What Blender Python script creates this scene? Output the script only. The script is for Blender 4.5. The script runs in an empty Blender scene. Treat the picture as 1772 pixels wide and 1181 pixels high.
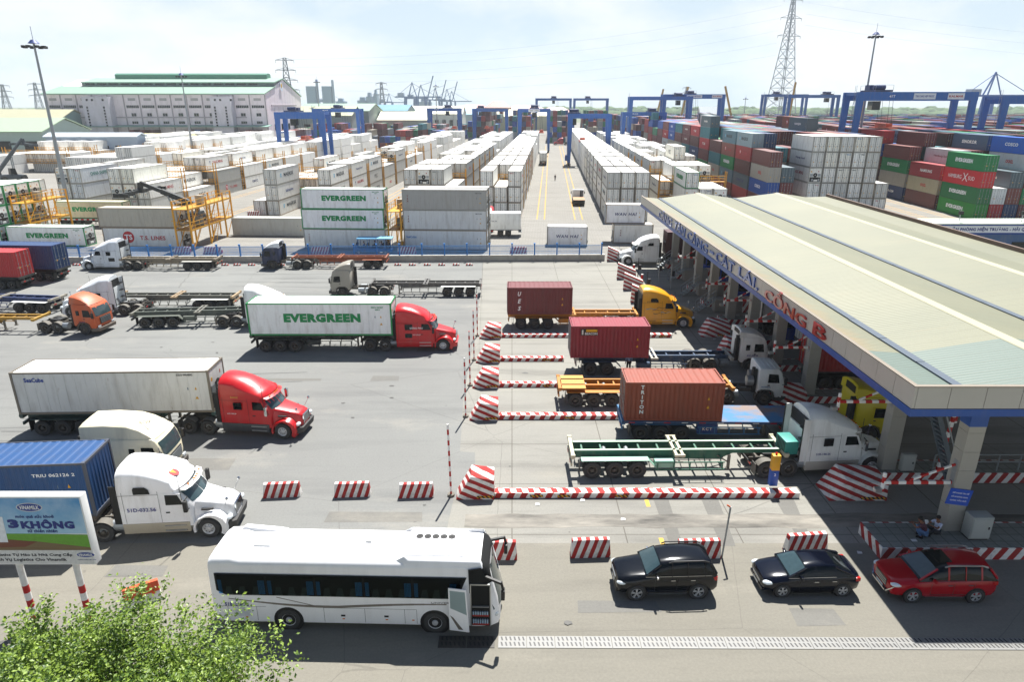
import bpy, bmesh, math, random
from mathutils import Vector, Matrix, Euler
R = math.radians
rnd = random.Random(7)
scene = bpy.context.scene
COL = scene.collection

# ------------------------------------------------------------------ camera, sky, sun, exposure
CAM_H = 20.0; FPX = 1165.0; CU = 886.0; CV = 590.5
TH = math.atan(407.5 / FPX); CS, SN = math.cos(TH), math.sin(TH)
cam_d = bpy.data.cameras.new('camera'); cam = bpy.data.objects.new('camera', cam_d); COL.objects.link(cam)
cam.location = (0, 0, CAM_H); cam.rotation_euler = (math.pi / 2 - TH, 0, 0)
cam_d.sensor_width = 36; cam_d.lens = FPX / 1772 * 36; cam_d.clip_start = 0.5; cam_d.clip_end = 20000
scene.camera = cam
SUN_EL = R(60.5); SUN_AZ = R(12)
sun_dir = Vector((math.sin(SUN_AZ) * math.cos(SUN_EL), math.cos(SUN_AZ) * math.cos(SUN_EL), math.sin(SUN_EL)))
ld = bpy.data.lights.new('sun', 'SUN'); ld.energy = 5.0; ld.angle = R(0.53); ld.color = (1, 0.972, 0.925)
sun = bpy.data.objects.new('sun', ld); COL.objects.link(sun); sun.rotation_euler = sun_dir.to_track_quat('Z', 'Y').to_euler(); sun.location = (0, 0, 80)
world = bpy.data.worlds.new('World'); scene.world = world; world.use_nodes = True
nt = world.node_tree; N = nt.nodes; Lk = nt.links; N.clear()
wo = N.new('ShaderNodeOutputWorld'); bg = N.new('ShaderNodeBackground'); Lk.new(bg.outputs[0], wo.inputs[0])
sky = N.new('ShaderNodeTexSky'); sky.sky_type = 'NISHITA'; sky.sun_disc = False; sky.sun_elevation = SUN_EL; sky.sun_rotation = SUN_AZ
sky.air_density = 1.0; sky.dust_density = 2.0; sky.ozone_density = 1.5; sky.altitude = 10
tc = N.new('ShaderNodeTexCoord'); mp = N.new('ShaderNodeMapping'); mp.inputs['Scale'].default_value = (1.0, 1.0, 2.6); Lk.new(tc.outputs['Generated'], mp.inputs[0])
ns = N.new('ShaderNodeTexNoise'); ns.inputs['Scale'].default_value = 3.1; ns.inputs['Detail'].default_value = 7; ns.inputs['Roughness'].default_value = 0.56; Lk.new(mp.outputs[0], ns.inputs[0])
cr = N.new('ShaderNodeValToRGB'); cr.color_ramp.elements[0].position = 0.42; cr.color_ramp.elements[1].position = 0.6; Lk.new(ns.outputs[0], cr.inputs[0])
cl = N.new('ShaderNodeMixRGB'); Lk.new(cr.outputs[0], cl.inputs[0]); cl.inputs[1].default_value = (8.4, 10.2, 11.6, 1); cl.inputs[2].default_value = (12.2, 12.6, 13.0, 1)
sz = N.new('ShaderNodeSeparateXYZ'); Lk.new(tc.outputs['Generated'], sz.inputs[0]); mr = N.new('ShaderNodeMapRange'); mr.inputs[1].default_value = .2; mr.inputs[2].default_value = .5; mr.inputs[3].default_value = .92; mr.inputs[4].default_value = .0; Lk.new(sz.outputs[2], mr.inputs[0])
tn = N.new('ShaderNodeMixRGB'); tn.blend_type = 'MULTIPLY'; tn.inputs[0].default_value = 1; tn.inputs[2].default_value = (.55, .72, .95, 1); Lk.new(sky.outputs[0], tn.inputs[1])
mx = N.new('ShaderNodeMixRGB'); Lk.new(mr.outputs[0], mx.inputs[0]); Lk.new(tn.outputs[0], mx.inputs[1]); Lk.new(cl.outputs[0], mx.inputs[2])
Lk.new(mx.outputs[0], bg.inputs[0]); bg.inputs[1].default_value = 0.04
scene.view_settings.view_transform = 'Standard'; scene.view_settings.look = 'None'; scene.view_settings.gamma = 1
scene.view_settings.exposure = 1.0
scene.cycles.max_bounces = 6; scene.cycles.diffuse_bounces = 3; scene.cycles.glossy_bounces = 3; scene.cycles.transmission_bounces = 3
scene.cycles.volume_bounces = 1; scene.cycles.use_denoising = True

# ------------------------------------------------------------------ surveying helpers: a point seen at (u, v) of the 1772 px photo, at height z
def G(u, v, z=0.0):
    o = (v - CV) / FPX; Z = (CAM_H - z) / (SN + o * CS)
    return ((u - CU) / FPX * Z, Z * (CS - o * SN))
def HZ(v, Y):                       # height of something seen at row v at distance Y
    o = (v - CV) / FPX; return CAM_H - Y * (o * CS + SN) / (CS - o * SN)
def XA(u, Y, z): return (u - CU) / FPX * (Y * CS + (CAM_H - z) * SN)
PSI = R(3.11); cP, sP = math.cos(PSI), math.sin(PSI)
def YD(a, b): return (a * cP + b * sP, -a * sP + b * cP)      # yard grid -> world

def hexc(h, a=1.0):
    def c(x):
        x /= 255; return x / 12.92 if x <= .04045 else ((x + .055) / 1.055) ** 2.4
    h = h.lstrip('#'); return (c(int(h[0:2], 16)), c(int(h[2:4], 16)), c(int(h[4:6], 16)), a)

# ------------------------------------------------------------------ materials
MATS = {}
def nodes(name):
    m = bpy.data.materials.new(name); m.use_nodes = True; t = m.node_tree
    b = t.nodes['Principled BSDF']; MATS[name] = m; return m, t, b
def mk(t, typ, **kw):
    n = t.nodes.new(typ)
    for k, v in kw.items():
        if k.startswith('i_'):
            key = k[2:]; n.inputs[int(key) if key.isdigit() else key].default_value = v
        else: setattr(n, k, v)
    return n
def noise(t, scale, detail=4, rough=.55, stretch=None, coord='Object'):
    tcn = mk(t, 'ShaderNodeTexCoord'); n = mk(t, 'ShaderNodeTexNoise', i_Scale=scale, i_Detail=detail, i_Roughness=rough)
    if stretch:
        mpn = mk(t, 'ShaderNodeMapping'); mpn.inputs['Scale'].default_value = stretch
        t.links.new(tcn.outputs[coord], mpn.inputs[0]); t.links.new(mpn.outputs[0], n.inputs[0])
    else: t.links.new(tcn.outputs[coord], n.inputs[0])
    return n.outputs[0]
def ramp(t, src, p0, p1, c0=(0, 0, 0, 1), c1=(1, 1, 1, 1)):
    r = mk(t, 'ShaderNodeValToRGB'); e = r.color_ramp.elements; e[0].position = p0; e[1].position = p1; e[0].color = c0; e[1].color = c1
    t.links.new(src, r.inputs[0]); return r.outputs[0]
def mix(t, fac, a, b, mode='MIX'):
    n = mk(t, 'ShaderNodeMixRGB', blend_type=mode)
    for i, x in enumerate((fac, a, b)):
        if hasattr(x, 'links') or hasattr(x, 'is_linked'): t.links.new(x, n.inputs[i])
        else: n.inputs[i].default_value = x
    return n.outputs[0]
def math_(t, op, a, b=0.0):
    n = mk(t, 'ShaderNodeMath', operation=op)
    for i, x in enumerate((a, b)):
        if hasattr(x, 'is_linked'): t.links.new(x, n.inputs[i])
        else: n.inputs[i].default_value = x
    return n.outputs[0]
def bump(t, b, src, strength=.3, dist=.02):
    n = mk(t, 'ShaderNodeBump', i_Strength=strength, i_Distance=dist); t.links.new(src, n.inputs['Height']); t.links.new(n.outputs[0], b.inputs['Normal'])
def ocol(t): return mk(t, 'ShaderNodeObjectInfo').outputs['Color']

def paint_mat(name, rough, metal=0.0, dirt=.25, rust=0.0, dirtcol='#8a8272', streak=(1, 1, .18), sc=1.4, coat=0.0):
    m, t, b = nodes(name)
    c = ocol(t)
    v = noise(t, .9, 3); c = mix(t, .12, c, ramp(t, v, .3, .7, (.55, .55, .55, 1), (1, 1, 1, 1)), 'MULTIPLY')
    if dirt:
        d = noise(t, sc * 1.6, 6, .65, streak); f = ramp(t, d, .48, .78, (0, 0, 0, 1), (dirt, dirt, dirt, 1)); c = mix(t, f, c, hexc(dirtcol))
    if rust:
        d = noise(t, sc * 2.5, 8, .7, (1, 1, .45)); f = ramp(t, d, .62, .72, (0, 0, 0, 1), (rust, rust, rust, 1)); c = mix(t, f, c, hexc('#8a5a38'))
    t.links.new(c, b.inputs['Base Color']); b.inputs['Roughness'].default_value = rough; b.inputs['Metallic'].default_value = metal
    if coat: b.inputs['Coat Weight'].default_value = coat; b.inputs['Coat Roughness'].default_value = .06
    return m
PAINT = paint_mat('vehicle_paint', .34, 0, .12, 0, coat=.2)
DUSTY = paint_mat('dusty_paint', .5, 0, .38, .1, sc=1.0)
CPAINT = paint_mat('container_paint', .5, 0, .24, .3, '#5a5148')
CCLEAN = paint_mat('reefer_paint', .5, 0, .42, .3, '#8a8070')
MATTE = paint_mat('matte', .75, 0, .12)
METAL = paint_mat('painted_steel', .5, .1, .3, .12)
CARP = paint_mat('car_lacquer', .12, .0, 0, 0); CARP.node_tree.nodes['Principled BSDF'].inputs['Specular IOR Level'].default_value = .45
PLAIN = paint_mat('lettering_paint', .6, 0, .08)
CONC = paint_mat('concrete_paint', .85, 0, .5, 0, '#6d675c', (1, 1, .6), 1.0)
def simple(name, col, rough=.5, metal=0.0, **kw):
    m, t, b = nodes(name); v = noise(t, 6, 4); c = mix(t, .35, hexc(col), ramp(t, v, .3, .7, (.6, .6, .6, 1), (1.15, 1.15, 1.15, 1)), 'MULTIPLY')
    t.links.new(c, b.inputs['Base Color']); b.inputs['Roughness'].default_value = rough; b.inputs['Metallic'].default_value = metal
    for k, x in kw.items(): b.inputs[k.replace('_', ' ')].default_value = x
    return m
RUBBER = simple('rubber', '#3a3a39', .85)
GLASS = simple('dark_glass', '#0e1416', .06, 0, Specular_IOR_Level=.35)
CLEARG = simple('windscreen_glass', '#34464a', .06, 0, Coat_Weight=.3)
RIMP = simple('rim_paint', '#c4c5c6', .35, .3)
CHROME = simple('chrome', '#c8cacc', .18, 1.0)
ALU = simple('aluminium', '#b9bbbb', .35, .8)
DARK = simple('dark_steel', '#2c2c2b', .65, .2)
UNDER = simple('dusty_chassis', '#57524a', .8)
GALV = simple('galvanised', '#9aa0a3', .45, .55)
YEL = simple('hazard_yellow', '#e0a818', .6)
AMBER = simple('amber_lens', '#e07a18', .2)
REDL = simple('red_lens', '#b51c16', .2)
LAMPG = simple('lamp_glass', '#dfe6e8', .08, .2)
BLACK = simple('black_plastic', '#151515', .5)
WHITE = simple('white_paint', '#d8d8d4', .5)

def stripe_mat(name, ang, period, c0='#a3201d', c1='#e4e1da', axes='XZ', duty=.5, dirt=.4, yk=0.0):
    m, t, b = nodes(name); tcn = mk(t, 'ShaderNodeTexCoord'); s = mk(t, 'ShaderNodeSeparateXYZ'); t.links.new(tcn.outputs['Object'], s.inputs[0])
    p = math_(t, 'MULTIPLY', s.outputs[axes[0]], math.cos(ang) / period); q = math_(t, 'MULTIPLY', s.outputs[axes[1]], math.sin(ang) / period)
    q = math_(t, 'ADD', q, math_(t, 'MULTIPLY', s.outputs['Y'], yk / period)); q = math_(t, 'ADD', q, math_(t, 'MULTIPLY', noise(t, 2.5, 3), .12))
    f = math_(t, 'FRACT', math_(t, 'ADD', math_(t, 'ADD', p, q), 100.0)); g = math_(t, 'GREATER_THAN', f, duty)
    c = mix(t, g, hexc(c0), hexc(c1)); d = noise(t, 2.6, 8, .75); c = mix(t, ramp(t, d, .5, .66, (0, 0, 0, 1), (dirt, dirt, dirt, 1)), c, hexc('#6a6258'))
    t.links.new(c, b.inputs['Base Color']); b.inputs['Roughness'].default_value = .8; return m
STR_D = stripe_mat('stripe_diagonal', R(-20), .38)
STR_H = stripe_mat('stripe_head', R(66), .42, yk=.3)
STR_K = stripe_mat('stripe_kerb', R(12), .62, axes='XY')
STR_KF = stripe_mat('stripe_kerb_face', R(-25), .62)
STR_P = stripe_mat('stripe_pole', R(90), .62, '#b0201c', '#e6e4df', dirt=.15)
STR_B = stripe_mat('stripe_boom', R(8), .7, '#b8221c', '#e8e6e0', dirt=.1)
STR_I = stripe_mat('stripe_island', R(-28), .58, '#9e201d', yk=.8)
CHEV = stripe_mat('chevron_tape', R(45), .16, '#1b1a18', '#d99a1c', dirt=.2)

# ------------------------------------------------------------------ mesh helpers
class MB:
    def __init__(s): s.v = []; s.f = []; s.m = []; s.s = []
    def add(s, vs, fs, m=0, sm=False):
        o = len(s.v); s.v += [tuple(p) for p in vs]
        for f in fs: s.f.append(tuple(i + o for i in f)); s.m.append(m); s.s.append(sm)
    def box(s, x0, x1, y0, y1, z0, z1, m=0):
        s.add([(x0, y0, z0), (x1, y0, z0), (x1, y1, z0), (x0, y1, z0), (x0, y0, z1), (x1, y0, z1), (x1, y1, z1), (x0, y1, z1)],
              [(0, 3, 2, 1), (4, 5, 6, 7), (0, 1, 5, 4), (1, 2, 6, 5), (2, 3, 7, 6), (3, 0, 4, 7)], m); return s
    def hexa(s, p, m=0): s.add(p, [(0, 3, 2, 1), (4, 5, 6, 7), (0, 1, 5, 4), (1, 2, 6, 5), (2, 3, 7, 6), (3, 0, 4, 7)], m)
    def bar(s, p, q, w=.1, h=None, m=0):
        h = h or w; p = Vector(p); q = Vector(q); d = (q - p); 
        if d.length < 1e-6: return
        d.normalize(); up = Vector((0, 0, 1)) if abs(d.z) < .95 else Vector((1, 0, 0)); a = d.cross(up).normalized() * w / 2; b = a.cross(d).normalized() * h / 2
        s.hexa([p - a - b, p + a - b, q + a - b, q - a - b, p - a + b, p + a + b, q + a + b, q - a + b], m)
    def cyl(s, p, q, r, r2=None, n=12, m=0, caps=True):
        r2 = r if r2 is None else r2; p = Vector(p); q = Vector(q); d = (q - p).normalized(); up = Vector((0, 0, 1)) if abs(d.z) < .9 else Vector((1, 0, 0))
        a = d.cross(up).normalized(); b = d.cross(a)
        c = [(math.cos(2 * math.pi * i / n), math.sin(2 * math.pi * i / n)) for i in range(n)]
        vs = [p + (a * x + b * y) * r for x, y in c] + [q + (a * x + b * y) * r2 for x, y in c]
        s.add(vs, [(i, (i + 1) % n, (i + 1) % n + n, i + n) for i in range(n)], m, True)
        if caps: s.add(vs, [tuple(range(n))[::-1], tuple(range(n, 2 * n))], m)
    def prism(s, poly, y0, y1, ax='y', m=0):
        n = len(poly)
        def pt(a, b, t): return {'y': (a, t, b), 'x': (t, a, b), 'z': (a, b, t)}[ax]
        s.add([pt(a, b, y0) for a, b in poly] + [pt(a, b, y1) for a, b in poly],
              [(i, (i + 1) % n, (i + 1) % n + n, i + n) for i in range(n)] + [tuple(range(n))[::-1], tuple(range(n, 2 * n))], m)
    def loft(s, rings, m=0, caps=True, sm=True, closed=True):
        n = len(rings[0]); vs = [p for r in rings for p in r]; fs = []
        for k in range(len(rings) - 1):
            for i in range(n if closed else n - 1):
                j = (i + 1) % n; fs.append((k * n + i, k * n + j, (k + 1) * n + j, (k + 1) * n + i))
        s.add(vs, fs, m, sm)
        if caps: s.add(vs, [tuple(range(n))[::-1], tuple(range(len(vs) - n, len(vs)))], m)
    def lathe(s, prof, n=24, m=0, c=(0, 0, 0)):      # profile (r, y) round the y axis
        rings = [[(c[0] + r * math.cos(2 * math.pi * i / n), c[1] + y, c[2] + r * math.sin(2 * math.pi * i / n)) for i in range(n)] for r, y in prof]
        s.loft(rings, m, False)
    def disc(s, c, r, n=20, ax='y', m=0):
        p = []
        for i in range(n):
            a = 2 * math.pi * i / n; x, y = r * math.cos(a), r * math.sin(a)
            p.append({'y': (c[0] + x, c[1], c[2] + y), 'z': (c[0] + x, c[1] + y, c[2]), 'x': (c[0], c[1] + x, c[2] + y)}[ax])
        s.add(p, [tuple(range(n))], m)
    def xf(s, M):
        s.v = [tuple(M @ Vector(p)) for p in s.v]; return s
    def mesh(s, name, mats, bev=0, sharp=38):
        me = bpy.data.meshes.new(name); me.from_pydata(s.v, [], s.f); 
        for m in (mats if isinstance(mats, (list, tuple)) else [mats]): me.materials.append(m)
        me.polygons.foreach_set('material_index', s.m); me.polygons.foreach_set('use_smooth', s.s)
        bm = bmesh.new(); bm.from_mesh(me); bmesh.ops.remove_doubles(bm, verts=bm.verts, dist=1e-5) if any(s.s) else None
        bmesh.ops.recalc_face_normals(bm, faces=bm.faces)
        if bev: bmesh.ops.bevel(bm, geom=[e for e in bm.edges if len(e.link_faces) == 2 and e.calc_face_angle(0) > .5], offset=bev, segments=2, affect='EDGES', profile=.6)
        bm.to_mesh(me); bm.free()
        if any(s.s) or bev:
            if bev: me.polygons.foreach_set('use_smooth', [True] * len(me.polygons))
            me.set_sharp_from_angle(angle=R(sharp))
        me.update(); return me
    def build(s, name, mats, parent=None, color=None, bev=0, sharp=38):
        return link(name, s.mesh(name, mats, bev, sharp), parent, color)
def link(name, data, parent=None, color=None, loc=None, rz=None):
    o = bpy.data.objects.new(name, data); COL.objects.link(o)
    if parent: o.parent = parent
    if color is not None:
        c = hexc(color) if isinstance(color, str) else color
        if min(c[:3]) > .42: c = tuple(min(.9, x * 1.27) for x in c[:3]) + (1,)      # white and off-white paints lifted to make up for weak fill on shaded sides
        o.color = c
    if loc is not None: o.location = loc
    if rz is not None: o.rotation_euler = (0, 0, rz)
    return o
def tag(o, label=None, cat=None, group=None, kind=None):
    if label: o['label'] = label
    if cat: o['category'] = cat
    if group: o['group'] = group
    if kind: o['kind'] = kind
    return o
def thing(name, label, cat, loc=(0, 0, 0), rz=0, group=None):
    return tag(link(name, None, loc=loc, rz=rz), label, cat, group)
def struct(name, mb, mats, color=None): o = mb.build(name, mats, color=color); o['kind'] = 'structure'; return o
def copy_tree(o, parent=None):
    c = o.copy(); COL.objects.link(c); c.parent = parent
    for ch in KIDS.get(o.name, None) or [x for x in o.children]: copy_tree(ch, c)
    return c
KIDS = {}
def sph(mb, c, r, m=0, n=10, k=6, sx=1, sy=1, sz=1):
    rings = [[(c[0] + sx * r * math.sin(math.pi * j / k) * math.cos(2 * math.pi * i / n), c[1] + sy * r * math.sin(math.pi * j / k) * math.sin(2 * math.pi * i / n), c[2] + sz * r * math.cos(math.pi * j / k)) for i in range(n)] for j in range(1, k)]
    mb.loft(rings, m, True)

# ------------------------------------------------------------------ lettering: real thin geometry, cached
TXT = {}
def text_mesh(s, h, w=None, bold=.02, shear=0, depth=.006, mat=None, space=1.0):
    key = (s, h, w, bold, shear, mat.name if mat else '', space)
    if key in TXT: return TXT[key]
    cu = bpy.data.curves.new('t', 'FONT'); cu.body = s; cu.size = 1; cu.offset = bold; cu.extrude = .01; cu.shear = shear; cu.space_character = space + bold * 2; cu.resolution_u = 2
    cu.align_x = 'CENTER'; cu.align_y = 'CENTER'
    ob = bpy.data.objects.new('t', cu); COL.objects.link(ob); dg = bpy.context.evaluated_depsgraph_get()
    me = bpy.data.meshes.new_from_object(ob.evaluated_get(dg)); bpy.data.objects.remove(ob); bpy.data.curves.remove(cu)
    xs = [v.co.x for v in me.vertices]; ys = [v.co.y for v in me.vertices]
    if not xs: xs = ys = [0, 1]
    cx, cy = (min(xs) + max(xs)) / 2, (min(ys) + max(ys)) / 2; kh = h / max(1e-6, max(ys) - min(ys)); kw = (w / max(1e-6, max(xs) - min(xs))) if w else kh
    for v in me.vertices: x, y, z = v.co; v.co = ((x - cx) * kw, -(z + .01) / .02 * depth - .001, (y - cy) * kh)    # lies in XZ, faces -Y
    me.materials.clear(); me.materials.append(mat or PLAIN); me.name = 'lettering'; TXT[key] = me; return me
def letter(parent, s, loc, h, w=None, color='#202020', rz=0, name='lettering', rx=0, **kw):
    o = link(name, text_mesh(s, h, w, **kw), parent, color, loc); o.rotation_euler = (rx, 0, rz); return o

# ------------------------------------------------------------------ ground
def ground_mat(name, base, alt, dark, joints=None, streak=(.12, .9, 1), rough=.9, crack=0.0, tilt=0.0, dstr=.5):
    m, t, b = nodes(name)
    big = noise(t, .045, 5, .6); c = mix(t, ramp(t, big, .32, .68), hexc(base), hexc(alt))
    st = noise(t, .55, 7, .62, streak); c = mix(t, ramp(t, st, .50, .80, (0, 0, 0, 1), (dstr, dstr, dstr, 1)), c, hexc(dark))
    st2 = noise(t, 1.6, 6, .7, (.25, 1, 1)); c = mix(t, ramp(t, st2, .62, .8, (0, 0, 0, 1), (.35, .35, .35, 1)), c, hexc(dark))
    lt = noise(t, .23, 6, .7, (.4, 1, 1)); c = mix(t, ramp(t, lt, .56, .74, (0, 0, 0, 1), (.35, .35, .35, 1)), c, hexc('#a8a294'))
    w1 = noise(t, 1.1, 8, .8, (.06, 1.6, 1)); c = mix(t, ramp(t, w1, .55, .75, (0, 0, 0, 1), (.3, .3, .3, 1)), c, hexc(dark)); sp = noise(t, 2.3, 2, .5); c = mix(t, ramp(t, sp, .74, .78, (0, 0, 0, 1), (.45, .45, .45, 1)), c, hexc(dark))
    gr = noise(t, 9, 4, .75); c = mix(t, .32, c, ramp(t, gr, .3, .7, (.6, .6, .6, 1), (1.2, 1.2, 1.2, 1)), 'MULTIPLY')
    if joints:
        tcn = mk(t, 'ShaderNodeTexCoord'); mpn = mk(t, 'ShaderNodeMapping'); mpn.inputs['Rotation'].default_value = (0, 0, tilt); t.links.new(tcn.outputs['Object'], mpn.inputs[0])
        br = mk(t, 'ShaderNodeTexBrick', offset=joints[3] if len(joints) > 3 else 0.0, i_Scale=1.0, i_7=joints[1]); br.inputs['Brick Width'].default_value = joints[0]; br.inputs['Row Height'].default_value = joints[1]
        br.inputs['Mortar Size'].default_value = joints[2]; br.inputs['Mortar Smooth'].default_value = .4; br.inputs['Color1'].default_value = (1, 1, 1, 1); br.inputs['Color2'].default_value = (.86, .86, .85, 1); br.inputs['Mortar'].default_value = (.45, .43, .4, 1)
        t.links.new(mpn.outputs[0], br.inputs[0]); c = mix(t, 1.0, c, br.outputs[0], 'MULTIPLY')
    if crack:
        tcn = mk(t, 'ShaderNodeTexCoord'); dn = noise(t, .5, 4); 
        vm = mk(t, 'ShaderNodeMixRGB'); vm.inputs[0].default_value = .12; t.links.new(tcn.outputs['Object'], vm.inputs[1]); nn = mk(t, 'ShaderNodeTexNoise', i_Scale=.7); t.links.new(tcn.outputs['Object'], nn.inputs[0]); t.links.new(nn.outputs[1], vm.inputs[2])
        vo = mk(t, 'ShaderNodeTexVoronoi', feature='DISTANCE_TO_EDGE', i_Scale=.09); t.links.new(vm.outputs[0], vo.inputs[0])
        c = mix(t, math_(t, 'MULTIPLY', math_(t, 'LESS_THAN', vo.outputs[0], .0012), crack), c, hexc('#3c3a36'))
    t.links.new(c, b.inputs['Base Color']); b.inputs['Roughness'].default_value = rough
    bump(t, b, gr, .25, .02); return m
G_LAND = ground_mat('far_land', '#5d6a4c', '#6f7358', '#4a5440')
G_YARD = ground_mat('yard_paving', '#94918a', '#8a8780', '#5c5953', joints=(.9, .45, .02, .5), tilt=PSI)
G_ASPH = ground_mat('asphalt', '#757572', '#7f807c', '#4c4d4e', crack=.3)
G_ROAD = ground_mat('dusty_road', '#7f7b70', '#767369', '#54514b', streak=(.1, .8, 1), crack=.25)
G_CONC = ground_mat('concrete_slabs', '#9a988f', '#8b8983', '#4b4944', joints=(5.6, 4.7, .035), crack=.35, dstr=.65)
G_PATCH = ground_mat('asphalt_patch', '#6b6a66', '#75736c', '#44433f')
def poly(pts, z, mb=None):
    mb = mb or MB(); mb.add([(x, y, z) for x, y in pts], [tuple(range(len(pts)))]); return mb
struct('ground', poly([(-7000, -300), (7000, -300), (7000, 9000), (-7000, 9000)], 0), G_LAND)
struct('yard_pavement', poly([(-330, 90.6), (330, 90.6), (420, 900), (-420, 900)], .004), G_YARD)
bnd = [G(*p) for p in ((836, 448), (828, 540), (802, 690), (796, 782), (822, 784), (822, 850), (785, 864), (768, 941))]
yr = bnd[-1][1]
struct('road', poly([(-120, -20), (120, -20), (120, yr), (bnd[-1][0], yr), (-120, yr)], .008), G_ROAD)
struct('truck_yard_asphalt', poly([(-140, yr)] + [(x, y) for x, y in bnd[::-1]] + [(bnd[0][0], 90.6), (-140, 90.6)], .008), G_ASPH)
struct('concrete_apron', poly([(x, y) for x, y in bnd][::-1] + [(bnd[0][0], 90.6), (120, 90.6), (120, yr)], .008), G_CONC)
# markings and patches
mk_y = MB()
for a in (-2.2, -.8, 4.9, 6.3):
    for q in (0,): 
        p = [YD(a - .09, 126), YD(a + .09, 126), YD(a + .09, 372), YD(a - .09, 372)]; poly(p, .008, mk_y)
for a in (-37.5, -36.2, -31, -29.8, -62.5, -61.3, -73, -71.8, 70.2, 71.4, 75.2, 76.4):
    p = [YD(a - .08, 106 if a < 0 else 112), YD(a + .08, 106 if a < 0 else 112), YD(a + .08, 330), YD(a - .08, 330)]; poly(p, .008, mk_y)
YLINE = paint_mat('worn_yellow_line', .8, 0, .3); struct('yard_lane_markings', mk_y, YLINE, '#c9972e')
mk2 = MB()
for (u0, v0, u1, v1) in ((1118, 865, 1122, 878), (1128, 893, 1135, 912), (1143, 932, 1148, 946)):
    x0, y0 = G(u0, v0); x1, y1 = G(u1, v1); mk2.add([(x0 - .1, y0, .013), (x1 - .1, y1, .013), (x1 + .12, y1, .013), (x0 + .12, y0, .013)], [(0, 1, 2, 3)])
struct('worn_yellow_dashes', mk2, YLINE, '#c8a545')
pm = MB()
for q in (((1131, 866), (1157, 866), (1182, 946), (1160, 946)), ((1214, 866), (1243, 866), (1273, 946), (1248, 946)), ((1340, 862), (1372, 862), (1402, 930), (1380, 932))):
    poly([G(*p) for p in q][::-1], .0125, pm)
struct('asphalt_cut_strips', pm, G_PATCH)
pm = MB(); x0, y0 = G(990, 901); 
poly([G(*p) for p in ((990, 912), (1016, 910), (1017, 898), (992, 897))], .0127, pm); struct('road_patch', pm, G_PATCH)
# oil-darkened wheel track across the gate apron
om, ot, ob_ = nodes('oily_track'); on = noise(ot, .5, 7, .7, (.35, 1.4, 1)); ot.links.new(ramp(ot, on, .35, .65, hexc('#3b3832'), hexc('#8b867b')), ob_.inputs['Base Color']); ob_.inputs['Roughness'].default_value = .7
tr = MB(); xs = [i * 1.2 for i in range(-2, 26)]; yy = G(1000, 903)[1]; tp = [(x, yy + .55 + .22 * rnd.random()) for x in xs]; bt = [(x, yy - .45 - .25 * rnd.random()) for x in xs]
for i in range(len(xs) - 1): tr.add([(*bt[i], .0142), (*bt[i + 1], .0142), (*tp[i + 1], .0142), (*tp[i], .0142)], [(0, 1, 2, 3)])
struct('oily_wheel_track', tr, om)
# tyre tracks, oil spots and repaired patches
G_TRK = ground_mat('tyre_track_rubber', '#686967', '#727370', '#565655'); tk_ = MB(); rt = random.Random(17)
ZT = [.0128]
def track(x, y, ang, n, curve, w=.26, gap=1.9):
    ZT[0] += .0011; zt_ = ZT[0]
    for off in (0, gap):
        px_, py_, a = x, y, ang; L_ = []
        for i in range(n + 1):
            nx, ny = -math.sin(a), math.cos(a); ww = w * (.5 + .5 * math.sin(math.pi * i / n)) * rt.uniform(.8, 1.1) / 2; cx_, cy_ = px_ + nx * off, py_ + ny * off; L_.append(((cx_ - nx * ww, cy_ - ny * ww), (cx_ + nx * ww, cy_ + ny * ww))); px_ += math.cos(a) * .9; py_ += math.sin(a) * .9; a += curve
        for (p, q), (r, s_) in zip(L_, L_[1:]): tk_.add([(*p, zt_), (*r, zt_), (*s_, zt_), (*q, zt_)], [(0, 1, 2, 3)])
for k in range(9): x0_ = rt.uniform(-40, -22); y0_ = rt.choice([rt.uniform(33, 52), rt.uniform(56, 84)]); track(x0_, y0_, rt.uniform(-.05, .05), rt.randint(14, 20), rt.uniform(-.012, .012), rt.uniform(.1, .2))
struct('tyre_marks', tk_, G_TRK)
ol = MB()
def blob(x, y, r, sx=1.6):
    n = 11; ol.add([(x + r * sx * rt.uniform(.6, 1.15) * math.cos(2 * math.pi * i / n), y + r * rt.uniform(.6, 1.15) * math.sin(2 * math.pi * i / n), (.0235 + .0004 * len(ol.f))) for i in range(n)], [tuple(range(n))])
for k in range(45): blob(rt.uniform(-34, 16), rt.choice([rt.uniform(20, 27), rt.uniform(30, 60), rt.uniform(33, 80)]), rt.choice([.06, .08, .1, .13, .17]))
struct('oil_spots', ol, simple('oil', '#5a5955', .7))
pt = MB()
for (u, v, w, d) in ((300, 815, 3.2, 1.4), (640, 660, 2.2, 1.0), (560, 905, 5, .9), (720, 610, 1.6, 1.5), (180, 1000, 2.6, .8), (1000, 1062, 3.5, .7), (1380, 1085, 2.0, 1.0), (420, 660, 6, .5)):
    x, y = G(u, v); pt.add([(x, y, .0125), (x + w, y + .05, .0125), (x + w - .1, y + d, .0125), (x + .06, y + d + .05, .0125)], [(0, 1, 2, 3)])
struct('asphalt_repairs', pt, G_PATCH)
# litter
for (u, v) in ((930, 874), (1008, 867), (1300, 848), (1487, 958), (1078, 900), (1150, 862), (886, 672), (1236, 588)):
    x, y = G(u, v); mb = MB(); mb.add([(-.12, -.08, 0), (.1, -.1, .02), (.14, .07, .01), (-.08, .1, .03)], [(0, 1, 2, 3)]); o = mb.build('paper_scrap', WHITE); o.location = (x, y, .024)
    tag(o, 'scrap of white paper lying on the sunlit concrete' if v != 958 else 'scrap of white paper in the canopy shade by the road', 'litter', 'paper scraps on the paving')

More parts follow.
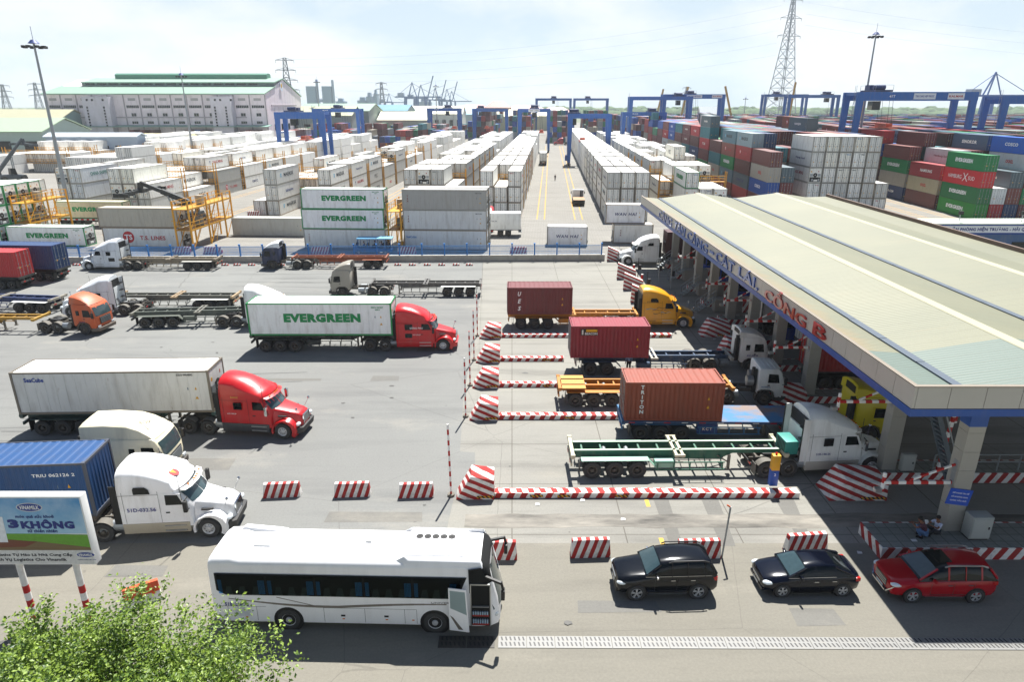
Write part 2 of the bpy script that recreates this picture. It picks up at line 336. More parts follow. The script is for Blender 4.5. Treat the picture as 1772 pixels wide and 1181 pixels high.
# drain grating plates
def grate():
    mb = MB(); L_, W_ = 1.12, .62; mb.box(0, L_ - .02, 0, W_, 0, .02)
    for r in range(2):
        for i in range(6):
            x = .1 + i * .17; y = .1 + r * .28
            mb.add([(x + .03, y, .0225), (x + .095, y, .0225), (x + .05, y + .2, .0225), (x - .015, y + .2, .0225)], [(0, 1, 2, 3)], 1)
    return mb.mesh('drain_grate', [paint_mat('worn_plate', .6, .3, .4, .1), BLACK])
gm = grate(); x0, y0 = G(862, 1123); k = 0
ords = ['first', 'second', 'third', 'fourth', 'fifth', 'sixth', 'seventh', 'eighth', 'ninth', 'tenth', 'eleventh', 'twelfth', 'thirteenth', 'fourteenth', 'fifteenth', 'sixteenth', 'seventeenth', 'eighteenth', 'nineteenth', 'twentieth', 'twenty-first', 'twenty-second', 'twenty-third', 'twenty-fourth', 'twenty-fifth', 'twenty-sixth', 'twenty-seventh', 'twenty-eighth', 'twenty-ninth', 'thirtieth']
for k in range(-2, 20):
    o = link('drain_grate', gm, color='#7c7c7a' if k >= 0 else '#44423e', loc=(x0 + k * 1.12 + (0 if k >= 0 else -.12), y0 - .006 * k, .01), rz=R(-.3))  # the two plates left of the row take a darker colour
    tag(o, ('grey slotted drain plate, %s of the row along the road' % ords[k]) if k >= 0 else ('dark drain plate beside the coach, %s' % ('nearest the pale row' if k == -1 else 'farthest left')), 'drain cover', 'slotted drain plates across the road')

# ------------------------------------------------------------------ containers
CM = {}
def corr(x0, x1, pitch, d):
    pts = []; n = max(1, int((x1 - x0) / pitch)); p = (x1 - x0) / n
    for i in range(n):
        x = x0 + i * p; pts += [(x, 0), (x + p * .3, 0), (x + p * .5, d), (x + p * .8, d)]
    return pts + [(x1, 0)]
def seams(x0, x1, pitch, d=.02, w=.06):
    pts = [(x0, 0)]; n = int((x1 - x0) / pitch)
    for i in range(1, n): x = x0 + i * (x1 - x0) / n; pts += [(x - w / 2, 0), (x - w / 4, d), (x + w / 4, d), (x + w / 2, 0)]
    return pts + [(x1, 0)]
def cont_parts(kind, L, H):
    key = (kind, L, H)
    if key in CM: return CM[key]
    W = 2.438; hx, hy = L / 2, W / 2; body = MB()
    line = corr(-hx + .1, hx - .1, .28, .036) if kind == 'dry' else seams(-hx + .1, hx - .1, .61)
    def strip(pts, fn, z0, z1, m=0):
        vs = []
        for (x, d) in pts: vs += [fn(x, d, z0), fn(x, d, z1)]
        body.add(vs, [(2 * i, 2 * i + 2, 2 * i + 3, 2 * i + 1) for i in range(len(pts) - 1)], m)
    strip(line, lambda x, d, z: (x, -hy + .045 - d, z), .14, H - .1); strip(line, lambda x, d, z: (-x, hy - .045 + d, z), .14, H - .1)
    rl = corr(-hx + .12, hx - .12, .42, .018) if kind == 'dry' else seams(-hx + .12, hx - .12, 1.2, .01, .06)
    vs = []
    for (x, d) in rl: vs += [(x, -hy + .03, H - .035 + d), (x, hy - .03, H - .035 + d)]
    body.add(vs, [(2 * i, 2 * i + 2, 2 * i + 3, 2 * i + 1) for i in range(len(rl) - 1)], 0)
    body.box(-hx + .05, hx - .05, -hy + .06, hy - .06, .1, .16)
    if kind == 'dry': strip(corr(-hy + .1, hy - .1, .27, .04), lambda x, d, z: (hx - .06 + d * .8, x, z), .14, H - .1)
    fr = MB(); e = .0
    for sx in (-1, 1):
        for sy in (-1, 1):
            X0, X1 = sorted((sx * hx, sx * (hx - .13))); Y0, Y1 = sorted((sy * hy, sy * (hy - .1)))
            fr.box(X0, X1, Y0, Y1, .12, H - .12)
            X0, X1 = sorted((sx * (hx + .003), sx * (hx - .18))); Y0, Y1 = sorted((sy * (hy + .003), sy * (hy - .163)))
            fr.box(X0, X1, Y0, Y1, 0, .12, 1); fr.box(X0, X1, Y0, Y1, H - .12, H, 1)
    for sy in (-1, 1):
        Y0, Y1 = sorted((sy * hy, sy * (hy - .06))); fr.box(-hx + .18, hx - .18, Y0, Y1, H - .11, H - .008); fr.box(-hx + .18, hx - .18, Y0, Y1, .03, .16)
    for sx in (-1, 1):
        X0, X1 = sorted((sx * hx, sx * (hx - .08))); fr.box(X0, X1, -hy + .163, hy - .163, H - .12, H - .008); fr.box(X0, X1, -hy + .163, hy - .163, .02, .15)
    def door(s):          # one leaf at -x
        d = MB(); y0, y1 = (.012, hy - .1) if s > 0 else (-hy + .1, -.012); x = -hx + .02
        d.box(x, x + .04, y0, y1, .16, H - .13)
        if kind == 'dry':
            for j in range(5):
                z = .26 + j * (H - .5) / 5; d.box(x - .02, x - .0, y0 + .1, y1 - .1, z + .05, z + (H - .5) / 5 - .06)
        else:
            for zz in (.35, H * .38, H * .66, H - .4): 
                for yy in (y0 + .03, y1 - .15): d.box(x - .035, x - .002, yy, yy + .12, zz, zz + .05, 1)
            d.box(x - .012, x - .001, y0, y0 + .03, .18, H - .15, 2); d.box(x - .012, x - .001, y1 - .03, y1, .18, H - .15, 2)
        d.box(x - .004, x + .0, (0 if s > 0 else -.012), (.012 if s > 0 else 0), .16, H - .13, 2); d.box(x + .001, x + .03, min(y0, y1) - .03, max(y0, y1) + .03, .13, H - .1, 2)
        lb = MB()
        for f in (.28, .74):
            yy = y0 + (y1 - y0) * f; lb.cyl((x - .045, yy, .06), (x - .045, yy, H - .06), .022, n=6)
            for zz in (.4, H * .5, H - .45): lb.box(x - .06, x - .021, yy - .06, yy + .06, zz, zz + .08)
            lb.box(x - .075, x - .05, yy - .02, yy + .38 * s * (1 if f < .5 else -1) if s > 0 else yy + .3, 1.05, 1.1) if False else lb.bar((x - .06, yy, 1.1), (x - .06, yy + .3, 1.06), .03)
        return d.mesh('door', [CCLEAN if kind == 'reefer' else CPAINT, ALU, BLACK]), lb.mesh('lock_bar', GALV)
    out = {'body': body.mesh('container_body', CCLEAN if kind == 'reefer' else CPAINT), 'frame': fr.mesh('frame', [CPAINT, CPAINT]),
           'doorL': door(1), 'doorR': door(-1)}
    if kind == 'reefer':
        u = MB(); x = hx - .05
        u.box(x - .02, x, -hy + .1, hy - .1, .16, H - .13)                           # white panel
        u.box(x, x + .03, -hy + .16, hy - .16, H * .62, H - .2); 
        u.box(x - .01, x + .02, -hy + .2, hy - .2, .22, H * .38, 1)                  # compressor recess
        u.cyl((x, .0, H * .52), (x + .035, .0, H * .52), .40, n=18, m=1); u.cyl((x + .03, 0, H * .52), (x + .045, 0, H * .52), .12, n=10, m=2)
        u.box(x + .01, x + .05, -hy + .22, -.45, H * .42, H * .6, 2); u.box(x + .01, x + .05, .5, hy - .22, H * .43, H * .6, 2); u.cyl((x + .02, -.5, .35), (x + .02, -.5, .8), .16, n=10, m=2); u.box(x + .02, x + .06, -.2, .5, .3, .62, 0); u.box(x + .02, x + .07, .6, .85, .3, .8, 2)
        u.box(x + .03, x + .036, -.9, -.7, H * .7, H * .78, 3); u.box(x + .03, x + .036, .5, .62, H * .72, H * .8, 4)
        for zz in (.0,): u.box(x + .05, x + .055, -.15, 0, .4, .52, 3)
        out['unit'] = u.mesh('cooling_unit', [CCLEAN, BLACK, GALV, YEL, REDL])
    dm = MB()
    for (sx, zz, w, h_, m_) in ((hx - 1.0, H * .55, .14, .2, 0), (hx - 1.45, H * .55, .1, .16, 1), (hx - 1.05, H * .33, .24, .2, 0)):
        for sy in (-1,): y = sy * (hy - .045) - .016; dm.add([(sx, y, zz), (sx + w, y, zz), (sx + w, y, zz + h_), (sx, y, zz + h_)] if h_ < .2 or m_ else [(sx, y, zz), (sx + w, y, zz), (sx + w / 2, y, zz + h_), (sx + w / 2 - .001, y, zz + h_)], [(0, 1, 2, 3)], m_)
    x = -hx - .002
    for (yy, zz, w, m_) in ((.62, .95, .16, 0), (-.5, .9, .12, 0), (-.85, 1.0, .14, 1), (.25, 1.35, .1, 1)): dm.add([(x - .01, yy, zz), (x - .01, yy + w, zz), (x - .01, yy + w, zz + w), (x - .01, yy, zz + w)], [(0, 1, 2, 3)], m_)
    out['decal'] = dm.mesh('warning_sticker', [YEL, simple('grey_sticker_%s_%s_%s' % key, '#6a7a86', .6)])
    CM[key] = out; return out

WH = ['#d9d8d2', '#d4d3cc', '#dcdbd6', '#cfcec8', '#c6c6c2', '#d8d5ca']
FRC = ['#8d8a80', '#9c9a92', '#7f7668', '#a8a69e', '#8f7f6a']
def container(kind, L, H, loc, rz, color, label, cat='container', group=None, texts=(), frame=None, detail=2, door_color=None, flipside=False):
    P_ = cont_parts(kind, L, H); o = link('reefer_container' if kind == 'reefer' else 'shipping_container', P_['body'], None, color, loc, rz); tag(o, label, cat, group)
    link('frame', P_['frame'], o, frame or (rnd.choice(FRC) if kind == 'reefer' else color))
    if detail >= 1:
        for k in ('doorL', 'doorR'):
            d = link('door', P_[k][0], o, door_color or color)
            if detail >= 2: link('lock_bar', P_[k][1], d)
        if kind == 'reefer': link('cooling_unit', P_['unit'], o, color)
    if detail >= 1: link('warning_sticker', P_['decal'], o)
    hy = 1.219
    for t in texts:      # (string, colour, height, width, x offset, z, side, kw)
        s, c, h, w, dx, z, side = t[:7]; kw = t[7] if len(t) > 7 else {}
        off = hy + (-.045 + (.037 if kind == 'dry' else .022))
        if side == 'R': letter(o, s, (dx, -off, z), h, w, c, 0, **kw)
        elif side == 'L': letter(o, s, (dx, off, z), h, w, c, math.pi, **kw)
        elif side == 'D': letter(o, s, (-L / 2 - .01, dx, z), h, w, c, -math.pi / 2, **kw)
        elif side == 'F': letter(o, s, (L / 2 + .035, dx, z), h, w, c, math.pi / 2, **kw)
        elif side in 'sr':   # star badge: square + star
            mb = MB(); y = -off - .004 if side == 's' else off + .004; q = h * .55; sg = 1 if side == 's' else -1
            mb.box(dx - q * .8, dx + q * .8, min(y, y + sg * .003), max(y, y + sg * .003), z - q, z + q, 0)
            n = 14; pts = [(dx + math.cos(math.pi * 2 * i / n) * q * (.55 if i % 2 else .25), z + math.sin(math.pi * 2 * i / n) * q * (.6 if i % 2 else .28)) for i in range(n)]
            yy = y - sg * .006; mb.add([(a, yy, b) for a, b in pts], [tuple(range(n))], 1); mb.build('emblem', [SKYB, WHITE], o)
        elif side in 'cC':   # round red badge
            mb = MB(); y = -off - .004 if side == 'c' else off + .004; sg = 1 if side == 'c' else -1; mb.disc((dx, y, z), h * .6, 20, 'y', 0); mb.build('emblem', [REDB], o)
            letter(o, 'TS', (dx, y - sg * .003, z), h * .55, h * .8, '#e8e4dd', 0 if side == 'c' else math.pi, bold=.03)
    return o
SKYB = simple('sky_blue_badge', '#5ab3d6', .6); REDB = simple('red_badge', '#c0272b', .6)
ORD = ords
GRN = '#138a4c'
# lettering styles: list of tuples for container()
def side_text(style, L, H, side, small=False):
    s = 1 if side == 'R' else -1; k = L / 12.2
    S = {'ever': [('EVERGREEN', GRN, .78, 6.5 * k, .2, H * .55, side, dict(bold=.07))],
         'everw': [('EVERGREEN', '#e8ebe6', .72, 5.6 * k, -.3 * s, H * .55, side, dict(bold=.05))],
         'maersk': [('', '', .62, 0, -s * 3.6 * k, H * .55, 's' if side == 'R' else 'r'), ('MAERSK', '#26313a', .72, 5.2 * k, .4 * s, H * .55, side, dict(bold=.02))],
         'yang': [('Y', '#2b2f6e', .75, .6, -s * 3.6 * k, H * .55, side, dict(bold=.06)), ('YANG MING', '#b5383c', .62, 5.2 * k, .2 * s, H * .55, side, dict(bold=.015))],
         'ts': [('', '', 1.0, 0, -s * 2.2 * k, H * .55, 'c' if side == 'R' else 'C'), ('T.S. LINES', '#b83236', .55, 3.9 * k, s * 1.4 * k, H * .5, side, dict(bold=.02))],
         'oocl': [('OOCL', '#cf3a33', .6, 2.2 * k, s * .5, H * .5, side, dict(bold=.05))],
         'wan': [('WAN HAI', '#20306c', .46, 3.3, .0, H * .5, side, dict(bold=.02, shear=.15, space=1.15))],
         'china': [('CHINA SHIPPING', '#2d7e72', .66, 6.4 * k, 0, H * .55, side, dict(bold=.02)), ('', '', .6, 0, s * 4.6 * k, H * .6, 's' if side == 'R' else 'r')],
         'cma': [('CMA CGM', '#2a3a66', .5, 3.0 * k, 0, H * .55, side, dict(bold=.03))],
         'cmaw': [('CMA CGM', '#e2e5ea', .55, 4.0 * k, 0, H * .55, side, dict(bold=.04))],
         'cosco': [('COSCO', '#e6ebf2', .62, 3.8 * k, 0, H * .55, side, dict(bold=.04))],
         'coscob': [('C O S C O', '#25306e', .62, 5.6 * k, 0, H * .5, side, dict(bold=.05))],
         'sino': [('SINOKOR', '#e2ddd0', .66, 5.2 * k, 0, H * .5, side, dict(bold=.04))],
         'nam': [('NAMSUNG', '#ead9d6', .6, 4.6 * k, s * .6, H * .5, side, dict(bold=.04))],
         'hsud': [('HAMBURG', '#efe6e2', .7, 4.4 * k, -s * 2.2 * k, H * .5, side, dict(bold=.0)), ('SUD', '#efe6e2', .7, 2.0 * k, s * 3.2 * k, H * .5, side, dict(bold=.0)), ('X', '#efe6e2', 1.5, 1.7, s * 1.2 * k, H * .52, side, dict(bold=-.01))],
         'kmtc': [('KMTC', '#2a2f6a', .6, 3.4 * k, 0, H * .5, side, dict(bold=.03))],
         'one': [('ONE', '#b02a62', .9, 3.0 * k, 0, H * .5, side, dict(bold=.03))],
         'han': [('HANJIN', '#d6cfc6', .6, 4.2 * k, 0, H * .5, side, dict(bold=.03))],
         'msc': [('MSC', '#3a3a3a', .9, 3.0 * k, 0, H * .5, side, dict(bold=.0))],
         'tex': [('tex', '#8a2b2b', .28, .9, -s * (L / 2 - 1.0), H * .6, side, {})],
         'hapag': [('Hapag-Lloyd', '#27346e', .5, 5.0 * k, 0, H * .5, side, {})],
         'safm': [('Safmarine', '#3a4f8a', .55, 4.0 * k, 0, H * .5, side, {})],
         'kline': [('"K" LINE', '#d8d3cc', .62, 3.4 * k, 0, H * .5, side, dict(bold=.03))],
         'hs': [('Hamburg Sud', '#7b3a3a', .5, 5.0 * k, 0, H * .5, side, {})],
         '': []}
    return S[style]

# ------------------------------------------------------------------ the container yard (yard grid: a across, b away from the camera)
TIER = ['bottom', 'second', 'third', 'fourth', 'fifth', 'sixth']
COLW = ['outermost', 'second', 'third', 'fourth', 'fifth', 'sixth', 'seventh', 'eighth', 'ninth', 'tenth']
SLOTS = []
DRYC = [('#6b2a2c', 'maroon', 'han'), ('#7d2426', 'dark red', ''), ('#54241f', 'brown', ''), ('#8a3d2c', 'rust-brown', 'ts'), ('#662a2a', 'maroon', ''), ('#124b9e', 'blue', 'cosco'), ('#1b3668', 'navy', 'cmaw'), ('#0d8044', 'green', 'everw'),
        ('#5d7f8c', 'grey-blue', 'maersk'), ('#b01f26', 'red', 'kline'), ('#2a727c', 'teal', ''), ('#a8a296', 'tan', 'oocl'), ('#5c2622', 'brown', ''), ('#b0b4b4', 'light grey', 'hs'), ('#1d3a66', 'dark blue', 'sino'), ('#7b3f38', 'maroon', ''), ('#51646c', 'slate', 'han')]
WST = ['', '', '', '', 'maersk', 'yang', 'ts', 'cma', 'oocl', '', 'kmtc', 'hapag', 'safm', '', 'wan', 'msc', '']
STW = {'maersk': 'black-lettered', 'yang': 'red-lettered', 'ts': 'red-badged', 'cma': 'navy-lettered', 'oocl': 'bold-red-lettered', 'kmtc': 'blue-lettered', 'hapag': 'thin-blue-lettered', 'safm': 'script-lettered', 'wan': 'slanted-lettered', 'msc': 'grey-lettered', 'ever': 'green-lettered',
       'everw': 'white-lettered', 'han': 'pale-lettered', 'cosco': 'white-lettered', 'cmaw': 'pale-lettered', 'kline': 'pale-lettered', 'hs': 'brown-lettered', 'sino': 'cream-lettered', 'coscob': 'navy-lettered', 'nam': 'pale-lettered', 'hsud': 'white-lettered', 'china': 'teal-lettered', 'one': 'magenta-lettered', '': 'unlettered'}
def block(name, edge, sgn, ncol, b0, pitch, nb, tiers, kind, hero=None, flipp=.2, white=None):
    """sgn -1: columns run left from the edge (right faces show); +1: columns run right (left faces show)."""
    hero = hero or {}; T = {}
    for j in range(nb):
        for i in range(ncol): T[i, j] = tiers(i, j)
    for (i, j), n in T.items():
        b = b0 + j * pitch + 6.1; a = edge + sgn * (i * 2.6 + 1.22)
        for k in range(n):
            front = T.get((i, j - 1), 0) <= k; top = k == n - 1; lane = T.get((i - 1, j), 0) <= k
            if not (front or top or lane): continue
            if not (top or lane or (j == 0) or T.get((i, j - 1), 0) <= k): continue
            h = hero.get((i, j, k)); kd = kind; side = 'R' if sgn < 0 else 'L'
            if kind == 'reefer' or (white and white(i, j)):
                kd = 'reefer'; col = rnd.choice(WH); cw = 'off-white'; st = rnd.choice(WST) if lane else ''
                if rnd.random() < .12: col, cw = '#b9b9b4', 'grey'
            else: col, cw, st = rnd.choice(DRYC); st = st if lane or rnd.random() < .3 else ''
            flip = rnd.random() < (flipp if kd == 'reefer' else .1)
            if h: col, cw, st = h[:3]; flip = h[3] if len(h) > 3 else False
            SLOTS.append(dict(a=a, b=b, z=k * 2.9, kind=kd, color=col, cw=cw, st=st, flip=flip, side=side, d=math.hypot(a, b) - 20 * (lane or top), show=(front or lane, top, lane),
                              label='%s %s %s, %s tier, %s bay, %s column, %s' % (cw, STW[st], 'reefer' if kd == 'reefer' else 'container', 'top' if top else TIER[k], ORD[j], COLW[i], name)))
def pick(seed, opts):
    r = random.Random(seed); return lambda i, j: r.choice(opts)
W1 = '#d9d8d2'
r1 = {}
def tl1(i, j):
    if j == 0: return [3, 2, 3][i]
    return 3 if j < 9 else (2 if (i * 7 + j * 3) % 5 == 0 else 3)
block('left of central lane', -5.2, -1, 3, 127, 14.4, 15, tl1, 'reefer', {(0, 0, 2): (W1, 'off-white', 'oocl')}, .12)
def tl2(i, j): return 3 if (i + 2 * j) % 7 else 2
block('behind the grey stack', -17.3, -1, 4, 129, 14.4, 14, tl2, 'reefer', {(0, 0, 2): (W1, 'off-white', 'maersk')}, .15)
T3 = {0: [3, 0, 0, 0, 3, 1], 1: [3, 3, 0, 2, 2, 2], 2: [3, 3, 2, 2, 3, 2], 3: [2, 2, 3, 2, 0, 2], 4: [3, 2, 2, 2, 3, 2]}
p3 = pick(5, [2, 3, 3, 3, 2])
block('behind the green-lettered stack', -41.1, -1, 6, 127.5, 14.2, 15, lambda i, j: (T3[j][i] if j < 3 or i < 4 else 1) if j in T3 else (p3(i, j) if i < 4 else (i + j) % 3), 'reefer',
      {(0, 0, 2): (W1, 'white', 'maersk'), (0, 0, 1): (W1, 'white', 'maersk'), (4, 0, 2): ('#c9c9c4', 'grey-white', 'maersk'), (4, 0, 1): (W1, 'off-white', 'safm'), (4, 0, 0): ('#cfcfca', 'grey-white', 'maersk'), (3, 1, 1): (W1, 'white', 'kmtc'), (0, 2, 2): (W1, 'white', 'maersk')}, .25)
T4 = {0: [2, 3, 3, 0, 0, 3, 3], 1: [1, 2, 2, 2, 0, 2, 3], 2: [2, 3, 3, 2, 2, 2, 2], 3: [2, 3, 2, 3, 2, 2, 3], 4: [2, 3, 3, 3, 2, 3, 3]}
p4 = pick(9, [2, 3, 3, 2])
block('beside left lamp mast', -77, -1, 8, 128, 14.2, 13, lambda i, j: (T4[j][i] if i < 7 else 0) if j in T4 else p4(i, j), 'reefer',
      {(0, 0, 1): (W1, 'white', 'yang'), (0, 0, 0): ('#b9b9b4', 'grey', ''), (1, 0, 2): ('#e0ddd0', 'cream', ''), (5, 0, 2): ('#c8ccce', 'grey-white', 'china'), (5, 0, 1): ('#c4c8ca', 'grey', ''), (1, 1, 1): (W1, 'white', 'maersk'), (0, 2, 1): ('#aaaba6', 'grey', ''), (0, 2, 0): ('#a8a8a4', 'grey', 'ts'), (1, 2, 2): (W1, 'off-white', 'yang')}, .2)
p5 = pick(13, [2, 3, 2])
block('low warehouse-side block', -121, -1, 8, 196, 14.2, 10, p5, 'reefer', {(0, 0, 1): (W1, 'off-white', 'ts'), (0, 2, 1): (W1, 'white', 'oocl'), (0, 3, 1): (W1, 'white', 'cma')}, .55)
block('leftmost block', -152, -1, 8, 198.8, 14.2, 9, lambda i, j: (0 if i < 5 else 2) if j == 0 else (2 if j == 1 else (2 + (i + j) % 2)), 'reefer', {(5, 0, 1): (W1, 'white', 'ever'), (5, 0, 0): (W1, 'white', 'oocl'), (0, 1, 1): (W1, 'white', 'ts', False), (1, 1, 1): (W1, 'white', '', True), (2, 1, 1): (W1, 'white', '', True), (3, 1, 1): (W1, 'white', '', True), (4, 1, 1): (W1, 'white', '', True), (0, 3, 1): (W1, 'white', 'yang')}, .6)
block('low pair at far left', -125, -1, 2, 152, 14.2, 1, lambda i, j: 1, 'reefer')
block('right of central lane', 10.4, 1, 3, 125.3, 14.3, 18, lambda i, j: 3, 'reefer', None, .04)
T2 = {0: [0, 3, 2, 2, 0], 1: [2, 3, 3, 3, 0], 2: [3, 3, 4, 2, 2], 3: [3, 2, 2, 3, 3], 4: [3, 3, 2, 3, 3]}
p2 = pick(21, [3, 3, 3, 2])
block('behind canopy roof', 22.0, 1, 5, 126, 14.3, 15, lambda i, j: T2[j][i] if j in T2 else p2(i, j), 'reefer', {(1, 0, 2): (W1, 'white', 'ever'), (2, 2, 3): ('#d8d5ca', 'cream', 'msc')}, .3)
def tc1(i, j):
    if j == 0: return [4, 3, 0, 5, 5, 5, 5, 5, 2][i]
    if j == 1: return [5, 5, 4, 4, 3, 5, 5, 5, 5][i]
    return [5, 4, 5, 5, 6, 5, 5, 5][(i * 5 + j * 3) % 8]
block('tall coloured block', 42.5, 1, 9, 137, 13.4, 14, tc1, 'dry', {(0, 1, 4): ('#8fa3ab', 'grey-blue', 'maersk'), (0, 1, 3): ('#a02a2c', 'red', 'ts'), (0, 1, 2): ('#5b2f2c', 'brown', ''), (0, 1, 1): ('#51646c', 'slate', 'coscob'), (0, 1, 0): ('#a02a2c', 'red', ''),
      (0, 0, 3): ('#6e3a35', 'maroon', ''), (0, 0, 2): ('#a8a296', 'tan', 'oocl'), (0, 2, 2): ('#0d8044', 'green', 'everw'), (0, 2, 3): ('#8a4a3c', 'rust-brown', 'ts'), (3, 0, 0): (W1, 'white', 'ts'), (3, 0, 4): (W1, 'white', ''), (4, 0, 4): ('#e0ddd0', 'cream', '')}, .1, white=lambda i, j: j == 0 and i >= 3)
def tc2(i, j):
    if j == 0: return [4, 2, 3, 5, 4, 3, 4, 4, 5, 4][i]
    if j == 1: return [3, 4, 4, 5, 5, 4, 5, 4, 5, 4][i]
    return [4, 5, 4, 5, 5, 3][(i * 5 + j * 7) % 6]
block('right edge block', 78.2, 1, 10, 129.5, 13.4, 15, tc2, 'dry', {(0, 0, 3): ('#0d8044', 'green', 'everw'), (0, 0, 2): ('#cc1f27', 'bright red', 'hsud'), (0, 0, 1): ('#0c7038', 'dark green', 'everw'), (0, 0, 0): ('#15882a', 'green', 'everw'),
      (0, 1, 2): ('#a02f36', 'red', 'nam'), (0, 1, 1): ('#b3a98c', 'tan', 'oocl'), (0, 1, 0): ('#6a3532', 'maroon', ''), (0, 2, 3): ('#7b3f38', 'maroon', ''), (0, 2, 2): ('#0d8044', 'green', 'everw'), (0, 2, 1): ('#a8a296', 'grey-tan', ''), (3, 0, 4): ('#0a5cc0', 'bright blue', 'cosco'),
      (3, 1, 4): ('#3d5570', 'slate blue', 'sino'), (3, 1, 3): ('#a39aa4', 'mauve-grey', 'coscob'), (3, 0, 3): ('#b0b4b4', 'light grey', 'oocl'), (1, 0, 1): ('#c8cccb', 'light grey', ''), (1, 0, 0): ('#a8262c', 'red', ''), (3, 2, 4): ('#5b2f2c', 'brown', ''), (2, 3, 4): ('#8fa3ab', 'grey-blue', 'maersk')})
SLOTS.sort(key=lambda s: s['d'])
def slot_in_view(s):
    X, Y = YD(s['a'], s['b']); Z = Y * CS + (CAM_H - s['z']) * SN; return -60 < CU + FPX * X / Z < 1840
cnt = {'reefer': 0, 'dry': 0}; REST = []; LIM = {'reefer': 272, 'dry': 290}; used_lab = {}
RZB = math.pi / 2 - PSI
for s in SLOTS:
    if not slot_in_view(s): continue
    if cnt[s['kind']] >= LIM[s['kind']]: REST.append(s); continue
    cnt[s['kind']] += 1
    X, Y = YD(s['a'], s['b']); side = s['side']; rz = RZB
    if s['flip']: rz += math.pi; side = 'L' if side == 'R' else 'R'
    tx = list(side_text(s['st'], 12.19, 2.88, side)) if s['d'] < 260 else []
    dc = None
    fr = GRN if s['st'] == 'ever' else None
    if s['kind'] == 'reefer' and s['d'] < 215 and not s['flip'] and rnd.random() < .35: tx.append((rnd.choice(['YML', 'TS', 'MAE', 'ZIM', 'KL', 'OOCL']), rnd.choice(['#b5383c', '#2b2f6e', '#3b90c0', '#222222']), .22, .7, rnd.choice([-.55, .55]), 2.45, 'D'))
    container(s['kind'], 12.19, 2.88, (X, Y, s['z']), rz, s['color'], s['label'], group='%ss stacked in the yard' % ('reefer container' if s['kind'] == 'reefer' else 'dry container'), texts=tx, frame=fr, detail=2 if s['d'] < 165 else 1)
# everything past the count limit: one object per family
def farmesh(name, items, pal, label, dry):
    mats = []; 
    for q, c in enumerate(pal):
        m, t, b = nodes('%s_%d' % (name, q)); d = noise(t, 1.5, 5, .65, (1, 1, .3)); t.links.new(mix(t, ramp(t, d, .5, .8, (0, 0, 0, 1), (.35, .35, .35, 1)), hexc(c), hexc('#857b6a')), b.inputs['Base Color']); b.inputs['Roughness'].default_value = .6; mats.append(m)
    mats.append(DARK); mb = MB(); n = len(pal)
    for (x, y, z, L, k, rz) in items:
        c, s_ = math.cos(rz), math.sin(rz)
        def T(px_, py, pz): return (x + c * px_ - s_ * py, y + s_ * px_ + c * py, z + pz)
        hx, hy, H = L / 2, 1.19, 2.84
        mb.hexa([T(-hx, -hy, .05), T(hx, -hy, .05), T(hx, hy, .05), T(-hx, hy, .05), T(-hx, -hy, H), T(hx, -hy, H), T(hx, hy, H), T(-hx, hy, H)], k)
        for yy in (-.6, 0, .6): mb.add([T(-hx - .02, yy - .04, .2), T(-hx - .02, yy + .04, .2), T(-hx - .02, yy + .04, H - .2), T(-hx - .02, yy - .04, H - .2)], [(0, 1, 2, 3)], n)
    o = mb.build(name, mats); tag(o, label, 'containers', kind='stuff'); return o
far_w = [(*YD(s['a'], s['b']), s['z'], 12.1, rnd.randrange(3), RZB) for s in REST if s['kind'] == 'reefer']
far_d = [(*YD(s['a'], s['b']), s['z'], 12.1, rnd.randrange(10), RZB) for s in REST if s['kind'] == 'dry']
def field(a0, a1, b0, b1, tmin, tmax, seed, lane=6):
    r = random.Random(seed); b = b0
    while b < b1:
        a = a0; c = 0
        while a < a1:
            if c % (lane + 2) < lane:
                n = r.randint(tmin, tmax)
                for k in range(n):
                    if k >= n - 2 or c % (lane + 2) == 0 or b < b0 + 14: far_d.append((*YD(a, b), k * 2.9, 12.1, r.choice([0, 0, 1, 1, 2, 3, 3, 4, 5, 6, 7, 8, 9]), RZB))
            a += 2.6 if c % (lane + 2) < lane else 5; c += 1
        b += 13.4
field(110, 330, 150, 520, 3, 5, 1); field(42, 110, 345, 540, 4, 5, 2); field(-46, 38, 408, 520, 3, 6, 3, 5); field(-210, -52, 345, 470, 2, 3, 4, 6); field(-118, -60, 352, 372, 2, 4, 5)
farmesh('far_containers', far_d, ['#6b2a2c', '#54241f', '#80302a', '#124b9e', '#1b3668', '#14744a', '#8a9196', '#9e2a24', '#2a727c', '#a59c8b'], 'dense mass of red, brown and blue containers filling the far yard', True)
if far_w: farmesh('far_reefer_containers', far_w, ['#eeede8', '#e6e5df', '#dadad5'], 'mass of white reefer containers receding down the far rows', False)

# crosswise hero stacks along the fence
def cross(a0, b0, z, kind, L, color, label, style='', frame=None, H=2.9, flip=False, extra=(), detail=2, grp='reefer containers stacked in the yard'):
    X, Y = YD(a0 + L / 2, b0 + 1.22); rz = -PSI + (math.pi if flip else 0)
    tx = list(side_text(style, L, H, 'L' if flip else 'R')) + list(extra)
    return container(kind, L, H, (X, Y, z), rz, color, label, group=grp, texts=tx, frame=frame, detail=detail)
vtex = [('T\nE\nX', '#7d2f2f', .95, .3, -5.3, 1.6, 'R', {}), ('TEMU 914062', '#444444', .13, 1.0, 4.9, 2.4, 'R', {})]
evx = [('EMCU 541207', GRN, .13, 1.0, 4.9, 2.5, 'R', {}), ('45R1', GRN, .12, .4, 4.9, 2.3, 'R', {})]
cross(-36, 97, 0, 'reefer', 12.19, '#cfd2d0', 'pale grey reefer at the bottom of the green-lettered stack, behind the blue tram', '', extra=[('T\nO\nU\nC', '#8a3a34', 1.1, .22, -5.3, 1.6, 'R', {})])
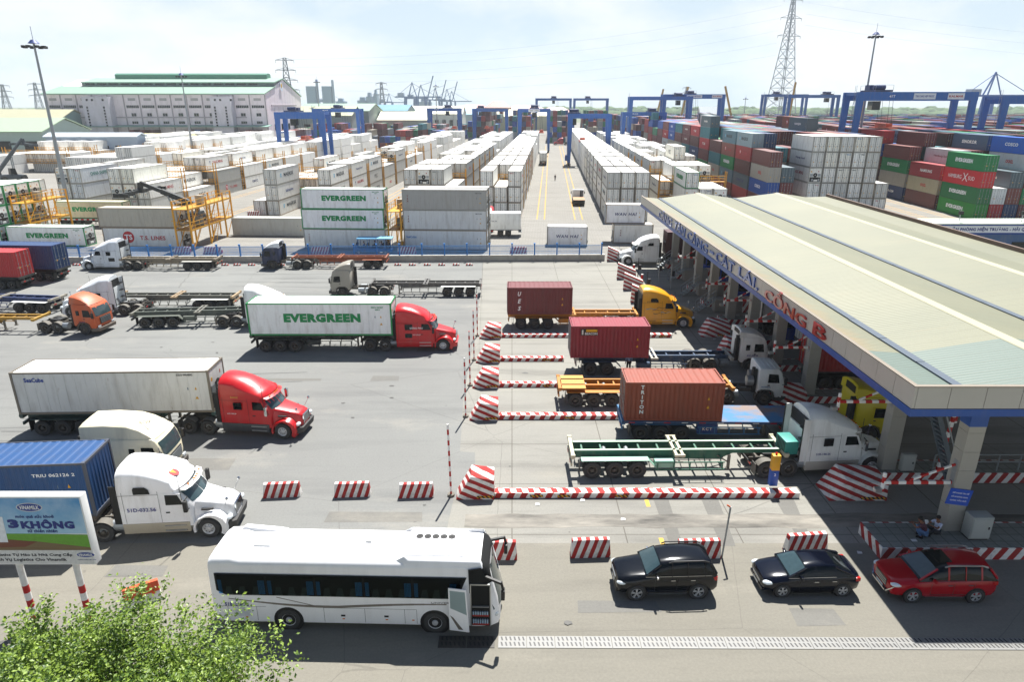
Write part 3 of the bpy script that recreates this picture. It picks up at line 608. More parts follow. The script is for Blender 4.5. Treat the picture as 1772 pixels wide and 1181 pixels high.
cross(-36.1, 97, 2.9, 'reefer', 12.19, '#dcdfdc', 'white green-lettered reefer, middle of the three-high stack behind the fence', 'ever', GRN, extra=evx)
cross(-35.9, 97, 5.8, 'reefer', 12.19, '#dfe2df', 'white green-lettered reefer, topmost of the three-high stack behind the fence', 'ever', GRN, extra=evx)
for k, (c, w) in enumerate((('#c3c8cb', 'pale blue-grey reefer with a diagonal sticker, bottom of the grey stack'), ('#bfc1c0', 'grey reefer with a white end patch, middle of the grey stack'), ('#a9a8a3', 'dull grey reefer with the dirty white roof, topmost of the grey stack'))):
    cross(-21.1, 97, 2.9 * k, 'reefer', 12.19, c, w, '', extra=[('SeaCube', '#2f7fc0', .35, 1.5, -5.0, 1.9, 'R', {})] if k == 0 else vtex)
    cross(-21.0, 99.8, 2.9 * k, 'reefer', 12.19, '#b9bab6', 'grey reefer hidden behind the grey stack, %s tier' % TIER[k])
cross(-66.4, 96.6, 0, 'reefer', 12.19, '#c9ccca', 'grey-white red-badged reefer at the bottom of the stack beside the left gantry', '', extra=[('', '', 1.45, 0, -2.2, 1.5, 'c'), ('T.S. LINES', '#b83236', .62, 3.9, 1.5, 1.4, 'R', dict(bold=.03))])
cross(-66.7, 96.6, 2.9, 'reefer', 12.19, '#b7b1a1', 'dirty beige reefer, topmost of the stack beside the left gantry', '')
cross(-81.4, 96.6, 0, 'reefer', 12.19, '#d9dcd8', 'single white green-lettered reefer on the ground at far left behind the fence', 'ever', GRN, extra=evx, flip=False)
cross(-51.2, 106.5, 0, 'reefer', 12.19, '#b4b4ad', 'long grey reefer lying alone between the gantry and the green-lettered stack')
cross(-38.6, 110, 0, 'reefer', 6.06, '#c9c9c4', 'short white reefer peeking out left of the green-lettered stack')
cross(-.2, 101, 0, 'reefer', 6.06, '#dfe0dd', 'short white slanted-lettered container alone behind the fence in the open lane', 'wan')
cross(9.9, 103.5, 0, 'reefer', 6.06, '#cfd0cc', 'short white container under the slanted-lettered one beside the canopy', '', flip=True, extra=[('T\nE\nX', '#7d2f2f', .95, .25, 1.9, 1.6, 'L', {})])
cross(8.7, 104.2, 2.9, 'reefer', 6.06, '#e3e3df', 'short white slanted-lettered container atop another beside the canopy', 'wan')
for k in range(3):
    for q in range(4): cross(-94.4, 104.3 - 2.62 * q, 2.9 * k, 'reefer', 12.19, '#d5d8d4', 'green-framed white reefer behind the left yellow gantry, %s tier, %s from the far end' % (TIER[k], ORD[q]), '', GRN)

# yellow access gantries
def gantry(loc, L, w, levels, rz, label, stair=True, name='access_gantry', dense=2.6):
    t = thing(name, label, 'gantry', loc, rz, 'yellow steel reefer access gantries'); Ht = levels[-1] + 1.1; n = max(1, int(round(L / dense)))
    for i in range(n + 1):
        x = L * i / n
        if i % 2 == 0 or i == n:
            for y in (0, w): pb = MB(); pb.bar((x, y, 0), (x, y, Ht), .2); pb.build('post', METAL, t, '#d99a1a')
    for z in levels:
        d = MB(); d.box(-.1, L + .1, 0, w, z - .12, z - .04); 
        for y in (0, w): d.bar((0, y, z - .1), (L, y, z - .1), .14, .22)
        d.build('deck', METAL, t, '#c9921f')
        r_ = MB()
        for y in (0, w):
            for zz in (.5, 1.05): r_.bar((0, y, z + zz), (L, y, z + zz), .05)
            for i in range(2 * n + 1): r_.bar((L * i / 2 / n, y, z), (L * i / 2 / n, y, z + 1.05), .05)
        for zz in (.5, 1.05):
            for x in (0, L): r_.bar((x, 0, z + zz), (x, w, z + zz), .05)
        r_.build('railing', METAL, t, '#e0a52a')
    b = MB(); zs = [0] + list(levels)
    for i in range(0, n, 2):
        for k in range(len(zs) - 1): b.bar((L * i / n, 0, zs[k]), (L * (i + 1) / n, 0, zs[k + 1] - .1), .08); b.bar((L * i / n, w, zs[k]), (L * (i + 1) / n, w, zs[k + 1] - .1), .08)
    b.build('brace', METAL, t, '#d99a1a')
    if stair:
        s = MB()
        for k in range(len(zs) - 1):
            x0 = L * .55; x1 = x0 + (1.6 if k % 2 == 0 else -1.6); 
            for y in (.15, .75): s.bar((x0, y, zs[k]), (x1, y, zs[k + 1]), .07)
            for q in range(9): f = (q + .5) / 9; s.bar((x0 + (x1 - x0) * f, .15, zs[k] + (zs[k + 1] - zs[k]) * f), (x0 + (x1 - x0) * f, .75, zs[k] + (zs[k + 1] - zs[k]) * f), .08, .04)
        s.build('stair', METAL, t, '#e0a52a')
    for i in (1,):
        c = MB(); c.box(L * .38, L * .38 + .8, w * .2, w * .6, levels[-1], levels[-1] + 1.3); c.build('switch_cabinet', MATTE, t, '#a39c8c')
        c = MB(); c.box(L * .3, L * .3 + .8, w * .2, w * .6, levels[0], levels[0] + 1.3); c.build('switch_cabinet', MATTE, t, '#8f8a7d')
    return t
gantry((*YD(-51.6, 94.5), 0), 13.5, 2.3, (3.0, 6.0), RZB, 'yellow steel access gantry with stair beside the red-badged stack')
gantry((*YD(-79.5, 99.4), 0), 9.2, 2.3, (3.0, 6.0), RZB, 'long yellow access gantry with railings at the far left edge')
gantry((*YD(-21.4, 96.9), 0), 8, 1.9, (2.9, 5.6), RZB, 'narrow yellow access gantry between the green-lettered and grey stacks')
def rack(a0, a1, b, nt_, label):
    w = abs(a1 - a0); X, Y = YD(min(a0, a1), b)
    t = thing('reefer_rack', label, 'rack', (X, Y, 0), -PSI, 'yellow plug racks between container bays')
    for x in (0, w):
        for y in (0, 1.2): p = MB(); p.bar((x, y, 0), (x, y, nt_ * 2.9 - 1), .16); p.build('post', METAL, t, '#c98f1c')
    for k in range(1, nt_):
        d = MB(); d.box(0, w, 0, 1.2, k * 2.9 - .15, k * 2.9 - .05); d.build('deck', METAL, t, '#c0891f')
        r_ = MB()
        for y in (0, 1.2):
            r_.bar((0, y, k * 2.9 + 1), (w, y, k * 2.9 + 1), .06); r_.bar((0, y, k * 2.9 + .5), (w, y, k * 2.9 + .5), .05)
            for i in range(int(w / 1.3) + 1): r_.bar((i * 1.3, y, k * 2.9 - .1), (i * 1.3, y, k * 2.9 + 1), .06)
        r_.build('railing', METAL, t, '#d9a02a')
for nm, e, sg, nc, b0, pt, js in (('left of central lane', -5.2, -1, 3, 127, 14.4, range(0, 6)), ('before the grey-roofed stack', -17.3, -1, 4, 129, 14.4, range(0, 6)), ('behind the green-lettered stack', -41.1, -1, 6, 127.5, 14.2, range(0, 8)), ('beside the left lamp mast', -77, -1, 8, 128, 14.2, range(0, 7)), ('beyond the canopy', 22, 1, 5, 126, 14.3, range(0, 5)), ('low before the warehouse', -121, -1, 8, 196, 14.2, range(0, 4)), ('leftmost', -152, -1, 8, 199, 14.2, range(0, 3))):
    for j in js: rack(e, e + sg * nc * 2.6, b0 + j * pt + 12.65, 3, 'yellow steel plug rack after the %s bay of the block %s' % (ORD[j], nm))

# ------------------------------------------------------------------ gate canopy
def canopy():
    X0, X1, Y0, Y1 = 16.93, 41.4, 26.0, 89.6; zb, zt = 7.5, 8.85; zp = 7.84
    t = thing('gate_canopy', 'long gate canopy with pale yellow-green sheet roof and grey lettered fascia', 'canopy', (0, 0, 0))
    # roof sheets: shallow gables along Y; near end greener
    m, tt, b = nodes('roof_sheet'); tcn = mk(tt, 'ShaderNodeTexCoord'); s = mk(tt, 'ShaderNodeSeparateXYZ'); tt.links.new(tcn.outputs['Object'], s.inputs[0])
    base = mix(tt, ramp(tt, noise(tt, .12, 4), .35, .65), hexc('#72735d'), hexc('#7b7a62')); 
    base = mix(tt, ramp(tt, noise(tt, .7, 7, .7, (.15, 1.6, 1)), .6, .85, (0, 0, 0, 1), (.22, .22, .22, 1)), base, hexc('#a1794a'))
    edge = ramp(tt, math_(tt, 'ADD', math_(tt, 'MULTIPLY', math_(tt, 'ABSOLUTE', math_(tt, 'SUBTRACT', s.outputs[0], 16.9)), -.3), math_(tt, 'ADD', noise(tt, .8, 6, .7, (.3, 2, 1)), .05)), .12, .6, (0, 0, 0, 1), (.5, .5, .5, 1))
    base = mix(tt, edge, base, hexc('#9c7440'))
    green = math_(tt, 'LESS_THAN', math_(tt, 'ADD', s.outputs[1], math_(tt, 'MULTIPLY', s.outputs[0], -.05)), 30.1)
    base = mix(tt, green, base, hexc('#5f6e65'))
    rib = math_(tt, 'FRACT', math_(tt, 'MULTIPLY', s.outputs[1], 4.0)); base = mix(tt, math_(tt, 'MULTIPLY', math_(tt, 'GREATER_THAN', rib, .84), .3), base, hexc('#5b5a44'))
    lap = math_(tt, 'FRACT', math_(tt, 'MULTIPLY', s.outputs[1], 1.0)); base = mix(tt, math_(tt, 'MULTIPLY', math_(tt, 'GREATER_THAN', lap, .93), .22), base, hexc('#4e4d3c')); base = mix(tt, ramp(tt, noise(tt, .9, 8, .75, (.2, 3.0, 1)), .56, .72, (0, 0, 0, 1), (.28, .28, .28, 1)), base, hexc('#5d5843'))
    tt.links.new(base, b.inputs['Base Color']); b.inputs['Roughness'].default_value = .55; bump(tt, b, math_(tt, 'SINE', math_(tt, 'MULTIPLY', s.outputs[1], 25.1)), .35, .03)
    xs = [(X0 + .12, 8.71), (19.3, 8.49), (24.35, 9.23), (29.05, 8.52), (34.7, 9.23), (38.6, 8.67), (X1 - .2, 8.76)]
    for k in range(len(xs) - 1):
        r_ = MB(); (xa, za), (xb, zb_) = xs[k], xs[k + 1]; r_.hexa([(xa, Y0 + .12, za - .06), (xb, Y0 + .12, zb_ - .06), (xb, Y1, zb_ - .06), (xa, Y1, za - .06), (xa, Y0 + .12, za), (xb, Y0 + .12, zb_), (xb, Y1, zb_), (xa, Y1, za)]); r_.build('roof_sheet', m, t)
    for x, z in ((19.3, 8.49), (29.05, 8.52)):
        g = MB(); y = Y0 + .3
        while y < Y1 - .5: y2 = min(y + 3.4, Y1 - .2); g.box(x - .2 + rnd.uniform(-.03, .02), x + .2, y, y2 - .05, z + .01, z + .1); y = y2
        g.build('valley_gutter', MATTE, t, '#4d5966')
    for x, z in ((24.35, 9.23), (34.7, 9.23)):
        g = MB(); g.hexa([(x - .35, Y0 + .2, z - .04), (x + .35, Y0 + .2, z - .04), (x + .35, Y1, z - .04), (x - .35, Y1, z - .04), (x - .3, Y0 + .2, z + .0), (x + .3, Y0 + .2, z + .0), (x + .02, Y1, z + .05), (x - .02, Y1, z + .05)]); g.build('ridge_cap', MATTE, t, '#a8a58b')
    g = MB(); g.box(X1 - .25, X1, Y0, Y1, 8.5, 9.1); g.build('edge_trim', MATTE, t, '#6b564b')
    # fascia panels
    fm = paint_mat('composite_panel', .35, .1, .12)
    f = MB(); y = Y0; seam = MB()
    while y < Y1:
        y2 = min(y + 1.52, Y1); f.box(X0, X0 + .12, y + .012, y2 - .012, zp + .02, zt); y = y2
    x = X0
    while x < X1 - .01:
        x2 = min(x + 1.52, X1); f.box(x + .012 + (.12 if x == X0 else 0), x2 - .012, Y0, Y0 + .12, zp + .02, zt); x = x2
    f.build('fascia_panel', fm, t, '#b9b5ac')
    d = MB(); d.box(X0 + .03, X0 + .09, Y0 + .1, Y1, zp, zt - .03); d.box(X0 + .1, X1, Y0 + .03, Y0 + .09, zp, zt - .03); d.build('fascia_backing', DARK, t)
    b2 = MB(); b2.box(X0 - .03, X0 + .16, Y0 + .16, Y1, zb, zp); b2.box(X0 - .03, X1, Y0 - .03, Y0 + .16, zb, zp); b2.build('fascia_band', fm, t, '#1f4f9a')
    so = MB(); so.box(X0 + .16, X1 - .3, Y0 + .16, Y1, 7.72, 7.78); so.build('soffit', MATTE, t, '#54524e')
    fl = MB(); fl.box(X0 - .05, X0 + .16, Y0 - .05, Y1, zt + .002, zt + .05); fl.box(X0 + .16, X1, Y0 - .05, Y0 + .16, zt + .002, zt + .05); fl.build('flashing', MATTE, t, '#857b6e')
    def yu(u, z=8.33, X=16.91): return (X * FPX / (u - CU) - (CAM_H - z) * SN) / CS
    for s_, u0, u1, col, h in (('CẢNG', 1141, 1163, '#2450a0', 1.25), ('TÂN', 1167.5, 1186, '#2450a0', 1.15), ('CẢNG', 1190, 1225, '#2450a0', 1.25), ('-', 1229, 1236, '#2450a0', .22), ('CÁT', 1240, 1271, '#2450a0', 1.15), ('LÁI,', 1279, 1313, '#2450a0', 1.2), ('CỔNG', 1325, 1396, '#a8352e', 1.3), ('B', 1409, 1431, '#a8352e', .85)):
        ya, yb = yu(u0), yu(u1); zc = 8.35 + (.05 if h > 1 else -.05)
        o = link('sign_letters', text_mesh(s_, h * .85, abs(ya - yb), bold=.012, depth=.1, mat=fm if 0 else LETT), t, col, (X0 - .002, (ya + yb) / 2, zc)); o.rotation_euler = (0, 0, -math.pi / 2)
    # columns
    def column(x, y, w=.78, d_=.7, cap=False):
        c = MB(); z = 0
        for k in range(8): z1 = 7.71 if k == 7 else (k + 1) * .98; c.box(x - w / 2, x + w / 2, y, y + d_, z + (.012 if k else 0), z1 - .012); z = z1
        c.box(x - w / 2 + .02, x + w / 2 - .02, y + .02, y + d_ - .02, 0, 7.69)
        c.build('column', fm, t, '#a5a299')
        if cap: q = MB(); q.box(x - w / 2 - .01, x + w / 2 + .01, y - .01, y + d_ + .01, 6.2, 7.4); q.build('column_cap', fm, t, '#1f4f9a')
    for i, y in enumerate(COLY): column(21.2, y, cap=i == 0)
    for y in COLY[:-1:2]: column(29, y); column(39, y)
    # ceiling trusses
    tr = MB()
    for y in COLY: tr.bar((17.4, y + .35, 7.55), (41, y + .35, 7.55), .15, .3)
    tr.build('roof_beam', METAL, t, '#54606b')
    return t
LETT = paint_mat('gloss_letters', .2, .2, 0, 0, coat=.6)
COLY = [27.6, 33.4, 44.1, 50.2, 56.2, 62.3, 68.5, 74.6, 80.6, 86.2]
canopy()
# traffic islands under the canopy
def head_block(x, y, L, h, w, label, rz=0, mirror=False, skew=.35, mat=None):
    mb = MB(); p = [(0, 0, 0), (L, 0, 0), (L, w, 0), (0, w, 0), (L * skew, .12, h * .86), (L, .1, h * .72), (L, w - .1, h * .9), (L * skew, w - .1, h)]
    if mirror: p = [(L - a, b, c) for a, b, c in p]
    mb.hexa(p); o = mb.build('bollard_block', mat or STR_H, bev=.02); tag(o, label, 'barrier', 'striped concrete lane-end blocks'); o.location = (x, y, .012); o.rotation_euler = (0, 0, rz)
    c = MB(); c.box(L * .55, L * .97, -.012, -.003, .1, .24); c.build('chevron_tape', CHEV, o); return o
def island(x0, x1, y, w, h, label, name='traffic_island'):
    t = thing(name, label, 'traffic island', (x0, y, .012), 0, 'striped kerb islands at the gate lanes'); L = x1 - x0
    k = MB(); k.box(0, L, 0, .06, 0, h); k.box(0, L, w - .06, w, 0, h); k.box(0, .06, .06, w - .06, 0, h); k.build('kerb_face', STR_I, t)
    d = MB(); d.box(.06, L, .06, w - .06, 0, h - .01); d.build('island_top', G_TILE, t); return t
G_TILE = ground_mat('island_tiles', '#8f9189', '#7f827b', '#5c5b55', joints=(.55, .55, .025))
island(17.15, 44, 26.25, 2.1, .62, 'wide near island with red-white stripes where two people sit')
island(19.9, 44, 33.0, 1.5, .62, 'striped island behind the block beside the second canopy column')
for i, y in enumerate(COLY[2:]): island(20.2, 44, y - .4, 1.5, .5, 'striped island at the foot of the %s canopy column' % ORD[i + 2])
hx, hy = G(1434, 868)
o = head_block(hx, hy, 3.1, 1.35, 1.7, 'big striped block in the canopy shade beside the white sleeper tractor', skew=.28)
hx, hy = G(1214, 584); head_block(hx, hy, 2.6, 1.5, 1.5, 'striped block in shade near the yellow tractor nose', skew=.3)
hx, hy = G(1248, 616); head_block(hx, hy, 1.9, 1.4, 1.5, 'striped block behind the farther white cabover', skew=.3)
hx, hy = G(1331, 703); head_block(hx, hy, 2.6, 1.3, 1.5, 'striped block between the flatbed and white day cab', skew=.3)
for i, (u0, v0, u1) in enumerate(((789, 866, 855), (812, 729, 862), (817, 673, 863), (823, 629, 865), (829, 587, 867))):
    x, y = G(u0, v0); x1, _ = G(u1, v0)
    head_block(x, y, x1 - x, (1.55, 1.45, 1.42, 1.42, 1.35)[i], 1.15, 'striped lane-end block, %s from the camera in the row of five' % ('nearest' if i == 0 else ORD[i]), skew=.4)
for i, (u0, v, u1) in enumerate(((856, 863, 1383), (863, 727, 1080), (864, 671, 968), (866, 626, 976), (868, 585, 1163))):
    x0, y0 = G(u0, v); x1, _ = G(u1, v); t = thing('lane_kerb', 'low red and white striped lane kerb, %s from the camera' % ('nearest and longest' if i == 0 else ORD[i]), 'kerb', (x0, y0, .012), 0, 'low striped lane kerbs')
    L = x1 - x0; f = MB(); f.box(0, L, 0, .05, 0, .3); f.box(0, L, .5, .55, 0, .3); f.box(L - .04, L, .05, .5, 0, .3); f.build('kerb_face', STR_KF, t); f = MB(); f.box(0, L - .04, .05, .5, .01, .303); f.build('kerb_top', STR_K, t)
    for fx in ((.0, .09, .28) if i == 0 else (.3, .8)):
        c = MB(); c.box(L * fx + 1.9, L * fx + 2.6, -.012, -.003, .06, .2); c.build('chevron_tape', CHEV, t)
# narrow striped blocks beside the far lanes
for i, (u, v) in enumerate(((1051, 452), (1068, 483), (1079, 502), (1092, 524))):
    x, y = G(u, v); mb = MB(); mb.hexa([(0, 0, 0), (2.3, -.3, 0), (2.3, .5, 0), (0, .6, 0), (.05, .1, 1.9), (2.2, -.1, 1.0), (2.2, .4, 1.1), (.1, .5, 2.0)])
    o = mb.build('bollard_block', STR_H, bev=.02); o.location = (x, y, .012); tag(o, 'tall narrow striped block beside the %s' % ('fence end' if i == 0 else 'far lane, %s behind the yellow tractor' % ORD[3 - i]), 'barrier', 'narrow striped blocks at the far lanes')
# striped islands with metal stairs and booths in the far lanes
for i, (u, v) in enumerate(((1151, 455), (1205, 487), (1262, 522), (1345, 548))): pass
STX = [((1138, 452), 0), ((1158, 473), 1), ((1180, 499), 2), ((1206, 527), 3)]
for (u, v), i in STX:
    x, y = G(u, v + 14); t = thing('metal_stair', 'small galvanised stair with handrails, %s from the white tractor at the canopy edge' % ORD[i], 'stair', (x, y, .02), 0, 'metal stairs up to the gate booths')
    s = MB(); n = 6
    for q in range(n): s.box(q * .3, q * .3 + .34, 0, .9, q * .22 + .15, q * .22 + .2)
    s.bar((0, 0, 0), (1.8, 0, 1.35), .08); s.bar((0, .9, 0), (1.8, .9, 1.35), .08); s.build('steps', GALV, t)
    r_ = MB()
    for yy in (0, .9):
        r_.bar((0, yy, .95), (1.8, yy, 2.3), .06); 
        for f in (0, .5, 1): r_.bar((1.8 * f, yy, 1.35 * f), (1.8 * f, yy, 1.35 * f + .95), .05)
    r_.build('handrail', GALV, t)
    pl = MB(); pl.box(1.8, 4.6, 0, 1.2, 0, 1.35); pl.build('platform', MATTE, t, '#8f8d86')
    pf = MB(); pf.box(4.6, 6.8, -.1, 1.3, 0, 1.35); pf.build('striped_wall', STR_I, t)
for i, y in enumerate(COLY[3:9]):
    t = thing('gate_booth', 'blue gate booth behind the %s canopy column' % ORD[i + 3], 'booth', (23.6, y - .2, .5), 0, 'blue gate booths under the canopy')
    b = MB(); b.box(0, 2.6, 0, 1.7, 0, 1.1); b.box(0, 2.6, 0, 1.7, 2.1, 2.6); 
    for xx in (0, 2.5):
        for yy in (0, 1.6): b.box(xx, xx + .1, yy, yy + .1, 1.1, 2.1)
    b.build('cabin', METAL, t, '#1d3f9c'); w = MB(); w.box(.05, 2.55, .04, 1.66, 1.1, 2.1); w.build('window', GLASS, t); r_ = MB(); r_.box(-.2, 2.8, -.2, 1.9, 2.6, 2.72); r_.build('roof', METAL, t, '#2a56b8')
# red-white boom arms fixed on columns
def arm(x, y, z, L, label):
    t = thing('boom_arm', label, 'barrier arm', (x, y, z), 0, 'red and white camera arms on the canopy columns')
    a = MB(); a.box(-L, 0, -.07, .07, -.08, .08); a.build('arm', STR_B, t); a = MB(); a.bar((0, 0, .95), (-L * .62, 0, .1), .09); a.build('brace', STR_B, t)
    a = MB(); a.box(0, .1, -.15, .15, -.3, 1.2); a.build('bracket', GALV, t)
    a = MB(); a.bar((-L, 0, -.5), (-L, 0, .5), .12); a.build('upright', STR_P, t); a = MB(); a.box(-L - .35, -L - .05, -.12, .12, -.5, -.3); a.cyl((-L - .38, 0, -.4), (-L - .32, 0, -.4), .09); a.build('camera_unit', ALU, t)
for i, (y, z, L) in enumerate(((27.9, 3.15, 3.2), (33.7, 4.7, 2.9), (44.4, 4.0, 2.4), (50.5, 4.0, 2.4), (56.5, 4.0, 2.3), (62.6, 3.9, 2.2), (74.9, 3.8, 2.0))): arm(20.8, y, z, L, 'red-white braced arm on the %s canopy column' % ('nearest' if i == 0 else ORD[min(i, 5) if i < 6 else 7]))
for i, (x, y, L) in enumerate(((23.8, 33.9, -2.0), (29.8, 33.9, 2.2))): 
    t = thing('boom_arm', 'red-white arm deep in the canopy shade, %s' % ('beside the stairway' if i == 0 else 'right of the stairway'), 'barrier arm', (x, y, 4.7), 0, 'red and white camera arms on the canopy columns')
    a = MB(); a.box(-1.2, 1.2, -.07, .07, -.08, .08); a.build('arm', STR_B, t); a = MB(); a.bar((.9, 0, 0), (.9, 0, -1.4), .1); a.build('upright', STR_P, t)
x, y = G(1752, 838); t = link('striped_mast', None, loc=(23.9, 33.3, .6)); tag(t, 'leaning red and white striped mast in the shade at the right edge', 'pole'); a = MB(); a.bar((0, 0, 0), (.25, 0, 4.4), .16); a.build('mast', STR_P, t); a = MB(); a.box(-.25, .25, -.25, .25, -.1, .1); a.build('base', ALU, t)
# cabinets, notices
def cabinet(x, y, z, w, d, h, label):
    t = thing('control_cabinet', label, 'cabinet', (x, y, z), 0, 'grey control cabinets at the columns'); b = MB(); b.box(0, w, 0, d, .08, h); b.build('housing', MATTE, t, '#9fa39e', bev=.02)
    b = MB(); b.box(.06, w - .06, -.025, -.003, .16, h - .1); dd = b.build('door', MATTE, t, '#a9ada8'); b = MB(); b.box(w - .2, w - .14, -.05, -.027, h * .5, h * .6); b.build('handle', BLACK, dd)
    b = MB(); b.box(.05, w - .05, .05, d - .05, 0, .08); b.build('plinth', DARK, t)
cabinet(21.5, 26.85, .63, .98, .6, 1.25, 'grey cabinet against the nearest canopy column'); cabinet(21.7, 33.1, .63, .75, .28, 1.1, 'grey cabinet at the foot of the second column')
t = thing('notice_sign', 'blue notice with white writing on the nearest column', 'sign', (21.1, 27.57, 2.55)); a = MB(); a.box(-.55, .55, -.03, 0, -.42, .42); a.build('panel', MATTE, t, '#2350b8')
for k, s in enumerate(('ĐỀ NGHỊ TÀI XẾ', 'ĐỖ XE ĐÚNG VẠCH', 'GIẢM TỐC ĐỘ')): letter(t, s, (0, -.031, .22 - .2 * k), .11, .8, '#e8ecf2')
t.rotation_euler = (0, R(8), 0)
t = thing('round_sign', 'round white height-limit sign with red rim hanging under the canopy edge', 'sign', (20.05, 31.2, 6.05)); a = MB(); a.cyl((0, 0, 0), (0, -.04, 0), .42, n=28); a.build('plate', MATTE, t, '#e8e6e2'); a = MB(); a.lathe([(.34, -.045), (.42, -.045), (.42, -.055), (.34, -.055), (.34, -.045)], 28); a.build('rim', MATTE, t, '#c0201f'); letter(t, '4,5m', (0, -.05, 0), .2, .5, '#141414')
a = MB(); a.bar((0, .02, .4), (0, .02, 1.95), .04); a.build('hanger', GALV, t)
t = thing('stairway', 'steel stairway climbing under the canopy between the two nearest columns', 'stair', (21.0, 30.6, 0))
a = MB()
for yy in (0, .8): a.bar((2.6, yy, .1), (.3, yy, 5.6), .1, .2)
for q in range(20): f = (q + .5) / 20; a.bar((2.6 - 2.3 * f, 0, .1 + 5.5 * f), (2.6 - 2.3 * f, .8, .1 + 5.5 * f), .18, .04)
a.build('flight', METAL, t, '#5a646c')
a = MB(); a.box(.2, 4.2, 0, 1.4, 5.3, 5.4); a.build('landing', METAL, t, '#5a646c')
a = MB()
for zz in (5.9, 6.4): a.bar((.2, 0, zz), (4.2, 0, zz), .05); a.bar((4.2, 0, zz), (4.2, 1.4, zz), .05)
for q in range(6): a.bar((.2 + q * .8, 0, 5.4), (.2 + q * .8, 0, 6.4), .05)
for zz in (.9,): a.bar((2.6, -.02, 1.0), (.3, -.02, 6.4), .06)
a.build('handrail', GALV, t)
t = thing('guard_rail', 'grey pedestrian rail on the island under the canopy', 'railing', (23.6, 33.3, .63)); a = MB()
for q in range(8): a.bar((q * 1.2, 0, 0), (q * 1.2, 0, 1.0), .06)
a.bar((0, 0, 1), (8.4, 0, 1), .06); a.bar((0, 0, .55), (8.4, 0, .55), .05); a.build('rail', GALV, t)
# low customs building beyond the canopy
t = thing('office_building', 'low building with white fascia and blue lettering beyond the canopy', 'building', (0, 0, 0))
a = MB(); a.box(40, 78, 86.2, 92, 0, 4.6); a.build('wall', METAL, t, '#3b5f8f'); a = MB(); a.box(39.6, 78.4, 85.0, 88.9, 4.62, 5.85); a.build('fascia', MATTE, t, '#c9cdd0')
a = MB(); a.box(39.5, 78.5, 84.97, 88.95, 5.853, 5.98); a.build('roof', MATTE, t, '#c4cdbb'); a = MB(); a.box(39.5, 78.5, 84.95, 84.995, 4.6, 4.8); a.box(39.5, 78.5, 84.95, 84.995, 5.7, 5.85); a.build('trim', MATTE, t, '#22418f')
letter(t, 'VĂN PHÒNG HIỆN TRƯỜNG - HẢI QUAN GIÁM SÁT', (XA(1735, 85, 5.2), 84.99, 5.25), .62, 13.5, '#1c2c7a', bold=.04)
for i in range(8):
    a = MB(); a.box(42 + i * 4.5, 44.6 + i * 4.5, 86.14, 86.2, 1.2, 3.4); a.build('window', GLASS, t)
for i, (u) in enumerate((1659, 1767)):
    q = thing('floodlight', 'small floodlight pole on the office roof, %s' % ('left one' if i == 0 else 'at the right edge'), 'lamp', (XA(u, 86, 5.9), 86, 5.98), 0, 'floodlights on the office roof'); a = MB(); a.bar((0, 0, 0), (0, 0, 1.0), .08); a.build('pole', GALV, q); a = MB(); a.box(-.25, .25, -.2, .1, .95, 1.4); a.build('lamp_head', DARK, q)

# ------------------------------------------------------------------ fence on its low wall
t = thing('fence', 'blue bar fence on a stained low white wall dividing yard and road', 'fence', (0, 0, 0))
fx0, fy0 = G(-260, 457.6); fx1, fy1 = G(1046, 451)
d = Vector((fx1 - fx0, fy1 - fy0, 0)); FL = d.length; fa = math.atan2(d.y, d.x); t.location = (fx0, fy0, 0); t.rotation_euler = (0, 0, fa)
w = MB(); w.box(0, FL, -.15, .15, 0, .78); w.build('low_wall', CONC, t, '#b5b1a6'); w = MB(); w.box(0, FL, -.2, .2, .782, .86); w.build('wall_coping', CONC, t, '#c2beb3')
n = int(FL / 3.05)
pm_ = MB(); pm_.box(-.09, .09, -.09, .09, .86, 2.35); pm_.box(-.13, .13, -.13, .13, 2.35, 2.45); pmesh = pm_.mesh('post', METAL)
pn = MB(); 
for z in (1.0, 1.35, 2.1): pn.bar((.1, 0, z), (2.95, 0, z), .04)
for i in range(22): pn.bar((.16 + i * .127, 0, .9), (.16 + i * .127, 0, 2.2), .045)
for z in (1.18,): pass
pnm = pn.mesh('bar_panel', METAL)
for i in range(n + 1):
    link('post', pmesh, t, '#2f7cc4', (i * 3.05, 0, 0))
    if i < n: link('bar_panel', pnm, t, '#3f86c6', (i * 3.05, 0, 0))
mb = MB(); mb.prism([(0, 0), (.95, 0), (.85, .24), (.1, .24)], 0, .25, 'y'); bk = mb.mesh('kerb_block', STR_D)
for i, u in enumerate((50, 76, 100, 126, 150, 383, 404, 429, 455, 480, 682, 707, 733, 758, 783, 806)):
    x, y = G(u, 460); o = link('kerb_block', bk, loc=(x, y - .1, .012), rz=fa); tag(o, 'small red-white kerb block at the wall foot, %s from the left' % ORD[i], 'kerb block', 'small striped blocks along the wall foot')
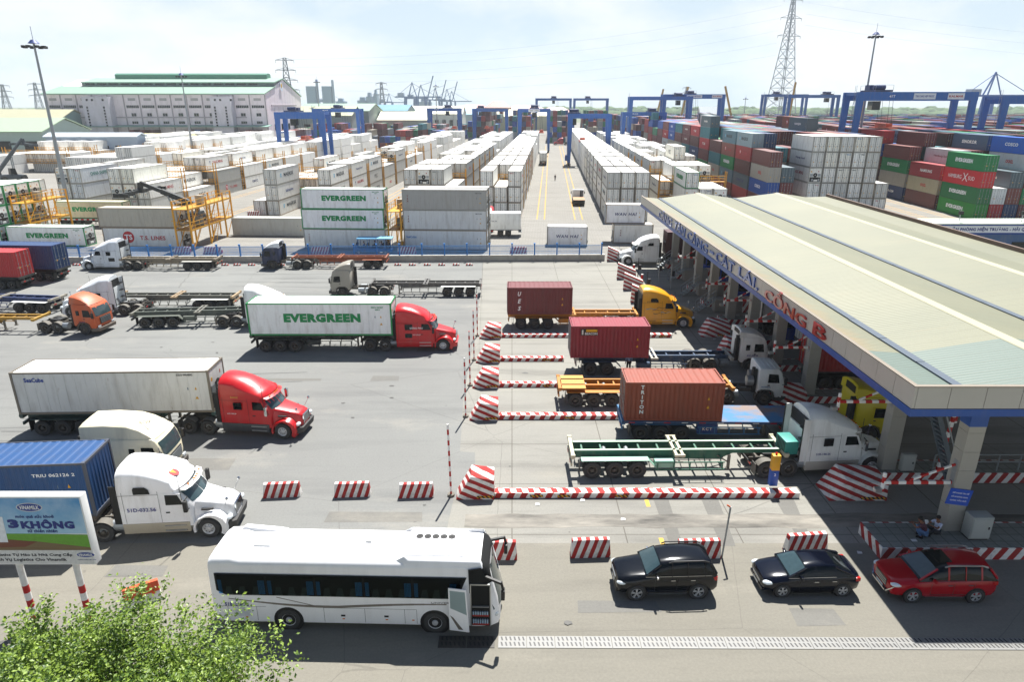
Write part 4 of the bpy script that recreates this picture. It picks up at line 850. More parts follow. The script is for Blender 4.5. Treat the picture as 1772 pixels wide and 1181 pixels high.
# portable concrete barriers
def barrier(u0, v0, u1, v1, h, label, z=.012, st=None):
    x0, y0 = G(u0, v0); x1, y1 = G(u1, v1); L = math.hypot(x1 - x0, y1 - y0); mb = MB()
    mb.hexa([(0, 0, 0), (L, 0, 0), (L, .5, 0), (0, .5, 0), (.06, .13, h), (L - .06, .13, h), (L - .06, .37, h), (.06, .37, h)])
    o = mb.build('road_barrier', st or STR_D, bev=.015); o.location = (x0, y0, z); o.rotation_euler = (0, 0, math.atan2(y1 - y0, x1 - x0)); return tag(o, label, 'barrier', 'red and white concrete barriers')
barrier(455, 864, 520, 861, .78, 'striped concrete barrier in front of the white tractor nose'); barrier(578, 863, 641, 861, .78, 'striped concrete barrier, middle of three in mid-yard'); barrier(690, 864, 751, 862, .78, 'striped concrete barrier left of the nearest lane-end block')
barrier(845, 971, 895, 971, .9, 'striped barrier half hidden behind the coach front'); barrier(988, 968, 1057, 966, .9, 'striped barrier left of the black four-wheel drive'); barrier(1172, 970, 1248, 968, .9, 'striped barrier behind the black four-wheel drive roof'); barrier(1362, 962, 1432, 957, .95, 'striped barrier behind the dark blue sedan')
for i, (u0, u1) in enumerate(((66, 92), (352, 384), (538, 570), (688, 720), (882, 912), (302, 330))): barrier(u0, 440, u1, 440, 1.0, 'striped barrier just inside the blue fence, %s from the left' % ORD[[0, 2, 3, 4, 5, 1][i]])
x0, y0 = G(437, 358); barrier(428, 377, 450, 376, 1.1, 'striped barrier against the front of the low reefer by the black-lettered stack')
# orange and white plastic barrier
x0, y0 = G(216, 1060); x1, y1 = G(282, 1038); t = thing('plastic_barrier', 'orange and white plastic barrier standing askew by the tree', 'barrier', (x0, y0, .01), math.atan2(y1 - y0, x1 - x0)); L = math.hypot(x1 - x0, y1 - y0)
a = MB(); a.hexa([(0, 0, 0), (L, 0, 0), (L, .5, 0), (0, .5, 0), (.03, .1, .42), (L - .03, .1, .42), (L - .03, .4, .42), (.03, .4, .42)]); a.build('lower_half', CONC, t, '#d8d4ca', bev=.02)
a = MB(); a.hexa([(.03, .1, .424), (L - .03, .1, .424), (L - .03, .4, .424), (.03, .4, .424), (.05, .16, .9), (L - .05, .16, .9), (L - .05, .34, .9), (.05, .34, .9)])
for q in range(3): a.box(L * (.15 + q * .3), L * (.25 + q * .3), .06, .2, .35, .55)
a.build('upper_half', MATTE, t, '#d8532a', bev=.02)
# striped poles at the lane heads
for i, (ub, vb, ut, vt) in enumerate(((785.5, 858.6, 783.4, 735), (809.8, 722, 809.3, 620), (817, 668, 816, 574), (823.5, 624, 821.5, 538), (829, 582, 829, 509))):
    x, y = G(ub, vb); h = HZ(vt, y); t = thing('striped_pole', 'thin red and white pole, %s from the camera beside the lane-end blocks' % ('nearest' if i == 0 else ORD[i]), 'pole', (x - .15, y, .012), 0, 'red and white striped poles'); a = MB(); a.cyl((0, 0, .1), (-.06 if i == 0 else 0, 0, h), .055, n=8); a.build('shaft', STR_P, t); a = MB(); a.cyl((0, 0, 0), (0, 0, .12), .2, n=10); a.build('footing', CONC, t, '#6f6a60')
x, y = G(1249, 966); t = thing('thin_pole', 'thin bare metal pole with an orange tip behind the black four-wheel drive', 'pole', (x, y, .01)); a = MB(); a.cyl((0, 0, 0), (.12, 0, 2.75), .045, n=8); a.build('shaft', GALV, t); a = MB(); a.bar((.1, 0, 2.75), (-.05, 0, 2.85), .06); a.build('tip', MATTE, t, '#c65a2a')
for i, (u, v, vt) in enumerate(((1095, 518, 400), (1110, 545, 410), (1131, 520, 428), (1152, 530, 450))):
    x, y = G(u + 8, v - 30); t = thing('signal_pole', 'thin signal pole near the far lanes, %s from the left' % ORD[i], 'pole', (x, y, .01), 0, 'thin signal poles by the far lanes'); a = MB(); a.cyl((0, 0, 0), (0, 0, 2.9), .05, n=8); a.build('shaft', GALV if i > 1 else DARK, t)
    a = MB(); a.box(.02, .35, -.15, .15, 1.5, 2.1); a.build('signal_head', BLACK, t)
for i, (u, v) in enumerate(((1096, 478), (1110, 496))):
    x, y = G(u, v); t = thing('red_bollard', 'red bollard at the far lane entrance, %s one' % ('farther' if i == 0 else 'nearer'), 'bollard', (x, y, .01), 0, 'red bollards'); a = MB(); a.cyl((0, 0, 0), (0, 0, 1.4), .14, n=12); a.build('tube', MATTE, t, '#b8251f'); a = MB(); a.cyl((0, 0, 1.403), (0, 0, 1.47), .15, n=12); a.build('cap', MATTE, t, '#d0cdc6')
# yellow and blue reader post
x, y = G(1338, 852); t = thing('reader_post', 'tall yellow and blue box post with red lamp on the nearest lane kerb', 'post', (x - .2, y + .1, .3)); a = MB(); a.box(0, .42, 0, .34, 0, .95); a.build('lower_box', METAL, t, '#1f4fa8', bev=.01); a = MB(); a.box(0, .42, 0, .34, .955, 1.85); a.build('upper_box', METAL, t, '#d9a01a', bev=.01); a = MB(); a.cyl((.2, .17, 1.85), (.2, .17, 1.98), .06); a.build('lamp', REDL, t)
letter(t, '2', (.21, -.002, .7), .16, None, '#dfe4ea')

# ------------------------------------------------------------------ vehicles
WHL = {}
def wheel_parts(r, w, kind):
    k = (r, w, kind)
    if k in WHL: return WHL[k]
    t = MB(); h = w / 2; ri = r * (.58 if kind != 'car' else .66)
    t.lathe([(ri, -h), (r * .93, -h), (r, -h * .72), (r, h * .72), (r * .93, h), (ri, h)], 26)
    if kind == 'dual': t = MB(); [t.lathe([(ri, c - .13), (r * .95, c - .13), (r, c - .09), (r, c + .09), (r * .95, c + .13), (ri, c + .13)], 26) for c in (-.15, .15)]
    m = MB(); mt = [RIMP if kind in ('alu', 'car') else UNDER, DARK]
    for sg in (-1, 1):
        o = sg * h if kind != 'dual' else sg * .28
        if kind == 'dual': m.lathe([(ri, o), (ri * .82, o - sg * .03), (ri * .72, o - sg * .2), (ri * .36, o - sg * .2), (ri * .34, o - sg * .02), (.001, o)], 20)
        elif kind == 'car':
            m.lathe([(ri, o - sg * .01), (ri * .95, o), (ri * .93, o - sg * .04)], 20)
            for q in range(5):
                a = 2 * math.pi * q / 5 + .3
                for da in (-.16, .16): m.bar((math.cos(a) * .02, o - sg * .02, math.sin(a) * .02), (math.cos(a + da) * ri * .96, o - sg * .02, math.sin(a + da) * ri * .96), .028, .035)
            m.cyl((0, o - sg * .05, 0), (0, o - sg * .005, 0), .05, n=10)
        else:
            m.lathe([(ri, o), (ri * .9, o - sg * .02), (ri * .75, o - sg * .07), (ri * .45, o - sg * .02), (ri * .4, o + sg * .03), (.001, o + sg * .05)], 20)
            for q in range(8): a = 2 * math.pi * q / 8; m.disc((math.cos(a) * ri * .63, o - sg * .035 + sg * .012, math.sin(a) * ri * .63), ri * .09, 7, 'y', 1)
    if kind == 'car': m.cyl((0, -h * .3, 0), (0, h * .3, 0), ri * .93, n=20, m=1)
    WHL[k] = (t.mesh('tyre', RUBBER), m.mesh('rim', mt)); return WHL[k]
def wheel(par, x, y, r=.52, w=.3, kind='steel'):
    o = link('wheel', None, par, loc=(x, y, r)); t, m = wheel_parts(r, w, kind); link('tyre', t, o); link('rim', m, o); return o
class Veh:
    pass
def put(t, p1, p2, ly, z=.012):
    (u1, v1, l1), (u2, v2, l2) = p1, p2; a = Vector(G(u1, v1)); b = Vector(G(u2, v2)); d = (b - a) * (1 if l2 > l1 else -1); d.normalize(); nrm = Vector((-d.y, d.x))
    c = (a + b) / 2 - d * (l1 + l2) / 2 - nrm * ly; t.location = (c.x, c.y, z); t.rotation_euler = (0, 0, math.atan2(d.y, d.x)); return t
def on(t, x, y=0, z=0, rz=0):
    M = Matrix.Translation(t.location) @ Matrix.Rotation(t.rotation_euler[2], 4, 'Z'); p = M @ Vector((x, y, z)); return (p.x, p.y, p.z), t.rotation_euler[2] + rz

def sleeper(label, color, grp='truck tractors', skirt=None, style='pro', openback=False, name='truck_tractor', hub='alu', decals=(), paint=PAINT, ax=(4.95, 6.25), nochassis=False, roofc=None):
    t = thing(name, label, 'truck', (0, 0, 0), 0, grp); skirt = skirt or color
    pro = style == 'pro'
    prof = [(-.45, .7), (-.42, 1.3), (-.42, 1.88), (-.72, 2.3), (-1.05, 2.66), (-.86, 2.74), (-.9, 2.86), (-1.25, 3.05), (-1.7, 3.33), (-2.3, 3.62), (-3.0, 3.83), (-3.6, 3.92), (-3.95, 3.9), (-3.98, 3.0), (-3.98, 1.6), (-3.98, .7)] if pro else \
           [(-.45, .7), (-.42, 1.3), (-.42, 1.88), (-.75, 2.3), (-1.1, 2.62), (-.95, 2.72), (-1.1, 2.88), (-1.5, 3.2), (-2.0, 3.5), (-2.6, 3.72), (-3.2, 3.84), (-3.7, 3.86), (-3.95, 3.76), (-3.98, 3.0), (-3.98, 1.6), (-3.98, .7)]
    HW = 1.2
    def S(x, z, y, o=0):
        q = abs(y) / HW; zz = z
        if z > 2.7: zz = 2.7 + (z - 2.7) * (1 - .34 * q ** 3.2 if pro else 1 - .3 * q ** 4); y = y * (1 - .1 * ((z - 2.7) / 1.2) * q)
        if z > 2.9 and pro: y = y * (1 - .05 * (z - 2.9))
        xx = x - (.34 * q ** 2.6 if x > -1.3 else (.5 * q ** 3 if (x > -2.6 and z > 2.8 and pro) else 0)) * (1 if z > 1.2 else .5)
        return (xx + o, y, zz)
    ys = [-1.2, -1.19, -1.14, -1.0, -.75, -.4, 0, .4, .75, 1.0, 1.14, 1.19, 1.2]
    def shrink(p, k): cx, cz = -2.3, 2.1; return (p[0] - (p[0] - cx) * k, p[1] - (p[1] - cz) * k)
    rings = []
    for y in ys:
        k = .035 if abs(y) > 1.195 else (.012 if abs(y) > 1.185 else 0); rings.append([S(*shrink(p, k), y) for p in prof])
    cab = MB(); cab.loft(rings); cab.build('cab', paint, t, color, sharp=50)
    # hood
    def sec(x, hb, ht, z0, z1, r, sl=0):
        p = [(-hb, z0), (-hb * .99, (z0 + z1) / 2), (-ht, z1 - r)] + [(-ht + r * (1 - math.cos(a)), z1 - r + r * math.sin(a)) for a in (R(30), R(60), R(90))]
        p += [(-ht * .3, z1 + .03)]; q = p + [(-a, b) for a, b in p[::-1]]; return [(x + sl * (z - z0), y, z) for y, z in q]
    h = MB(); h.loft([sec(1.14, .5, .42, .72, 1.34, .12, -.12), sec(1.08, .62, .52, .7, 1.42, .14, -.1), sec(.85, .74, .62, .7, 1.53, .16), sec(.3, .84, .72, .7, 1.68, .16), sec(-.25, .95, .82, .7, 1.83, .16), sec(-.6, 1.04, .9, .7, 1.92, .16)]); h.build('hood', paint, t, color, sharp=50)
    for s in (-1, 1):
        f = MB(); rr = []
        for a in range(-28, 200, 14):
            ca, sa = math.cos(R(a)), math.sin(R(a)); ro = .74 + (.18 * max(0, math.cos(R(a - 20)))) ; zf = .52
            rr.append([(ca * .62, s * .7, zf + sa * .62), (ca * .62, s * 1.2, zf + sa * .62), (ca * (ro - .02), s * 1.24, zf + sa * (ro - .06)), (ca * ro, s * 1.1, zf + sa * ro * .98), (ca * ro * 1.02, s * .7, zf + sa * ro * 1.05)])
        f.loft(rr); f.build('fender', paint, t, color, sharp=50)
        hl = MB(); sph(hl, (.98, s * .93, .98), 1, 0, 10, 6, .14, .24, .12); hl.build('headlight', LAMPG, t)
        m = MB(); m.box(-.86, -.68, min(s * 1.42, s * 1.62), max(s * 1.42, s * 1.62), 1.72, 2.3); mo = m.build('mirror', CHROME if pro else DARK, t, bev=.03)
        m = MB(); m.bar((-.75, s * 1.2, 2.35), (-.77, s * 1.5, 2.32), .04); m.bar((-.75, s * 1.2, 1.7), (-.77, s * 1.5, 1.75), .04); m.build('mirror_arm', DARK, mo)
        d = MB(); y = s * 1.203; dp = [(-.86, .98), (-.84, 1.9), (-1.12, 2.52), (-1.9, 2.56), (-1.93, .98)]; d.prism(dp, min(y, y + s * .012), max(y, y + s * .012), 'y'); dr = d.build('door', paint, t, color)
        g = MB(); g.prism([(-.98, 1.93), (-1.2, 2.46), (-1.78, 2.48), (-1.8, 1.93)], min(y + s * .013, y + s * .02), max(y + s * .013, y + s * .02), 'y'); g.build('window', GLASS, dr)
        g = MB(); g.box(-1.84, -1.66, min(y + s * .013, y + s * .04), max(y + s * .013, y + s * .04), 1.5, 1.56); g.build('handle', BLACK, dr)
        wl = ([(-2.55, 1.92, -3.2, 2.42), (-2.6, 1.22, -3.2, 1.6)] if style == 'pro2' else [(-2.5, 1.9, -3.05, 2.38)]) if style[:3] == 'pro' else []
        for (xa, za, xb, zb) in wl: g = MB(); g.box(xb, xa, min(y, y + s * .012), max(y, y + s * .012), za, zb); g.build('sleeper_window', GLASS, t)
        if style == 'col':
            yy = s * 1.18; g = MB(); g.prism([(-2.45, 2.56), (-2.5, 2.78), (-2.66, 2.92), (-3.15, 2.92), (-3.2, 2.84), (-3.2, 2.56)], min(yy, yy + s * .034), max(yy, yy + s * .034), 'y'); g.build('sleeper_window', GLASS, t)
        k = MB(); k.hexa([(-.78, s * .85, .45), (-3.95, s * .85, .45), (-3.95, s * 1.2, .4), (-.85, s * 1.2, .4), (-.8, s * .85, 1.0), (-3.95, s * .85, 1.0), (-3.95, s * 1.24, .96), (-.82, s * 1.24, .96)]); k.build('side_skirt', paint, t, skirt, bev=.03)
        k = MB(); k.box(-1.0, -2.0, min(s * 1.2, s * 1.27), max(s * 1.2, s * 1.27), .5, .56) if 0 else k.box(-2.0, -1.0, min(s * 1.2, s * 1.27), max(s * 1.2, s * 1.27), .5, .56); k.box(-2.0, -1.0, min(s * 1.2, s * 1.27), max(s * 1.2, s * 1.27), .78, .83); k.build('step', ALU, t)
        sm = MB(); [sm.box(x - .006, x + .006, min(s * 1.196, s * 1.2045), max(s * 1.196, s * 1.2045), .98, 2.68) for x in (-2.1, -3.75)]; sm.box(-3.95, -2.1, min(s * 1.196, s * 1.2045), max(s * 1.196, s * 1.2045), 2.5, 2.512); sm.box(-3.5, -2.7, min(s * 1.2, s * 1.206), max(s * 1.2, s * 1.206), 1.15, 1.6) if s > 0 and pro else None; sm.build('panel_seams', DARK, t)
        hm_ = MB(); hm_.bar((.75, s * .72, 1.5), (.95, s * .95, 1.95), .025); sph(hm_, (.96, s * .96, 2.0), .085, 0, 8, 6); hm_.build('hood_mirror', CHROME, t)
        ax_ = MB(); ax_.cyl((.1, s * .9, 1.55), (.1, s * .9, 1.5), .02) if 0 else ax_.box(-.3, .25, min(s * .9, s * 1.0), max(s * .9, s * 1.0), 1.42, 1.5); ax_.build('hood_vent', DARK, t)
    q_ = MB(); q_.box(1.09, 1.16, -.47, -.42, .74, 1.4); q_.box(1.09, 1.16, .42, .47, .74, 1.4); q_.box(1.09, 1.16, -.47, .47, 1.36, 1.42); q_.build('grille_surround', CHROME, t)
    an = MB(); an.cyl((-1.0, -1.28, 2.2), (-1.02, -1.3, 3.6), .015, n=5); an.build('antenna', DARK, t)
    # windscreen in two panes
    for s in (-1, 1):
        g = MB(); rows = []
        for y in (.03, .3, .55, .8, .98):
            rows.append([S(-.46, 1.93, s * y, .02), S(-.74, 2.3, s * y, .02), S(-1.02, 2.6, s * y, .02)])
        g.loft(rows, 0, False, True, False); g.build('windscreen', CLEARG, t)
    g = MB(); g.box(1.06, 1.12, -.4, .4, .78, 1.36, 0); 
    for q in range(9): g.box(1.115, 1.14, -.37 + q * .085, -.33 + q * .085, .8, 1.33, 1)
    g.build('grille', [DARK, CHROME], t)
    b = MB(); b.hexa([(.72, -1.16, .32), (1.2, -.85, .32), (1.2, .85, .32), (.72, 1.16, .32), (.68, -1.2, .74), (1.27, -.9, .74), (1.27, .9, .74), (.68, 1.2, .74)]); b.build('bumper', paint if skirt == color and color == '#c4141c' else (MATTE if color != '#c9931c' else paint), t, '#3a3a3a' if not (skirt == color and color == '#c4141c') else color, bev=.05)
    vs = MB(); rr = [[S(-.8, 2.72, y, .0), S(-.62, 2.64, y, .05), S(-.9, 2.6, y, .0)] for y in (-1.1, -.7, 0, .7, 1.1)]; vs.loft(rr); vs.build('sun_visor', paint, t, color)
    mk_ = MB()
    for y in (-.7, -.2, 0, .2, .7): p = S(-.72, 2.74, y); mk_.box(p[0] - .04, p[0] + .04, y - .04, y + .04, p[2] + .005, p[2] + .05)
    mk_.build('marker_lamps', AMBER, t)
    back = MB(); back.box(-4.04, -3.995, -1.05, 1.05, .9, 3.3 if not openback else 2.7, 0); back.build('rear_panel', DARK if not openback else MATTE, t, '#c9ccca')
    if openback:
        for y in (-1.13, 1.13): q = MB(); q.box(-4.35, -3.985, y - .03, y + .03, .95, 3.55); q.build('side_extender', paint, t, color)
        q = MB(); q.box(-4.02, -3.99, -1.0, 1.0, 2.75, 3.45); q.build('roof_cavity', BLACK, t)
        q = MB(); q.box(-4.38, -4.33, -1.16, -1.08, .95, 3.6); q.box(-4.38, -4.33, 1.08, 1.16, .95, 3.6); q.box(-4.05, -4.0, -.9, .9, 3.42, 3.5); [q.box(-4.3, -4.05, -1.1, -.6, zz, zz + .05) for zz in (1.5, 2.2, 2.9)]; q.build('extender_edge', BLACK, t)
    else:
        for y in (-1.15, 1.15): q = MB(); q.box(-4.3, -3.99, y - .025, y + .025, .95, 3.0); q.build('side_extender', MATTE, t, '#20201f')
    chassis(t, -.4, -ax[1] - .75, ax, 'dual' if True else 0, front=True, fhub=hub, tanks=(-3.0,), nose=.9)
    for dcl in decals:
        s_, x, z, hh, c = dcl[:5]; side = dcl[5] if len(dcl) > 5 else 'R'; y = 1.222
        letter(t, s_, (x, -y if side == 'R' else y, z), hh, None, c, 0 if side == 'R' else math.pi, bold=.01)
    return t
def chassis(t, x0, x1, ax, k, front=True, fhub='alu', tanks=(), nose=.6):
    c = MB()
    for y in (-.42, .42): c.box(x1, nose, y - .05, y + .05, .72, .98)
    for x in [x0 - 1.2 * i for i in range(int((x0 - x1) / 1.2) + 1)]: c.box(x - .06, x + .06, -.37, .37, .75, .93)
    for a in ax: c.cyl((-a, -.9, .52), (-a, .9, .52), .1, n=8); c.box(-a - .2, -a + .2, -.3, .3, .4, .66); c.box(-a - .55, -a + .55, -.56, -.48, .58, .7); c.box(-a - .55, -a + .55, .48, .56, .58, .7)
    c.cyl((0, -.9, .5), (0, .9, .5), .08, n=8); c.build('chassis', UNDER, t)
    f = MB(); xm = -(ax[0] + ax[-1]) / 2; f.prism([(xm - .55, -.42), (xm + .45, -.45), (xm + .45, .45), (xm - .55, .42), (xm - .65, .12), (xm - .1, .12), (xm - .1, -.12), (xm - .65, -.12)], 1.02, 1.14, 'z'); f.build('fifth_wheel', DARK, t)
    for s in (-1, 1):
        mg = MB()
        for a in ax:
            rr = [[(-a + math.cos(R(q)) * .6, s * .78, .52 + math.sin(R(q)) * .6), (-a + math.cos(R(q)) * .6, s * 1.24, .52 + math.sin(R(q)) * .6), (-a + math.cos(R(q)) * .62, s * 1.24, .52 + math.sin(R(q)) * .62), (-a + math.cos(R(q)) * .62, s * .78, .52 + math.sin(R(q)) * .62)] for q in range(35, 150, 14)]
            mg.loft(rr)
        mg.box(-ax[-1] - .68, -ax[-1] - .65, min(s * .75, s * 1.24), max(s * .75, s * 1.24), .25, .95); mg.build('mudguard', MATTE, t, '#6a665e')
        wheel(t, 0, s * 1.08, .52, .3, fhub)
        for a in ax: wheel(t, -a, s * .95, .52, .55, 'dual')
        tk = MB(); 
        for tx in tanks: tk.cyl((tx - .55 - 1.1, s * .85, .72), (tx + .1 - 1.1, s * .85, .72), .28, n=14)
        for tx in tanks: tk.box(tx - 1.9 - .25, tx - 1.9 + .1, min(s * .55, s * 1.1), max(s * .55, s * 1.1), .5, .95)
        if tanks: tk.build('fuel_tank', GALV, t)
    tl = MB(); tl.box(x1 - .05, x1, -.9, .9, .7, .85); tl.build('tail_bar', DARK, t); tl = MB(); tl.box(x1 - .08, x1 - .052, -.85, -.55, .72, .83); tl.box(x1 - .08, x1 - .052, .55, .85, .72, .83); tl.build('tail_lamps', REDL, t)
    hs = MB(); pts = [(-4.0, .1, 1.6), (-4.3, .2, 1.15), (-4.6, -.1, 1.35), (-4.9, .1, 1.3)]; 
    for off in (-.15, 0, .15): [hs.cyl((p[0], p[1] + off, p[2]), (q[0], q[1] + off, q[2]), .025, n=6) for p, q in zip(pts, pts[1:])]
    hs.build('air_hose', REDL if False else BLACK, t) if ax[0] > 4 else None

def cabover(label, color, grp='truck tractors', fair=None, long=True, ax=(3.15, 4.45), paint=DUSTY, decals=(), name='cabover_tractor', tall=2.85, lower='#4a4642', modern=False, tank=True, faircolor=None, xb=None):
    t = thing(name, label, 'truck', (0, 0, 0), 0, grp); xb = xb or (-.95 if long else -.55); xf = 1.35
    prof = [(xf - .1, .62), (xf, 1.15), (xf - .02, 1.7), (xf - .16, 2.3), (xf - .34, tall - .12), (xf - .6, tall + .02), (xb + .1, tall + .04), (xb, tall - .08), (xb, .95), (xb + .05, .85), (-.75 if long else -.5, .8), (-.62, 1.02), (-.3, 1.18), (.3, 1.18), (.6, 1.02), (.72, .62)]
    rings = []
    for y in (-1.2, -1.18, -1.1, -.6, 0, .6, 1.1, 1.18, 1.2):
        k = .04 if abs(y) > 1.19 else (.012 if abs(y) > 1.15 else 0); q = abs(y) / 1.2; rings.append([(x - (x - .2) * k - (.12 * q ** 3 if x > .9 else 0), y * (1 - .02 * max(0, z - 1.7)), z - (z - 1.8) * k) for x, z in prof])
    c = MB(); c.loft(rings); c.build('cab', paint, t, color, sharp=45)
    for s in (-1, 1):
        y = s * 1.204; yw = s * 1.19
        d = MB(); d.prism([(.98, 1.22), (1.0, 1.7), (.82, 2.42), (.0, 2.46), (-.02, 1.22)], min(y - s * .02, y + s * .012), max(y - s * .02, y + s * .012), 'y'); dr = d.build('door', paint, t, color)
        g = MB(); g.prism([(.9, 1.72), (.76, 2.36), (.12, 2.38), (.1, 1.72)], min(y + s * .013, y + s * .02), max(y + s * .013, y + s * .02), 'y'); g.build('window', GLASS, dr); g = MB(); g.box(.1, .25, min(y, y + s * .04), max(y, y + s * .04), 1.5, 1.56); g.build('handle', BLACK, dr)
        if long and not modern: g = MB(); g.box(-.55, -.25, min(y - s * .02, y + s * .012), max(y - s * .02, y + s * .012), 1.85, 2.3); g.build('rear_window', GLASS, t)
        m = MB(); m.box(1.15, 1.3, min(s * 1.38, s * 1.55), max(s * 1.38, s * 1.55), 1.7, 2.2); mo = m.build('mirror', BLACK, t, bev=.02); m = MB(); m.bar((1.05, s * 1.18, 2.3), (1.22, s * 1.46, 2.25), .04); m.bar((1.1, s * 1.18, 1.6), (1.22, s * 1.46, 1.7), .04); m.build('mirror_arm', DARK, mo)
        st = MB(); st.box(.62, 1.2, min(s * .9, s * 1.2), max(s * .9, s * 1.2), .35, .62); st.build('step_box', MATTE, t, lower, bev=.02)
        f = MB(); rr = [[(math.cos(R(a)) * r_, s * yy, .52 + math.sin(R(a)) * r_) for r_, yy in ((.6, .8), (.6, 1.22), (.68, 1.24), (.68, .8))] for a in range(-5, 195, 14)]; f.loft(rr); f.build('fender', MATTE, t, lower)
        hl = MB(); hl.box(xf - .06, xf + .04, min(s * .75, s * 1.08), max(s * .75, s * 1.08), .72, .9); hl.build('headlight', LAMPG, t, bev=.02)
    g = MB(); rows = []
    for y in (-1.05, -.8, -.4, 0, .4, .8, 1.05): q = abs(y) / 1.2; rows.append([(x - .12 * q ** 3 + .012, y, z) for x, z in ((xf - .03, 1.76), (xf - .15, 2.27), (xf - .29, 2.58))])
    g.loft(rows, 0, False, True, False); g.build('windscreen', CLEARG, t)
    g = MB(); g.box(xf - .02, xf + .03, -.7, .7, 1.0, 1.62, 0); [g.box(xf + .03, xf + .05, -.66, .66, 1.06 + q * .11, 1.1 + q * .11, 1) for q in range(5)]; g.build('grille', [DARK, GALV], t)
    b = MB(); b.hexa([(xf - .45, -1.22, .38), (xf + .12, -1.1, .38), (xf + .12, 1.1, .38), (xf - .45, 1.22, .38), (xf - .45, -1.22, .7), (xf + .14, -1.12, .7), (xf + .14, 1.12, .7), (xf - .45, 1.22, .7)]); b.build('bumper', MATTE, t, lower, bev=.03)
    if fair:
        f = MB(); hF = fair; rr = []
        pf = [(.95, tall - .02), (.7, tall + .25 * hF), (.2, tall + .65 * hF), (-.4, tall + .92 * hF)] + ([(-1.6, tall + hF + .04)] if xb < -2 else []) + [ (xb + .05, tall + hF), (xb, tall + hF - .05), (xb, tall - .02)]
        for y in (-1.08, -1.04, -.8, 0, .8, 1.04, 1.08): q = abs(y) / 1.08; rr.append([(x - .15 * q ** 3, y * (1 - .06 * (z - tall)), tall + (z - tall) * (1 - .22 * q ** 4)) for x, z in pf])
        f.loft(rr); f.build('roof_fairing', paint, t, faircolor or color, sharp=45); f = MB(); f.box(xb - .05, xb - .003, -.85, .85, tall + .1, tall + hF * .75); f.build('fairing_cavity', BLACK, t)
    else:
        f = MB(); [f.box(xb + .2 + q * .3, xb + .24 + q * .3, -1.0, 1.0, tall + .04, tall + .06) for q in range(5)]; f.build('roof_rib', paint, t, color)
    f = MB(); f.box(xb - .35, xb - .05, -.95, -.75, .9, 3.0 if long else 2.6); f.cyl((xb - .2, -.5, 1.2), (xb - .2, -.5, 2.6), .12, n=10); f.build('air_intake', DARK, t)
    chassis(t, -.3, -ax[-1] - .8, ax, 'dual', fhub='steel', tanks=(-.75,) if tank else (), nose=1.2)
    for dcl in decals:
        s_, x, z, hh, cc = dcl[:5]; side = dcl[5] if len(dcl) > 5 else 'R'; letter(t, s_, (x, -1.226 if side == 'R' else 1.226, z), hh, None, cc, 0 if side == 'R' else math.pi)
    return t

